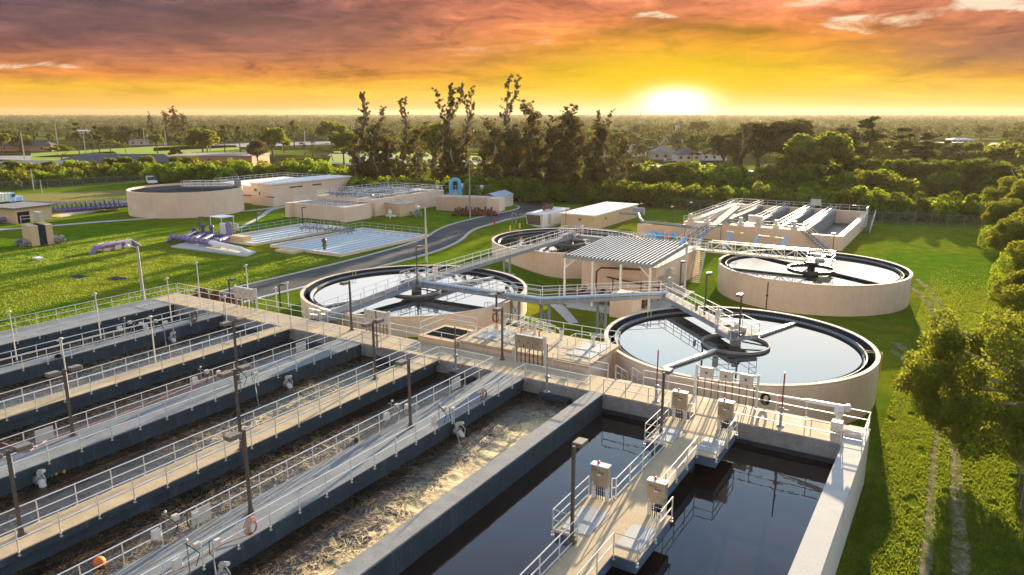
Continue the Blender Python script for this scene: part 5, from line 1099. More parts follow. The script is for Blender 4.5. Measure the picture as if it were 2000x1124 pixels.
# row of purple valves far left
vr = thing('purple_valve_row', 'long row of dark purple valves on a pale plinth, left', 'pipework', at(170,415))
for k in range(15):
    p = at(105+k*9.2, 417-k*.75, 1.8); b = MB().tube([p+Vector((0,0,.5)), p+Vector((2.2,1.5,.5))], .35, 8).tube([p+Vector((-.5,-1.6,.5)), p+Vector((.5,2,.6))], .4, 8).tube([p+Vector((0,0,.5)), p+Vector((0,0,1.6+.5*(k%2)))], .2, 8); b.build('valve', purpled, vr)
for a,b_ in (((118,425),(150,420)),((150,420),(190,414)),((212,412),(231,410))): obox(MB(), at(*a), at(*b_), 2.2, 1.0, 1.9).build('plinth', beige, vr)
longpipe('purple_pipe', [at(100,414,2.2), at(-10,432,2.2)], .5, purple, 'purple pipe running left behind the small beige shed')
# small shed
ss = thing('small_shed', 'small flat-roofed beige shed with an open dark doorway, left', 'shed', at(60,430)); A,B = at(33,438), at(103,429); g0 = 1.3
obox(MB(), A, B, 8.5, g0-.2, g0+3.0).build('wall', beige2, ss); 
d = (B-A).normalized(); n_ = Vector((-d.y,d.x,0)); b = obox(MB(), A-d*.5-n_*.5, B+d*.5-n_*.5, 9.5, g0+3.002, g0+3.25); b.build('roof', brownh, ss)
obox(MB(), A+d*.3-n_*.03, A+d*2.6-n_*.03, .02, g0, g0+2.4).build('doorway', blk, ss)  # black sheet on the solid wall paints the dark room behind
# intake structure
it = thing('intake_headwall', 'beige headwall with dark water gate and control cabinet on the left lawn', 'headwall', at(85,478)); A,B = at(63,482), at(107,477); g0 = gz(*A[:2])-.2; d=(B-A).normalized()
obox(MB(), A, A+d*1.15, 4, g0-.3, g0+3.4).build('left_pier', beige2, it); obox(MB(), B-d*.95, B, 4, g0-.3, g0+3.4).build('right_pier', beige2, it)
n_ = Vector((-d.y,d.x,0)); obox(MB(), A+d*1.155+n_*.2, B-d*.955+n_*.2, 3.6, g0-.3, g0+3.3).build('gate', linedk, it)
rail([A+n_*3.8+Vector((0,0,3.4)), B+n_*3.8+Vector((0,0,3.4))], it, posts=False, r=.04); q = A+d*2.6+n_*4
MB().box(q.x-.9,q.x+.9,q.y-.3,q.y+.3,g0+3.6,g0+5.1).build('cabinet', grayb, it)
b = MB()
for k in range(90):
    s = random.choice((-1,1)); p = (A if s<0 else B)+d*s*random.uniform(.1,1.5)+n_*random.uniform(-.5,4); b.ball((p.x,p.y,gz(p.x,p.y)+random.uniform(0,1.1)), random.uniform(.15,.32), 6, .7)
o = b.build('riprap', bare); tag(o, 'grey rubble heaped on both sides of the headwall', 'rubble', kind='stuff')
for (px,py,w,lab) in ((228,545,1.1,'sunken grey drain box in the left lawn'),(155,541,1.05,'dark sunken drain in the left lawn, left of the other'),(75,507,.7,'small white box on the left lawn')):
    p = at(px,py); o = MB().box(p.x-w,p.x+w,p.y-w*.6,p.y+w*.6,p.z-.2,p.z+(.10 if w>1 else .3)).box(p.x-w+.3,p.x+w-.3,p.y-w*.6+.25,p.y+w*.6-.25,p.z+.105,p.z+.12).build('drain_box', linedk if w>1 else white); tag(o, lab, 'drain box')
o = MB(); 
for k in range(26):
    p = at(388+k*2.8, 588-6*math.sin(k*.6)+k*.7); o.tube([p+Vector((-.6,0,.5)), p+Vector((.6,.3,.5))], .30, 8).tube([p+Vector((-.3,.1,.9)), p+Vector((-.1,.1,.9))], .42, 8)
o = o.build('rusty_fittings', rust); tag(o, 'heap of rust coloured pipe fittings behind the far left walkway corner', 'pipework')
p = at(1000,437); o = MB().tube([p, p+Vector((0,0,2.0))], .12, 8).tube([p+Vector((.9,0,0)), p+Vector((.9,0,2.0)), p+Vector((0,0,2.0))], .12, 8).build('vent_pipe', galv); tag(o, 'grey looped vent pipe on the grass by the road bend', 'pipe')
for (px,py,lab,m) in ((966,440,'small red marker on the road edge',redp),(996,452,'yellow bollard before the far middle clarifier',yellow),(1015,447,'yellow bollard behind the far middle clarifier rim',yellow)):
    p = at(px,py); o = MB().tube([p, p+Vector((0,0,1.0))], .16, 8).build('bollard', m); tag(o, lab, 'bollard')
# ================================================================ vehicles
def wheels(t, xs, ys, r, z, M, w=.25, rim=offw):
    for x in xs:
        for s in ys:
            o = MB().tube([M @ Vector((x,s-w/2,z+r)), M @ Vector((x,s+w/2,z+r))], r, 14).build('wheel', tyre, t)
            MB().tube([M @ Vector((x,s+math.copysign(w/2,s),z+r)), M @ Vector((x,s+math.copysign(w/2+.02,s),z+r))], r*.55, 10).build('rim', rim, o)
def truck():
    p = at(2,405); t = thing('dump_truck', 'white dump truck with a pale blue cab cut by the left edge', 'truck', p); M = Matrix.Translation(p) @ Matrix.Rotation(R(100), 4, 'Z')
    MB().box(-3.5,1.2,-1.2,1.2,1.2,3.1,M).build('dump_body', white, t, bevel=.05)
    b = MB()
    for k in range(7): b.box(-3.4+k*.75,-3.25+k*.75,-1.28,-1.2,1.2,3.1,M).box(-3.4+k*.75,-3.25+k*.75,1.2,1.28,1.2,3.1,M)
    b.build('body_rib', offw, t)
    MB().box(1.4,2.8,-1.15,1.15,1.0,3.0,M).box(2.81,4.6,-1.0,1.0,1.0,2.1,M).build('cab', bluep, t, bevel=.1); MB().box(2.0,2.83,-1.17,1.17,2.1,2.8,M).build('windshield', glassm, t)
    MB().box(-3.5,4.5,-.5,.5,.7,1.0,M).build('chassis', blk, t); wheels(t, (-2.6,-1.3,3.6), (-1.1,1.1), .52, 0, M)
truck()
def pickup(px, py, ang, label, col, sc=1.0, cover=True):
    p = at(px,py); t = thing('utility_truck', label, 'truck', p); M = Matrix.Translation(p) @ Matrix.Rotation(R(ang), 4, 'Z') @ Matrix.Scale(sc,4)
    MB().box(-3.0,.1,-1.05,1.05,.7,2.1 if cover else 1.3,M).build('service_body', col, t, bevel=.08)
    MB().add([M @ Vector(v) for v in ((.15,-1,.7),(3.0,-1,.7),(3.0,1,.7),(.15,1,.7),(.15,-1,1.3),(2.9,-.95,1.25),(2.9,.95,1.25),(.15,1,1.3))], [(3,2,1,0),(4,5,6,7),(0,1,5,4),(1,2,6,5),(2,3,7,6),(3,0,4,7)]).build('body', col, t, bevel=.08)
    MB().add([M @ Vector(v) for v in ((.15,-.95,1.3),(1.9,-.95,1.28),(1.9,.95,1.28),(.15,.95,1.3),(.25,-.8,2.0),(1.2,-.8,2.0),(1.2,.8,2.0),(.25,.8,2.0))], [(4,5,6,7),(0,1,5,4),(1,2,6,5),(2,3,7,6),(3,0,4,7)]).build('cab_glass', glassm, t)
    wheels(t, (-2.0,2.1), (-.95,.95), .4, 0, M)
pickup(297,362,-28,'white utility pickup truck with a covered bed behind the big round tank', white, 1.25)
def car(x, y, z, ang, label, m):
    t = thing('parked_car', label, 'car', (x,y,z), 'cars in the streets behind'); M = Matrix.Translation((x,y,z)) @ Matrix.Rotation(ang, 4, 'Z')
    MB().add([M @ Vector(v) for v in ((-2.2,-.9,.3),(2.2,-.9,.3),(2.2,.9,.3),(-2.2,.9,.3),(-2.2,-.85,.95),(2.15,-.85,.85),(2.15,.85,.85),(-2.2,.85,.95))], [(3,2,1,0),(4,5,6,7),(0,1,5,4),(1,2,6,5),(2,3,7,6),(3,0,4,7)]).build('body', m, t, bevel=.12)
    MB().add([M @ Vector(v) for v in ((-1.9,-.82,.93),(1.1,-.82,.9),(1.1,.82,.9),(-1.9,.82,.93),(-1.4,-.65,1.45),(.5,-.65,1.45),(.5,.65,1.45),(-1.4,.65,1.45))], [(4,5,6,7),(0,1,5,4),(1,2,6,5),(2,3,7,6),(3,0,4,7)]).build('cabin', glassm, t)
    wheels(t, (-1.4,1.4), (-.8,.8), .33, 0, M, .2)
carred = simple('red_car_paint', (.45,.05,.03), .3, bump=0); cardk = simple('dark_car_paint', (.03,.035,.05), .3, bump=0)
for (px,py,a,lab,m) in ((1232,315,.3,'red car parked left of the pale houses',carred),(1306,317,0,'long silver car in front of the pale houses',galv),(1330,311,0,'white van parked before the pale house garage',white),
    (590,283,.2,'dark car on the street beyond the trees, middle left',cardk),(612,281,.2,'grey car on the street beyond the trees, middle left',galv),(872,315,.4,'white car seen between the tall dark trunks',white),(905,317,.4,'silver car seen between tall dark trunks',galv),
    (1850,300,.2,'white vehicle among the roofs at the right',white),(1500,331,.2,'pale car in the shade of the big trees right of centre',offw),(640,284,.2,'white car by the white fence beyond the trees',white)):
    p = at(px,py); car(p.x,p.y,p.z,AZ+a,lab,m)
# ================================================================ fences
def chainfence(pts, h, label, z=None, sp=3.0, barb=True, r=.035):
    P = []
    for i in range(len(pts)-1):
        A = Vector((*pts[i],0)); B = Vector((*pts[i+1],0)); n = max(1, round((B-A).length/sp)); P += [A.lerp(B,k/n) for k in range(n)]
    P.append(Vector((*pts[-1],0)))
    for p in P: p.z = gz(p.x,p.y)
    t = thing('chain_link_fence', label, 'fence', P[0]); b = MB()
    for i in range(len(P)-1): b.add([P[i], P[i+1], P[i+1]+Vector((0,0,h)), P[i]+Vector((0,0,h))], [(0,1,2,3)])
    b.build('mesh_panel', chain, t); b = MB().tube([p+Vector((0,0,h)) for p in P], r*.8, 5); b.build('top_rail', galv, t)
    me = post_mesh(h+.1, .1, galv, r)
    for p in P[::max(1, -(-len(P)//98))]: child('post', me, t, p)
chainfence([(3,171),(-20,166.5),(-67,169),(-103,167),(-152,158)], 2.4, 'chain-link fence along the trees behind the far basins and containers')
chainfence([(-152,158.2),(-213,130),(-224,99)], 2.4, 'green-tinted chain-link fence behind the utility truck at the left')
chainfence([(4.6,14),(4.7,60),(6.5,110)], 2.2, 'chain-link fence at the lower right under the big tree')
o = MB().bar(at(540,352,5), at(680,338,5), .15, .5).build('pipe_bridge', simple('teal_pipe', (.10,.35,.36), .5, bump=0)); tag(o, 'thin teal band crossing the shrubs behind the railed tanks', 'pipe')
# ================================================================ ground
def axis(vals):
    out = []
    for a, b, s in vals: out += list(np.arange(a, b, s))
    return out+[vals[-1][1]]
def ground():
    xs = axis([(-9000,-3000,1500),(-3000,-1000,400),(-1000,-300,70),(-300,-260,4),(-260,44,2),(44,60,4),(60,300,30),(300,1000,100),(1000,3000,400),(3000,9000,1500)])
    ys = axis([(-300,-40,60),(-40,230,2),(230,320,6),(320,700,40),(700,2000,200),(2000,14000,1500)])
    nx, ny = len(xs), len(ys); vs = [(x, y, gz(x,y)) for y in ys for x in xs]
    # the water tanks stand on the ground: no openings needed
    fs = [(j*nx+i, j*nx+i+1, (j+1)*nx+i+1, (j+1)*nx+i) for j in range(ny-1) for i in range(nx-1)]
    b = MB(); b.v = vs; b.f = fs; b.org = (0,0,0); o = b.build('ground', grassm); o.data.polygons.foreach_set('use_smooth', [True]*len(fs)); struct(o)
ground()
def strip(name, m, L, Rr_, lift=.05, n=None, seg=2.5, thick=0.0):
    """sheet draped between two measured edges (lists of plan points)"""
    def res(P, n):
        d = [0]
        for i in range(len(P)-1): d.append(d[-1]+(Vector(P[i+1][:2])-Vector(P[i][:2])).length)
        out = []
        for k in range(n+1):
            s = d[-1]*k/n; i = max(j for j in range(len(P)-1) if d[j] <= s+1e-9) if s < d[-1] else len(P)-2
            f = (s-d[i])/max(1e-6, d[i+1]-d[i]); out.append(Vector(P[i][:2]).lerp(Vector(P[i+1][:2]), min(1,f)))
        return out
    tot = max(sum((Vector(P[i+1][:2])-Vector(P[i][:2])).length for i in range(len(P)-1)) for P in (L,Rr_))
    n = n or max(2, int(tot/seg)); A, B = res(L,n), res(Rr_,n)
    w = max((a-b).length for a,b in zip(A,B)); mcol = max(1, int(w/2.5)); vs = []
    for a,b in zip(A,B):
        for k in range(mcol+1):
            q = a.lerp(b,k/mcol); vs.append((q.x,q.y,gz(q.x,q.y)+lift))
    c = mcol+1; fs = [(j*c+i, j*c+i+1, (j+1)*c+i+1, (j+1)*c+i) for j in range(n) for i in range(mcol)]
    bb = MB(); bb.v = vs; bb.f = fs; o = bb.build(name, m); 
    import bmesh
    bm = bmesh.new(); bm.from_mesh(o.data); bmesh.ops.recalc_face_normals(bm, faces=bm.faces)
    if sum(f.normal.z for f in bm.faces) < 0: bmesh.ops.reverse_faces(bm, faces=bm.faces)
    bm.to_mesh(o.data); bm.free(); struct(o); return A, B
def smooth(P, k=3):
    P = [Vector(p[:2]) for p in P]
    for _ in range(k):
        Q = [P[0]]
        for i in range(len(P)-1): Q += [P[i].lerp(P[i+1],.25), P[i].lerp(P[i+1],.75)]
        P = Q+[P[-1]]
    return P
def px(*pts): return [at(x,y) for x,y in pts]
def kerb(P, label):
    P = smooth(P,2) if len(P) < 40 else P
    b = MB()
    for i in range(len(P)-1): b.bar((P[i].x,P[i].y,gz(P[i].x,P[i].y)+.07), (P[i+1].x,P[i+1].y,gz(P[i+1].x,P[i+1].y)+.07), .45, .22)
    o = b.build('kerb', kerbm); struct(o)
farE = px((380,592),(418,575),(487,557),(560,540),(640,521),(700,506),(780,484),(833,466),(851,452),(880,440),(918,430),(958,421),(990,415),(1008,411),(1016,405),(1004,402))
nearE = px((440,606),(490,588),(590,564),(680,541),(755,519),(835,498),(870,486),(901,471),(917,454),(937,445),(979,434),(1033,423),(1062,416),(1085,409),(1075,402),(1059,398))
A, B = strip('road', asphalt, smooth(farE), smooth(nearE), .10); kerb(farE, 'a'); kerb(nearE, 'b')
top = px((1004,402),(1012,396),(1002,393),(900,388),(780,382),(700,372)); bot = px((1059,398),(1040,392),(1010,388),(900,378),(780,374),(700,366))
strip('road', asphalt, smooth(top), smooth(bot), .045)
strip('road', asphalt, px((-20,404),(60,404),(150,398),(250,399)), px((-20,392),(60,393),(150,396),(250,389)), .05)
strip('road', asphalt, px((700,390),(800,390),(850,396)), px((720,374),(800,376),(850,380)), .056)
strip('path', conc, px((-10,452),(100,443),(200,435),(300,428),(400,420),(500,412),(560,405)), px((-10,449),(100,440.5),(200,432.5),(300,426),(400,418),(500,410),(560,402)), .05)
strip('path', conc, px((462,447),(490,432),(505,424),(520,412),(545,404)), px((472,447),(498,433),(515,424),(532,412),(560,405)), .056)
strip('path', conc, px((1073,596),(1090,612),(1112,634)), px((1098,596),(1112,610),(1130,632)), .09)
strip('path', conc, px((723,424),(760,421)), px((723,421),(760,418)), .05)
wob = lambda pts, w: ([Vector((p.x-w*.5*(1+.3*math.sin(i*2.1)), p.y)) for i,p in enumerate(pts)], [Vector((p.x+w*.5*(1+.3*math.sin(i*1.7+1)), p.y)) for i,p in enumerate(pts)])
RUTS = []
for P,w in ((px((1800,1160),(1812,1060),(1818,960),(1828,860),(1835,780),(1800,735),(1760,700),(1740,680)),.55),(px((1878,1160),(1875,1040),(1868,940),(1862,850),(1850,790),(1828,740),(1790,700),(1750,670)),.75),(px((1775,560),(1800,575),(1822,605),(1830,640),(1822,700),(1850,790)),.8),(px((1790,545),(1815,565),(1840,600),(1845,640)),.6)):
    RUTS += [(v.x, v.y, w) for v in smooth(P,4)]; L, Q = wob(smooth(P,2), w*1.15); strip('dirt_track', dirtm, L, Q, .03, seg=1.0)
strip('soil', dirtm, px((1745,1000),(1740,960)), px((1765,1010),(1762,965)), .03)
def patch(pxs, m, name='lawn', lift=.03):
    P = px(*pxs); h = len(P)//2; strip(name, m, P[:h], P[h:][::-1], lift)
# weedy yellow patch and bright distant clearings
weed = simple('dry_yellow_weeds', (.20,.17,.03), .95, var=.5, scale=1.2, bump=.8)
field = simple('bright_distant_meadow', (.20,.28,.012), .95, var=.25, scale=.15, bump=.5)
lot = simple('pale_parking_lot', (.26,.26,.26), .9, var=.1, scale=.05)
patch(((25,392),(130,395),(250,384),(240,372),(130,376),(25,380)), weed, 'weeds')
patch(((1222,372),(1290,368),(1430,356),(1405,324),(1300,327),(1222,330)), field, 'meadow')
patch(((60,326),(350,300),(470,292),(460,284),(300,286),(60,300)), field, 'meadow')
patch(((0,312),(130,316),(230,300),(220,296),(100,304),(0,305)), lot, 'road')
patch(((300,296),(480,287),(660,282),(655,276),(480,280),(300,289)), lot, 'road')
patch(((640,320),(800,330),(960,330),(940,300),(800,296),(650,296)), field, 'meadow')
patch(((640,304),(760,318),(960,322),(955,312),(780,306),(650,298)), lot, 'road')
patch(((1230,328),(1380,331),(1500,345),(1500,337),(1385,323),(1230,322)), lot, 'road')
patch(((1560,345),(1640,348),(1750,330),(1740,322),(1640,332),(1560,336)), field, 'meadow')
patch(((1800,300),(1880,300),(1960,285),(1950,278),(1880,284),(1800,288)), field, 'meadow')
# ================================================================ vegetation prototypes (unit: metres, height about 10)
def leafmesh(name, C, Rad, n, size, m, up=.3, flat=1.0, seed=0, aspect=1.6, droop=0.0):
    """n leaf quads gathered in clumps: C (k,3) clump centres, Rad (k,) clump radii"""
    r = np.random.default_rng(seed); C = np.asarray(C, float); Rad = np.asarray(Rad, float)
    w = Rad**2; idx = r.choice(len(C), n, p=w/w.sum()); d = r.normal(size=(n,3)); d /= np.linalg.norm(d,axis=1)[:,None]
    rad = Rad[idx]*r.uniform(.35,1.0,n)**.5; P = C[idx]+d*rad[:,None]*np.array([1,1,flat])
    nrm = d*.55+r.normal(size=(n,3))*.55; nrm[:,2] += up; nrm /= np.linalg.norm(nrm,axis=1)[:,None]
    t = np.cross(nrm, r.normal(size=(n,3))); t[:,2] -= droop; t /= np.linalg.norm(t,axis=1)[:,None]; b = np.cross(nrm,t)
    s = size*r.uniform(.6,1.35,n)[:,None]; a = t*s*aspect*.5; c = b*s*.5
    V = np.stack([P-a, P+c*.9, P+a, P-c*.9], 1).reshape(-1,3)
    me = bpy.data.meshes.new(name); me.vertices.add(4*n); me.vertices.foreach_set('co', V.ravel()); me.loops.add(4*n); me.loops.foreach_set('vertex_index', np.arange(4*n))
    me.polygons.add(n); me.polygons.foreach_set('loop_start', np.arange(0,4*n,4)); me.polygons.foreach_set('loop_total', np.full(n,4)); me.materials.append(m); me.update(calc_edges=True); return me
def trunkmesh(name, m, segs):
    b = MB()
    for pts, rs in segs: b.tube(pts, rs, 7)
    me = bpy.data.meshes.new(name); me.from_pydata(b.v, [], b.f); me.materials.append(m); me.polygons.foreach_set('use_smooth',[True]*len(me.polygons)); return me
class Proto: pass
PR = {}
def proto(key, crown, trunk): PR.setdefault(key, []).append((crown, trunk))
def broad(seed, m, leaf=.34, n=5200, R0=3.6, H=10, flat=.75, key='broad', tm=None):
    r = random.Random(seed); C, Q = [], []; segs = [([(0,0,-.3),(.1,0,H*.25),(.25,.1,H*.45)],[.32,.24,.18])]
    for k in range(26):
        a = r.uniform(0,6.28); e = r.uniform(-.25,1); rr = R0*r.uniform(.45,1.0)*(1-.35*max(0,e)); c = (math.cos(a)*rr, math.sin(a)*rr, H*.60+e*H*.30); C.append(c); Q.append(r.uniform(.7,1.45))
        if k % 3 == 0: segs.append(([(.2,.1,H*.38),((c[0])*.5,(c[1])*.5,H*.38+(c[2]-H*.38)*.6),(c[0]*.9,c[1]*.9,c[2])],[.13,.07,.03]))
    proto(key, leafmesh(key+'_crown', C, Q, n, leaf, m, seed=seed, flat=.8), trunkmesh(key+'_trunk', tm or bark, segs))
for s in range(4): broad(s, leafA)
for s in range(4,7): broad(s, leafD, R0=3.2, key='darkbroad', n=4600, leaf=.32)
def shrub(seed, m, key, n=3000, leaf=.30):
    r = random.Random(seed+50); C, Q = [], []
    for k in range(22):
        a = r.uniform(0,6.28); rr = 3.4*r.random()**.5; h = 3.2*(1-(rr/4.2)**2)*r.uniform(.35,1.1); C.append((rr*math.cos(a), rr*math.sin(a), .5+h)); Q.append(r.uniform(.7,1.25))
    segs = [([(0,0,-.2),(r.uniform(-1,1)*1.5,r.uniform(-1,1)*1.5,2.6)],[.12,.04]) for _ in range(4)]
    proto(key, leafmesh(key+'_crown', C, Q, n, leaf, m, seed=seed, up=.5), trunkmesh(key+'_stem', bark, segs))
for s in range(3): shrub(s, leafB, 'shrub'); shrub(s+9, leafA, 'dullshrub')
def palm(seed, key='palm', H=7.0):
    """fan palm: round head of folded fan leaves on a bare trunk"""
    r = random.Random(seed+90); V, F = [], []; top = Vector((r.uniform(-.4,.4), r.uniform(-.4,.4), H))
    for k in range(62):
        el = r.uniform(-.75,1.35); a = r.uniform(0,6.28); d = Vector((math.cos(a)*math.cos(el), math.sin(a)*math.cos(el), math.sin(el))); L = r.uniform(1.0,1.5); c = top+d*L
        side = d.cross(Vector((0,0,1))); side = side.normalized() if side.length > .05 else Vector((1,0,0)); upv = side.cross(d)
        for j in range(13):
            f = (j-6)/6*1.5; tip = c+(d*math.cos(f)+side*math.sin(f))*r.uniform(.75,1.0)+Vector((0,0,-.35*abs(f)*.4-.12)); w = (d*-math.sin(f)+side*math.cos(f))*.055
            mid = c.lerp(tip,.55)+upv*.05; n = len(V); V += [c, mid-w, tip, mid+w]; F.append((n,n+1,n+2,n+3))
        n = len(V); w = side*.025; V += [top-w, top+w, c+w, c-w]; F.append((n,n+1,n+2,n+3))
    me = bpy.data.meshes.new('palm_crown'); me.from_pydata([tuple(v) for v in V], [], F); me.materials.append(leafP)
    q = Vector((r.uniform(-.5,.5), r.uniform(-.5,.5), 0))
    proto(key, me, trunkmesh('palm_trunk', bark, [([(q.x,q.y,-.3), tuple(top.lerp(q,.45)), tuple(top+Vector((0,0,.3)))],[.26,.19,.22])]))
for s in range(3): palm(s)
def casuarina(seed, key, wisp=0.4, H=20.0, W=1.9):
    """tall shaggy column, crooked leaders above carrying small drooping tufts"""
    r = random.Random(seed+200); C, Q = [], []; segs = []; lean = r.uniform(-1.2,1.2); base = H*(1-wisp)
    def ax(z): return Vector((lean*(z/H)**2*1.6+.4*math.sin(z*.5+seed), .4*math.cos(z*.4+seed), z))
    segs.append(([tuple(ax(H*k/8)) for k in range(9)],[.30,.27,.24,.2,.17,.13,.09,.06,.03]))
    z = .6
    while z < base:
        w = W*(1.1-.62*z/H)*r.uniform(.55,1.25)
        for _ in range(4):
            if r.random() < .22: continue
            a = r.uniform(0,6.28); l = w*r.uniform(.35,1.1); c = ax(z)+Vector((math.cos(a)*l, math.sin(a)*l, r.uniform(-.3,.6)+l*.35)); C.append(tuple(c)); Q.append(r.uniform(.30,.62)*W*.5*(1.15-.4*z/H))
        if r.random() < .3: a = r.uniform(0,6.28); p = ax(z); c = p+Vector((math.cos(a)*w*1.4, math.sin(a)*w*1.4, w*.9)); segs.append(([tuple(p), tuple(c)],[.05,.015])); C.append(tuple(c)); Q.append(.3)
        z += .5
    leads = [ax] if wisp < .2 else [ax, lambda z, s=r.choice((-1,1)): ax(z)+Vector((s*.16*(z-base)**1.15, .08*(z-base), 0))]
    for L_ in leads:
        if L_ is not ax: segs.append(([tuple(L_(base+(H*.95-base)*k/5)) for k in range(6)],[.10,.08,.06,.05,.035,.02]))
        z = base
        while z < H:
            p = L_(z); a = r.uniform(0,6.28); l = r.uniform(.3,1.25)*(1.1-.6*(z-base)/(H-base+.1)); e_ = p+Vector((math.cos(a)*l, math.sin(a)*l, l*.8))
            segs.append(([tuple(p), tuple(p.lerp(e_,.6)+Vector((0,0,.05))), tuple(e_)],[.04,.028,.012]))
            if r.random() < .8:
                for k in range(4): q = p.lerp(e_, .35+.22*k); C.append((q.x+r.uniform(-.14,.14), q.y+r.uniform(-.14,.14), q.z-.06)); Q.append(r.uniform(.10,.19))
            z += .27
    Qw = [q if q > .3 else q*.9 for q in Q]
    me = leafmesh(key+'_crown', C, [w_*1.0 for w_ in Qw], 16000, .105, leafD, seed=seed, up=0, flat=1.5, aspect=3.4, droop=.9)
    proto(key, me, trunkmesh(key+'_trunk', barkg, segs))
for s in range(3): casuarina(s, 'column', wisp=.06+.05*s)
for s in range(3,6): casuarina(s, 'wispy', wisp=.42+.06*(s-3), W=1.7)
def pine(seed):
    r = random.Random(seed+300); H = 14.0; C, Q, segs = [], [], [([(0,0,-.3),(.1,0,H*.5),(.2,.1,H*.95)],[.24,.18,.06])]
    for k in range(20):
        z = H*r.uniform(.45,1.0); a = r.uniform(0,6.28); l = r.uniform(.6,3.0)*(1.25-z/H); c = Vector((math.cos(a)*l, math.sin(a)*l, z+.2)); C.append(tuple(c)); Q.append(r.uniform(.5,1.0)); segs.append(([(0,0,z-.3), tuple(c)],[.07,.02]))
    proto('pine', leafmesh('pine_crown', C, Q, 2600, .34, leafN, seed=seed, flat=.6), trunkmesh('pine_trunk', bark, segs))
for s in range(3): pine(s)
def flat_tree():
    r = random.Random(5); C, Q, segs = [], [], [([(0,0,-.3),(.5,0,2.6),(1.2,.2,4.2)],[.3,.22,.12]), ([(.5,0,2.6),(-1.6,.3,4.6)],[.14,.05]), ([(.7,0,3.0),(3.2,-.3,4.8)],[.14,.05])]
    for k in range(34): a = r.uniform(0,6.28); l = 4.8*r.random()**.5; C.append((math.cos(a)*l, math.sin(a)*l, 5.6+1.4*(1-(l/5)**2)*r.random())); Q.append(r.uniform(.6,1.0))
    proto('umbrella', leafmesh('umbrella_crown', C, Q, 4200, .3, leafA, flat=.6), trunkmesh('umbrella_trunk', bark, segs))
flat_tree()
def far_tree(seed, n=420):
    r = random.Random(seed+400); C, Q = [], []
    for k in range(12): a = r.uniform(0,6.28); l = 3.0*r.random()**.5; C.append((math.cos(a)*l, math.sin(a)*l, r.uniform(3.5,8.5))); Q.append(r.uniform(1.0,1.9))
    proto('far', leafmesh('far_crown', C, Q, n, .95, leafF, seed=seed, up=.5), trunkmesh('far_trunk', bark, [([(0,0,-.3),(0,0,6)],[.3,.15])]))
for s in range(4): far_tree(s)
HGT = {'broad':9.6,'darkbroad':9.6,'shrub':4.4,'dullshrub':4.4,'palm':8.6,'column':20.5,'wispy':20.5,'pine':14.5,'umbrella':7.6,'far':9.8}
NAMES = {'broad':'broadleaf_tree','darkbroad':'dark_tree','shrub':'shrub','dullshrub':'shrub','palm':'palm_tree','column':'columnar_tree','wispy':'wispy_tree','pine':'pine_tree','umbrella':'umbrella_tree','far':'broadleaf_tree'}
CATS = {'shrub':'shrub','dullshrub':'shrub','palm':'palm'}
def plant(kind, p, h, label, group, wide=1.0, v=None, trunk=True):
    pr = PR[kind]; c, tr = pr[random.randrange(len(pr)) if v is None else v % len(pr)]
    s = h/HGT[kind]; t = thing(NAMES[kind], label, CATS.get(kind,'tree'), p, group); t.rotation_euler = (0,0,random.uniform(0,6.28)); t.scale = (s*wide, s*wide, s)
    for nm, me in (('crown', c), ('stem' if 'shrub' in kind else 'trunk', tr)):
        if nm == 'stem' or (nm == 'trunk' and not trunk): 
            if not trunk: continue
        o = bpy.data.objects.new(nm, me); COL.objects.link(o); o.parent = t
    return t
def pt(kind, x, b_, t_, label, group, wide=1.0, v=None):
    p = at(x, b_); return plant(kind, p, max(1.0, pz(p,t_)-p.z), label, group, wide, v)
random.seed(11)
# the row of tall shaggy trees
tall = [('wispy',706,372,178,3,'tall dark tree at the left end of the row with a crooked wispy top'),('column',726,370,232,0,'shaggy dark column beside the crooked-topped tree'),('wispy',752,368,205,1,'thin wispy tree leaning right near the left end of the tall row'),('wispy',792,366,188,2,'nearly bare-topped tree with upright twigs'),
 ('column',812,366,236,1,'shaggy column right of the bare-topped tree'),('wispy',868,372,160,0,'tall tree with a broad tufted top leaning left against the yellow sky'),('wispy',884,372,170,2,'tall tree whose tufted top joins the broad leaning one'),('wispy',908,374,166,1,'slim tall tree with small tufts behind the two-armed street lamp'),
 ('column',890,374,250,2,'dark column under the two tufted tops'),('wispy',992,384,142,1,'tallest tree of the row with a narrow spire against the sky'),('column',978,384,228,0,'dark column left of the tallest spire'),('column',1004,386,240,1,'dark column right of the tallest spire'),
 ('column',1052,388,192,0,'dense tall tree with a rounded dark head right of the tallest spire'),('column',1036,388,250,2,'dark column left of the round-headed tall tree'),('column',1085,390,206,1,'wide shaggy tree in the thick part of the tall row'),('column',1106,390,200,2,'shaggy tree with tufts on its top, thick part of the tall row'),
 ('column',1070,388,222,2,'shaggy dark tree between the round-headed one and the thick part of the row'),('column',1128,390,214,0,'shaggy tree at the right of the thick part'),('wispy',1164,390,212,2,'slender spire near the right end of the tall row'),('column',1150,390,240,1,'shaggy tree left of the slender spire'),('column',1186,390,232,0,'shaggy leaning tree right of the slender spire'),('column',1208,388,252,2,'last shaggy tree at the right end of the tall row'),
 ('column',740,372,262,2,'low shaggy column in the left cluster of the tall row'),('column',768,370,258,0,'shaggy dark column before the leaning wispy tree'),('column',700,372,285,1,'short dark column at the far left of the tall row'),('column',940,380,275,2,'short dark tree between street lamp and tallest spire'),('column',958,384,262,0,'short dark tree left of the tallest spire'),('column',850,370,290,1,'short dark tree before the tufted tops')]
for kd,x,b_,t_,v,lab in tall: pt(kd,x,b_,t_,lab,'tall shaggy trees behind the fence', (1.75 if kd=='column' else 1.2)*(1.1 if t_ > 195 and kd=='column' else 1.0), v)
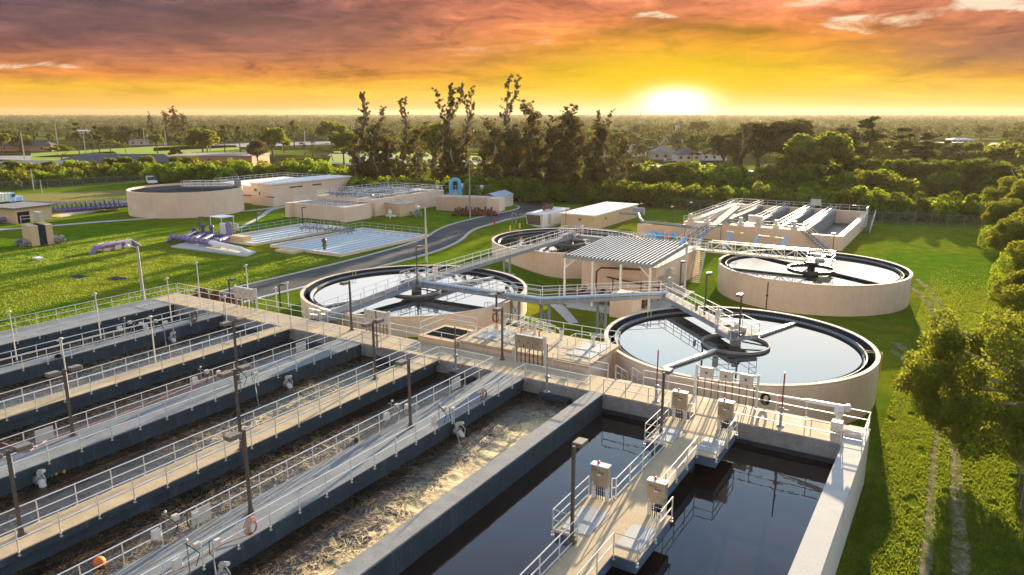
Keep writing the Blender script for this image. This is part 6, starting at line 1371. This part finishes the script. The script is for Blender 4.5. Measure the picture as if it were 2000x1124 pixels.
def rowfill(kinds, x0, x1, n, b0, b1, hmin, hmax, labels, group, wide=1.0):
    for k in range(n):
        f = (k+.5)/n; x = x0+(x1-x0)*f+random.uniform(-.5,.5)*(x1-x0)/n; kd = random.choice(kinds); p = at(x, b0+(b1-b0)*f+random.uniform(-3,3))
        plant(kd, p, random.uniform(hmin,hmax), labels.get(kd) or labels['*'], group, wide*random.uniform(.9,1.2))
# hedge of shrubs right behind the fence, left to right
rowfill(['shrub','dullshrub'], 5, 300, 26, 366, 348, 3.5, 6, {'*':'leafy green shrub behind the fence at the left'}, 'shrubs behind the left fence')
rowfill(['shrub','dullshrub','broad'], 0, 470, 26, 350, 340, 4.5, 7, {'*':'leafy green shrub or bush in the left thicket','broad':'leafy tree in the thicket behind the left fence'}, 'trees and bushes of the left thicket')
rowfill(['shrub','dullshrub','shrub'], 300, 690, 34, 358, 362, 4.5, 8, {'*':'bright bushy shrub behind the control building and railed tanks'}, 'shrubs behind the control building')
rowfill(['shrub','dullshrub'], 690, 1240, 34, 382, 398, 3.5, 6.5, {'*':'low bush at the foot of the tall dark trees'}, 'bushes under the tall trees')
rowfill(['shrub','dullshrub'], 1220, 1720, 34, 399, 424, 4, 7, {'*':'sunlit bush behind the far basins'}, 'bushes behind the far basins')
rowfill(['dullshrub','broad','shrub'], 1230, 1760, 40, 378, 402, 6, 10, {'*':'bush in the green thicket behind the far basins','broad':'leafy tree in the green thicket behind the far basins'}, 'thicket behind the far basins', 1.1)
rowfill(['shrub','dullshrub','palm'], 1700, 1900, 18, 426, 432, 4, 7, {'*':'bush along the fence at the right','palm':'fan palm along the fence at the right'}, 'plants along the right fence')
rowfill(['broad','dullshrub','palm'], 1600, 1990, 40, 370, 408, 6, 10.5, {'*':'bush in the green mass at the right','broad':'leafy tree in the green mass at the right','palm':'fan palm in the green mass at the right'}, 'green mass at the right', 1.1)
rowfill(['palm'], 1560, 1990, 22, 372, 402, 7, 11, {'*':'fan palm rising from the green mass at the right'}, 'fan palms at the right', 1.25)
rowfill(['broad','far','dullshrub'], 1640, 2080, 30, 318, 350, 8, 13, {'*':'tree in the woods at the upper right'}, 'woods at the upper right')
for x,b_,t_,lab in ((1218,398,356,'fan palm standing before the tall trees, left one of the pair'),(1243,400,357,'fan palm standing before the tall trees, right one of the pair'),(1150,396,362,'small leafy tree behind the white roofed building'),(1400,398,372,'rounded palm behind the far basins'),(1420,398,370,'second rounded palm behind the far basins'),
    (1675,418,380,'big round palm behind the right corner of the far basins'),(20,352,316,'round palm at the far left'),(596,305,283,'fan palm of the dark clump beyond the shrubs, left'),(612,307,283,'fan palm of the dark clump beyond the shrubs, middle'),(632,310,286,'fan palm of the dark clump beyond the shrubs, right'),(648,314,290,'fan palm at the right end of the dark clump'),(1260,352,318,'low palm in the bright meadow')):
    pt('palm', x, b_, t_, lab, 'fan palms', 1.3)
for x,b_,t_,lab in ((1440,372,238,'tall palm with a shaggy skirt right of the pale houses'),): pt('wispy', x, b_, t_, lab, 'tall palms', 1.3, 1)
for kd,x,b_,t_,w,lab in (('darkbroad',1480,352,242,1.7,'huge dark tree right of the tall palm'),('darkbroad',1530,352,236,1.7,'huge dark tree in the middle of the right woods'),('darkbroad',1410,345,262,1.3,'dark round tree beside the pale houses'),('broad',1590,378,262,1.35,'pale sunlit bushy tree right of the huge dark trees'),('broad',1560,385,285,1.3,'sunlit lacy tree before the huge dark trees'),
    ('pine',1690,350,228,2.0,'tall pine with a flat dark crown at the right'),('pine',1755,345,250,2.0,'tall pine with layered branches at the right'),('pine',1660,352,255,1.8,'slim tall pine left of the flat-crowned one'),('pine',1800,345,258,2.2,'wide layered pine at the right'),('pine',1640,340,248,1.6,'tall pine beside the huge dark trees'),('column',1330,275,232,1.0,'narrow dark cypress before the church tower'),('broad',1365,272,236,1.5,'rounded tree right of the narrow cypress'),
    ('darkbroad',1270,275,250,1.5,'dark tree over the roofs left of the cypress'),('broad',1230,290,262,1.4,'tree between the tall row and the pale houses'),('pine',1350,332,265,1.2,'bare branching tree in front of the pale houses'),('broad',1290,352,330,1.2,'bright bushy tree in the meadow'),('wispy',1242,356,288,1.0,'thin tree with shaggy head at the meadow edge'),('wispy',1256,356,285,1.0,'thin tree beside the shaggy headed one at the meadow edge'),
    ('umbrella',120,322,281,1.0,'broad umbrella-shaped tree over the dark roofs at the left'),('umbrella',218,301,272,.9,'small umbrella-shaped tree on the left lawn'),('umbrella',246,300,282,.8,'smaller rounded tree right of the umbrella-shaped one'),('broad',308,300,262,1.0,'round green tree on a short trunk before the salmon building'),
    ('pine',156,308,240,1.0,'tall thin pine at the left'),('pine',196,311,246,1.2,'tall pine beside the left lawn'),('pine',183,309,268,1.0,'shorter pine beside the left lawn'),('broad',398,318,252,1.2,'lacy tree in front of the salmon building'),('broad',345,322,288,.9,'small tree at the corner of the dark roof'),('darkbroad',505,330,275,1.1,'dark tree at the right end of the salmon building'),
    ('pine',405,300,246,1.3,'pine in the row behind the salmon building, left'),('pine',440,300,244,1.3,'pine in the row behind the salmon building, middle'),('pine',470,300,246,1.3,'pine in the row behind the salmon building, right'),('broad',535,318,250,1.2,'feathery tree right of the salmon building'),('pine',555,300,246,1.2,'pine behind the feathery tree'),('pine',575,290,235,1.3,'dark round-topped pine beyond the street'),
    ('broad',650,300,238,1.3,'golden feathery tree left of the tall row'),('broad',672,330,258,1.0,'lacy leaning tree at the foot of the tall row'),('broad',845,345,243,1.1,'sunlit lacy tree between the tall dark ones'),('broad',5,300,262,1.2,'leafy tree at the left edge'),('column',350,282,206,2.0,'dark shaggy tree with the tallest tip at the left'),('column',333,282,215,1.6,'dark shaggy tree left of the tallest tip'),('column',300,280,216,1.3,'tall dark tree with tufted head at the left'),('column',366,282,220,1.7,'dark shaggy tree right of the tallest tip'),
    ('darkbroad',250,282,246,1.6,'dark rounded tree beyond the left lawn'),('darkbroad',210,280,246,1.6,'dark rounded tree beyond the umbrella-shaped one'),('broad',40,296,264,1.6,'dark mass of a tree over the left road')):
    pt(kd,x,b_,t_,lab,'single trees of the town',w)
# big tree and plants close on the right
def big_tree():
    r = random.Random(77); base = Vector((8.5, 55.5, 0)); C, Q = [], []; segs = []
    k0 = base+Vector((-.8,.3,3.6)); segs.append(([tuple(base-Vector((0,0,.3))), tuple(base+Vector((-.2,.1,2.0))), tuple(k0)],[.42,.34,.28]))
    def crownpt():
        while True:
            x, y, z = r.uniform(-1,1), r.uniform(-1,1), r.uniform(-1,1)
            if .35 < x*x+y*y+z*z < 1: return Vector((x,y,z))
    cen = base+Vector((-4.6,-1.5,5.4)); rad = Vector((6.6,6.8,4.3))
    for k in range(120):
        u = crownpt(); c = cen+Vector((u.x*rad.x, u.y*rad.y, u.z*rad.z)); C.append(tuple(c)); Q.append(r.uniform(.6,1.3))
    for k in range(20):
        c = Vector(C[k*4]); m_ = k0.lerp(c,.5)+Vector((r.uniform(-.5,.5),r.uniform(-.5,.5),.5)); segs.append(([tuple(k0), tuple(m_), tuple(c), tuple(c+(c-m_)*.25)],[.16,.10,.05,.02]))
    for k in range(7):   # bare dead limbs
        a = r.uniform(2.2,5.0); c = k0+Vector((math.cos(a)*4.6, math.sin(a)*4.4, r.uniform(.2,4.2))); m_ = k0.lerp(c,.55)+Vector((r.uniform(-.5,.5),r.uniform(-.5,.5),.9)); m2 = m_.lerp(c,.5)+Vector((r.uniform(-.3,.3),r.uniform(-.3,.3),-.2)); segs.append(([tuple(k0), tuple(m_), tuple(m2), tuple(c)],[.11,.06,.04,.012]))
        for _ in range(5): q = m_.lerp(c, r.uniform(.2,1)); segs.append(([tuple(q), tuple(q+Vector((r.uniform(-1,1),r.uniform(-1,1),r.uniform(-.4,.9))))],[.035,.008]))
    t = thing('big_tree', 'large olive-green tree with bare grey limbs overhanging the fence, lower right', 'tree', base)
    L = [(c[0]-base.x, c[1]-base.y, c[2]-base.z) for c in C]; segs = [([(p[0]-base.x,p[1]-base.y,p[2]-base.z) for p in P], rs) for P, rs in segs]
    for nm, me in (('crown', leafmesh('crown', L, Q, 95000, .125, leafA, seed=3, up=.25)), ('trunk', trunkmesh('trunk', barkg, segs))):
        o = bpy.data.objects.new(nm, me); COL.objects.link(o); o.parent = t
big_tree()
broad(31, leafA, leaf=.15, n=22000, R0=4.2, H=8.5, key='nearbroad'); HGT['nearbroad'] = 9.0; NAMES['nearbroad'] = 'broadleaf_tree'
shrub(33, leafB, 'nearshrub', 14000, .13); HGT['nearshrub'] = 4.4; NAMES['nearshrub'] = 'shrub'; CATS['nearshrub'] = 'shrub'
for x_,y_,h_,k_,l_ in ((1925,462,8,'nearbroad','tree at the lawn edge under the corner woods'),(1930,530,8.5,'nearbroad','dense tree along the lawn edge, above the olive tree'),(1945,590,8,'nearshrub','tall bush between the lawn edge trees'),(1965,650,8,'nearbroad','leafy tree just above the big olive tree'),(1985,520,10,'nearbroad','tall tree over the fan palms at the right edge'),(1992,600,9,'nearbroad','broad tree at the right edge'),(1993,690,8,'nearbroad','tree behind the upper part of the big olive tree'),(1985,450,11,'nearbroad','tall tree above the corner at the right'),(1950,425,10,'nearbroad','tall tree at the far right corner of the lawn'),(1918,428,8,'nearbroad','bushy tree just at the fence corner'),(1992,770,7,'nearbroad','tree behind the lower fence at the right')):
    q = at(x_,y_)+Vector((2.6 if y_ < 680 else 1.5,0,0)); plant(k_, q, h_*.95, l_, 'plants beyond the right fence', 1.1 if k_ == 'nearbroad' else .6)
def near_plant(kd, x, y, h, lab, w=1.0, v=None): plant(kd, Vector((x,y,gz(x,y))), h, lab, 'plants beyond the right fence', w, v)
for a in (('nearbroad',9.5,72,8.5,'tall leafy tree just behind the big olive tree'),('nearbroad',9,80,7,'bushy tree between the palms and the big olive tree'),('nearbroad',8.5,87,7.5,'rounded tree above the grey-green bush'),('nearbroad',18,80,10,'tall leafy tree at the right edge behind the palms'),('nearbroad',17,62,9,'leafy tree at the right edge below the palms'),('nearbroad',8.5,106,8,'leafy tree on the lawn edge left of the corner tree'),('nearbroad',14,110,10,'tall tree behind the lawn edge trees'),('nearbroad',10,124,9,'dense tree beyond the corner tree'),('nearbroad',8.5,112,7.5,'dense shrubby tree at the corner where the right fence meets the woods'),('nearbroad',12,100,8,'dense tree right of the lawn, behind the palms'),('nearbroad',7.5,93,6.5,'rounded bushy tree hanging over the lawn edge'),('palm',12.5,84,6.5,'bright fan palm at the right edge, upper one'),('palm',12.5,77,6,'bright fan palm at the right edge, lower one'),
    ('nearshrub',8.5,84,5,'grey-green bush under the fan palms'),('nearbroad',13,68,7.5,'leafy tree behind the big olive tree'),('nearbroad',15,120,9,'tree at the right edge behind the corner tree'),('palm',16,92,8,'tall fan palm at the right edge'),('nearbroad',12,46,6.5,'leafy tree beyond the lower right fence'),('nearshrub',9,38,4,'bush beyond the lower right fence'),
    ('nearbroad',22,110,10,'leafy tree at the right edge above the palms'),('palm',10.5,121,7.5,'fan palm in the corner mass at the right'),('nearbroad',9,132,8.5,'sunlit tree above the right lawn corner'),('nearshrub',7.5,144,6,'bush in the right lawn corner'),('nearbroad',16,140,9,'leafy tree behind the right lawn corner'),('nearbroad',5.5,158,7,'yellow-green tree beside the back fence corner'),('palm',14,152,9,'fan palm behind the back fence corner'),('nearbroad',24,130,10,'leafy tree far at the right edge'),('nearshrub',7,101,4.5,'low bush at the lawn edge beneath the dense trees')): near_plant(*a)
o = MB().tube([at(1998,370,6), at(1985,350,8), at(1975,330,10)], [.16,.12,.08], 6).tube([at(1999,372,5), at(1994,335,9)], [.16,.08], 6).build('bare_trunk', barkg); tag(o, 'pale bare leaning trunks at the right edge', 'tree')
# ================================================================ town: individual trees in the middle distance, then woodland to the horizon
GLADES = ((40,284,500,350),(500,276,690,330),(640,292,965,350),(1222,312,1520,372),(1550,316,1770,352),(1790,276,1960,306),(150,262,420,276),(1080,256,1230,268),(820,256,960,266),(1420,250,1700,262))
def clearing(X, Y):
    fw = Y*math.cos(PITCH)+CH*math.sin(PITCH); qx = 1000+FPX*X/fw; qy = 562-FPX*(Y*math.sin(PITCH)-CH*math.cos(PITCH))/fw
    if any(a < qx < c and b < qy < d for a,b,c,d in GLADES): return True
    p = w2p(X, Y)
    for (cx, cy, r_) in CLEAR:
        if (p[0]-cx)**2+(p[1]-cy)**2 < r_*r_: return True
    return False
CLEAR = []
for (a,b_,r_) in ((340,300,16),(1300,320,26),(1320,340,22),(1360,325,20),(430,305,18),(120,322,20),(200,310,18),(700,312,14),(1400,330,16),(60,318,16),(250,292,16),(250,305,14)): q = at(a,b_); CLEAR.append((q.x,q.y,r_))
nf = 0; random.seed(5)
while nf < 150:
    Y = 270*math.exp(random.random()*1.35); X = random.uniform(-.74,.74)*Y
    if Y < 300 and -.15 < X/Y < .15: continue
    if clearing(X, Y): continue
    p = w2p(X, Y); f = X/Y; zone = 'left' if f < -.25 else ('middle' if f < .12 else 'right')
    kd = random.choice(['far','far','far','pine','darkbroad','broad']); h = random.uniform(7,12.5)*(1.15 if kd == 'pine' else 1)
    plant(kd, Vector((p[0],p[1],gz(*p))), h, 'tree of the distant town woods, %s part of the picture' % zone, 'distant trees in the %s of the town' % zone, random.uniform(1.1,1.6)); nf += 1
def woodland():
    r = np.random.default_rng(12); N = 10500; Y = 420*np.exp(r.random(N)*2.75); X = r.uniform(-.92,.92,N)*Y
    glade = np.array([clearing(a, b) for a, b in zip(X, Y)])
    keep = r.random(N) < .55+.45*np.sin(X*.011+1.3*np.sin(Y*.004))*np.sin(Y*.008+X*.003); keep |= Y > 2200; keep &= ~glade; X, Y = X[keep], Y[keep]; N = len(X)
    sc = 1+np.clip((Y-900)/1500, 0, 2.2); q = np.stack([X*CA-Y*SA, X*SA+Y*CA], 1)
    per = 46; P = np.repeat(q, per, 0); s = np.repeat(sc, per); hh = np.repeat(r.uniform(5.5,11.5,N)*(1+.15*(sc-1)), per); n = len(P)
    d = r.normal(size=(n,3)); d /= np.linalg.norm(d,axis=1)[:,None]; k = r.uniform(.6,1,n)**.4
    C = np.stack([P[:,0]+d[:,0]*3.9*s*k, P[:,1]+d[:,1]*3.9*s*k, hh*.62+d[:,2]*hh*.36*k], 1)
    nr = d+r.normal(size=(n,3))*.4; nr[:,2] += .3; nr /= np.linalg.norm(nr,axis=1)[:,None]; t = np.cross(nr, r.normal(size=(n,3))); t /= np.linalg.norm(t,axis=1)[:,None]; b = np.cross(nr,t)
    z = (r.uniform(.8,1.6,n)*s**.8)[:,None]; V = np.stack([C-t*z, C+b*z*.8, C+t*z, C-b*z*.8],1).reshape(-1,3)
    me = bpy.data.meshes.new('woodland'); me.vertices.add(4*n); me.vertices.foreach_set('co', V.ravel()); me.loops.add(4*n); me.loops.foreach_set('vertex_index', np.arange(4*n)); me.polygons.add(n); me.polygons.foreach_set('loop_start', np.arange(0,4*n,4)); me.polygons.foreach_set('loop_total', np.full(n,4)); me.materials.append(leafF); me.update(calc_edges=True)
    o = bpy.data.objects.new('woodland', me); COL.objects.link(o); tag(o, 'flat dark woodland reaching to the horizon', 'woodland', kind='stuff')
woodland()
# ================================================================ buildings of the town
def house(px_, py_, w, d, h, label, wall=housew, roof=roofh, ang=0.0, rh=None, name='house', wins=3, hip=True, group='houses of the town'):
    p = at(px_, py_); M = Matrix.Translation(p) @ Matrix.Rotation(AZ+ang, 4, 'Z'); t = thing(name, label, 'house' if name == 'house' else 'building', p, group)
    MB().box(-w/2,w/2,0,d,-.3,h,M).build('wall', wall, t); rh = rh if rh is not None else min(w,d)*.28
    if rh > 0:
        i = min(w,d)/2 if hip else 0
        if w >= d: rg = [(-w/2+i,d/2,h+rh),(w/2-i,d/2,h+rh)]
        else: rg = [(0,i,h+rh),(0,d-i,h+rh)]
        o = .5; v = [(-w/2-o,-o,h),(w/2+o,-o,h),(w/2+o,d+o,h),(-w/2-o,d+o,h)]+rg; v = [M @ Vector(q) for q in v]
        fs = [(0,1,5,4),(1,2,5),(2,3,4,5),(3,0,4),(3,2,1,0)] if w >= d else [(0,1,4),(1,2,5,4),(2,3,5),(3,0,4,5),(3,2,1,0)]
        MB().add(v, fs).build('roof', roof, t)
    else: MB().box(-w/2-.4,w/2+.4,-.4,d+.4,h+.002,h+.4,M).build('roof', roof, t)
    for k in range(wins):
        x = -w/2+w*(k+.5)/wins; MB().box(x-.7,x+.7,-.05,0.0,h*.35,h*.75,M).build('window', glassm, t)
    return t
house(1300,312,13,12,3.2,'pale single-storey house with a double garage behind the meadow')
house(1345,316,11,12,3.2,'pale house with a grey roof right of the garage house',roof=roofg)
house(1395,314,12,12,3.0,'pale bluish house under the trees right of the garage house',wall=offw); house(1240,306,12,11,3.0,'pale house half hidden at the right end of the tall trees',wall=offw,roof=roofh)
house(1255,290,14,10,3.4,'distant grey-roofed house behind the shaggy trees',roof=roofg)
house(1400,262,16,12,4,'white-walled house with a pale roof beyond the cypress',wall=white); house(1318,284,20,14,5,'large pale church-like building',rh=2.5); house(1325,266,5,5,11,'square pale tower of the church-like building',rh=1.5,wins=1)
house(1610,352,7,9,3,'small dark-roofed shed in the right woods',roof=roofg,wins=1); house(1640,345,9,5,2.4,'low white-roofed cabin in the right woods',roof=roofw,rh=0,wins=1)
for k,(x,y,w_,lab) in enumerate(((1630,300,20,'long pale roof among the right woods'),(1660,282,24,'pale roofs beyond the tall pines'),(1790,278,18,'pale house right of the layered pine'),(1860,290,14,'pale roofed house at the right'),(1880,282,16,'long pale roofed house further right'),(1560,262,26,'white store roof in the right distance'),(1600,245,40,'long white store roof far at the right'),(1480,240,30,'white roof glinting in the far right woods'),
    (960,262,30,'pale flat building beyond the tall row'),(1020,248,34,'long flat white roof beyond the tallest spire'),(1110,246,26,'flat pale roof beyond the thick part of the row'),(905,262,20,'pale shed beyond the tufted tops'),(285,284,22,'blue-grey building beyond the left lawn'),(130,255,18,'small white roof in the left distance'),(155,262,20,'pale roof in the left distance'),(470,275,24,'pale low building behind the row of pines'),(90,322,0,''))):
    if w_: house(x,y,w_,9,3.2,lab,wall=offw if k%2 else housew,roof=roofw if k%3 else roofh,rh=0 if k%2 else 1.2,wins=4,ang=random.uniform(-.3,.3))
house(35,340,30,20,3.0,'tan flat building with a bluish roof at the left edge',wall=brickr,roof=roofg,rh=0,name='building')
house(225,330,46,14,2.6,'long low building with a dark shingle roof behind the left shrubs',wall=brickr,roof=roofg,rh=2.6,name='building')
house(410,326,34,22,4.0,'salmon flat-roofed building behind the shrubs',wall=brickr,roof=roofh,rh=0,name='building')
house(45,296,34,8,3.4,'low brown building across the road at the left',wall=brickr,roof=roofg,name='building')
o = MB().bar(at(648,322,.6), at(690,326,.6), .2, 2.6).build('white_fence', white); tag(o, 'white fence beyond the shrubs left of the tall trees', 'fence')
# utility poles
for k,(x,b_,t_,lab) in enumerate(((168,305,265,'leaning concrete utility pole beside the left lawn'),(48,311,258,'tall pole by the left road'),(113,285,240,'thick pale pole behind the umbrella-shaped tree'),(325,286,256,'pale pole right of the round green tree'),(283,284,250,'pale pole beyond the left lawn'),(272,268,250,'short pole beyond the left lawn'),(352,278,232,'tall pole under the dark shaggy tree'),(538,282,233,'tall pole beyond the street, middle left'),
    (596,282,256,'pole beside the grey car street'),(660,270,246,'pole left of the golden feathery tree'),(680,265,250,'pole behind the golden feathery tree'),(688,268,232,'taller pole at the start of the tall row'),(692,270,242,'pole just left of the tall row'),(553,300,284,'short pole in the feathery tree'),(411,295,262,'pole at the salmon building'),(1638,312,262,'slim pole in the right woods'),(1645,345,262,'bare pole before the right meadow'),(66,372,330,'leaning wooden pole at the left fence'),(82,378,352,'pale lamp pole at the left fence'),(1200,240,220,'far pole on the horizon left of the sun'),(1250,240,218,'far pole below the sun'),(855,264,246,'far pole behind the tall row'))):
    p = at(x,b_); h = pz(p,t_)-p.z; t = thing('utility_pole', lab, 'utility pole', p, 'utility poles'); r_ = max(.13, .0007*p.length)
    MB().tube([p-Vector((0,0,.3)), p+Vector((0,0,h))], [r_, r_*.7], 6).build('pole', conc, t)
    if k % 2 == 0: MB().bar(p+Vector((-1.1,.4,h-.8)), p+Vector((1.1,-.4,h-.8)), .14).build('cross_arm', bark, t)
# ================================================================ grass tufts close to the camera
def blades(name, label, n, box, h, keep):
    r = np.random.default_rng(21); P = []
    while len(P) < n:
        x, y = r.uniform(box[0],box[1]), r.uniform(box[2],box[3])
        if keep(x, y): P.append((x, y, gz(x,y)))
    P = np.array(P); a = r.uniform(0,6.28,n); w = r.uniform(.03,.08,n); hh = h*r.uniform(.5,1.3,n); lx, ly = r.normal(size=n)*.5*hh, r.normal(size=n)*.5*hh
    A = P+np.stack([np.cos(a)*w, np.sin(a)*w, 0*a],1); B = P-np.stack([np.cos(a)*w, np.sin(a)*w, 0*a],1); T = P+np.stack([lx,ly,hh],1)
    V = np.stack([A,B,T],1).reshape(-1,3); me = bpy.data.meshes.new(name); me.vertices.add(3*n); me.vertices.foreach_set('co', V.ravel()); me.loops.add(3*n); me.loops.foreach_set('vertex_index', np.arange(3*n)); me.polygons.add(n); me.polygons.foreach_set('loop_start', np.arange(0,3*n,3)); me.polygons.foreach_set('loop_total', np.full(n,3)); me.materials.append(bladem); me.update(calc_edges=True)
    o = bpy.data.objects.new(name, me); COL.objects.link(o); tag(o, label, 'grass', kind='stuff')
def keepR(x, y):
    if x > -3 and any(abs(y-v)<1.2 and (x-u)**2+(y-v)**2 < (w*.5)**2 and (mn.noise(Vector((x*5,y*5,9))) > -.5) for u,v,w in RUTS): return False
    return mn.noise(Vector((x*.9, y*.45, 0))) > -.42 and (y < 60 or (y-60)/68 < mn.noise(Vector((x*7.3,y*6.1,3)))*.7+.5) and (x+15.2)**2+(y-60.8)**2 > 127 and (x+15.6)**2+(y-97)**2 > 130
blades('grass', 'rough grass right of the tanks, crossed by wheel ruts', 130000, (-3.2, 6.5, 26, 128), .13, keepR)
def keepL(x, y): return mn.noise(Vector((x*.5, y*.5, 4))) > -.25 and x < -70.3
blades('grass', 'rough grass on the left lawn', 70000, (-125, -70.3, 34, 76), .11, keepL)

# ================================================================ air
def haze():
    m = bpy.data.materials.new('warm_haze'); m.use_nodes = True; nt = m.node_tree; nt.nodes.clear(); t = NT(nt)
    out = t.node('ShaderNodeOutputMaterial'); v = t.node('ShaderNodeVolumePrincipled', {'Density': .00005, 'Anisotropy': .35, 'Color': (1.0,.86,.66,1)})
    nt.links.new(v.outputs[0], out.inputs['Volume'])
    b = MB().box(-4500, 4500, -280, 5200, -1.5, 42); b.org = (0,0,-1.5); o = b.build('haze', m); tag(o, 'warm evening haze over the distant woods', 'haze', kind='stuff')
haze()
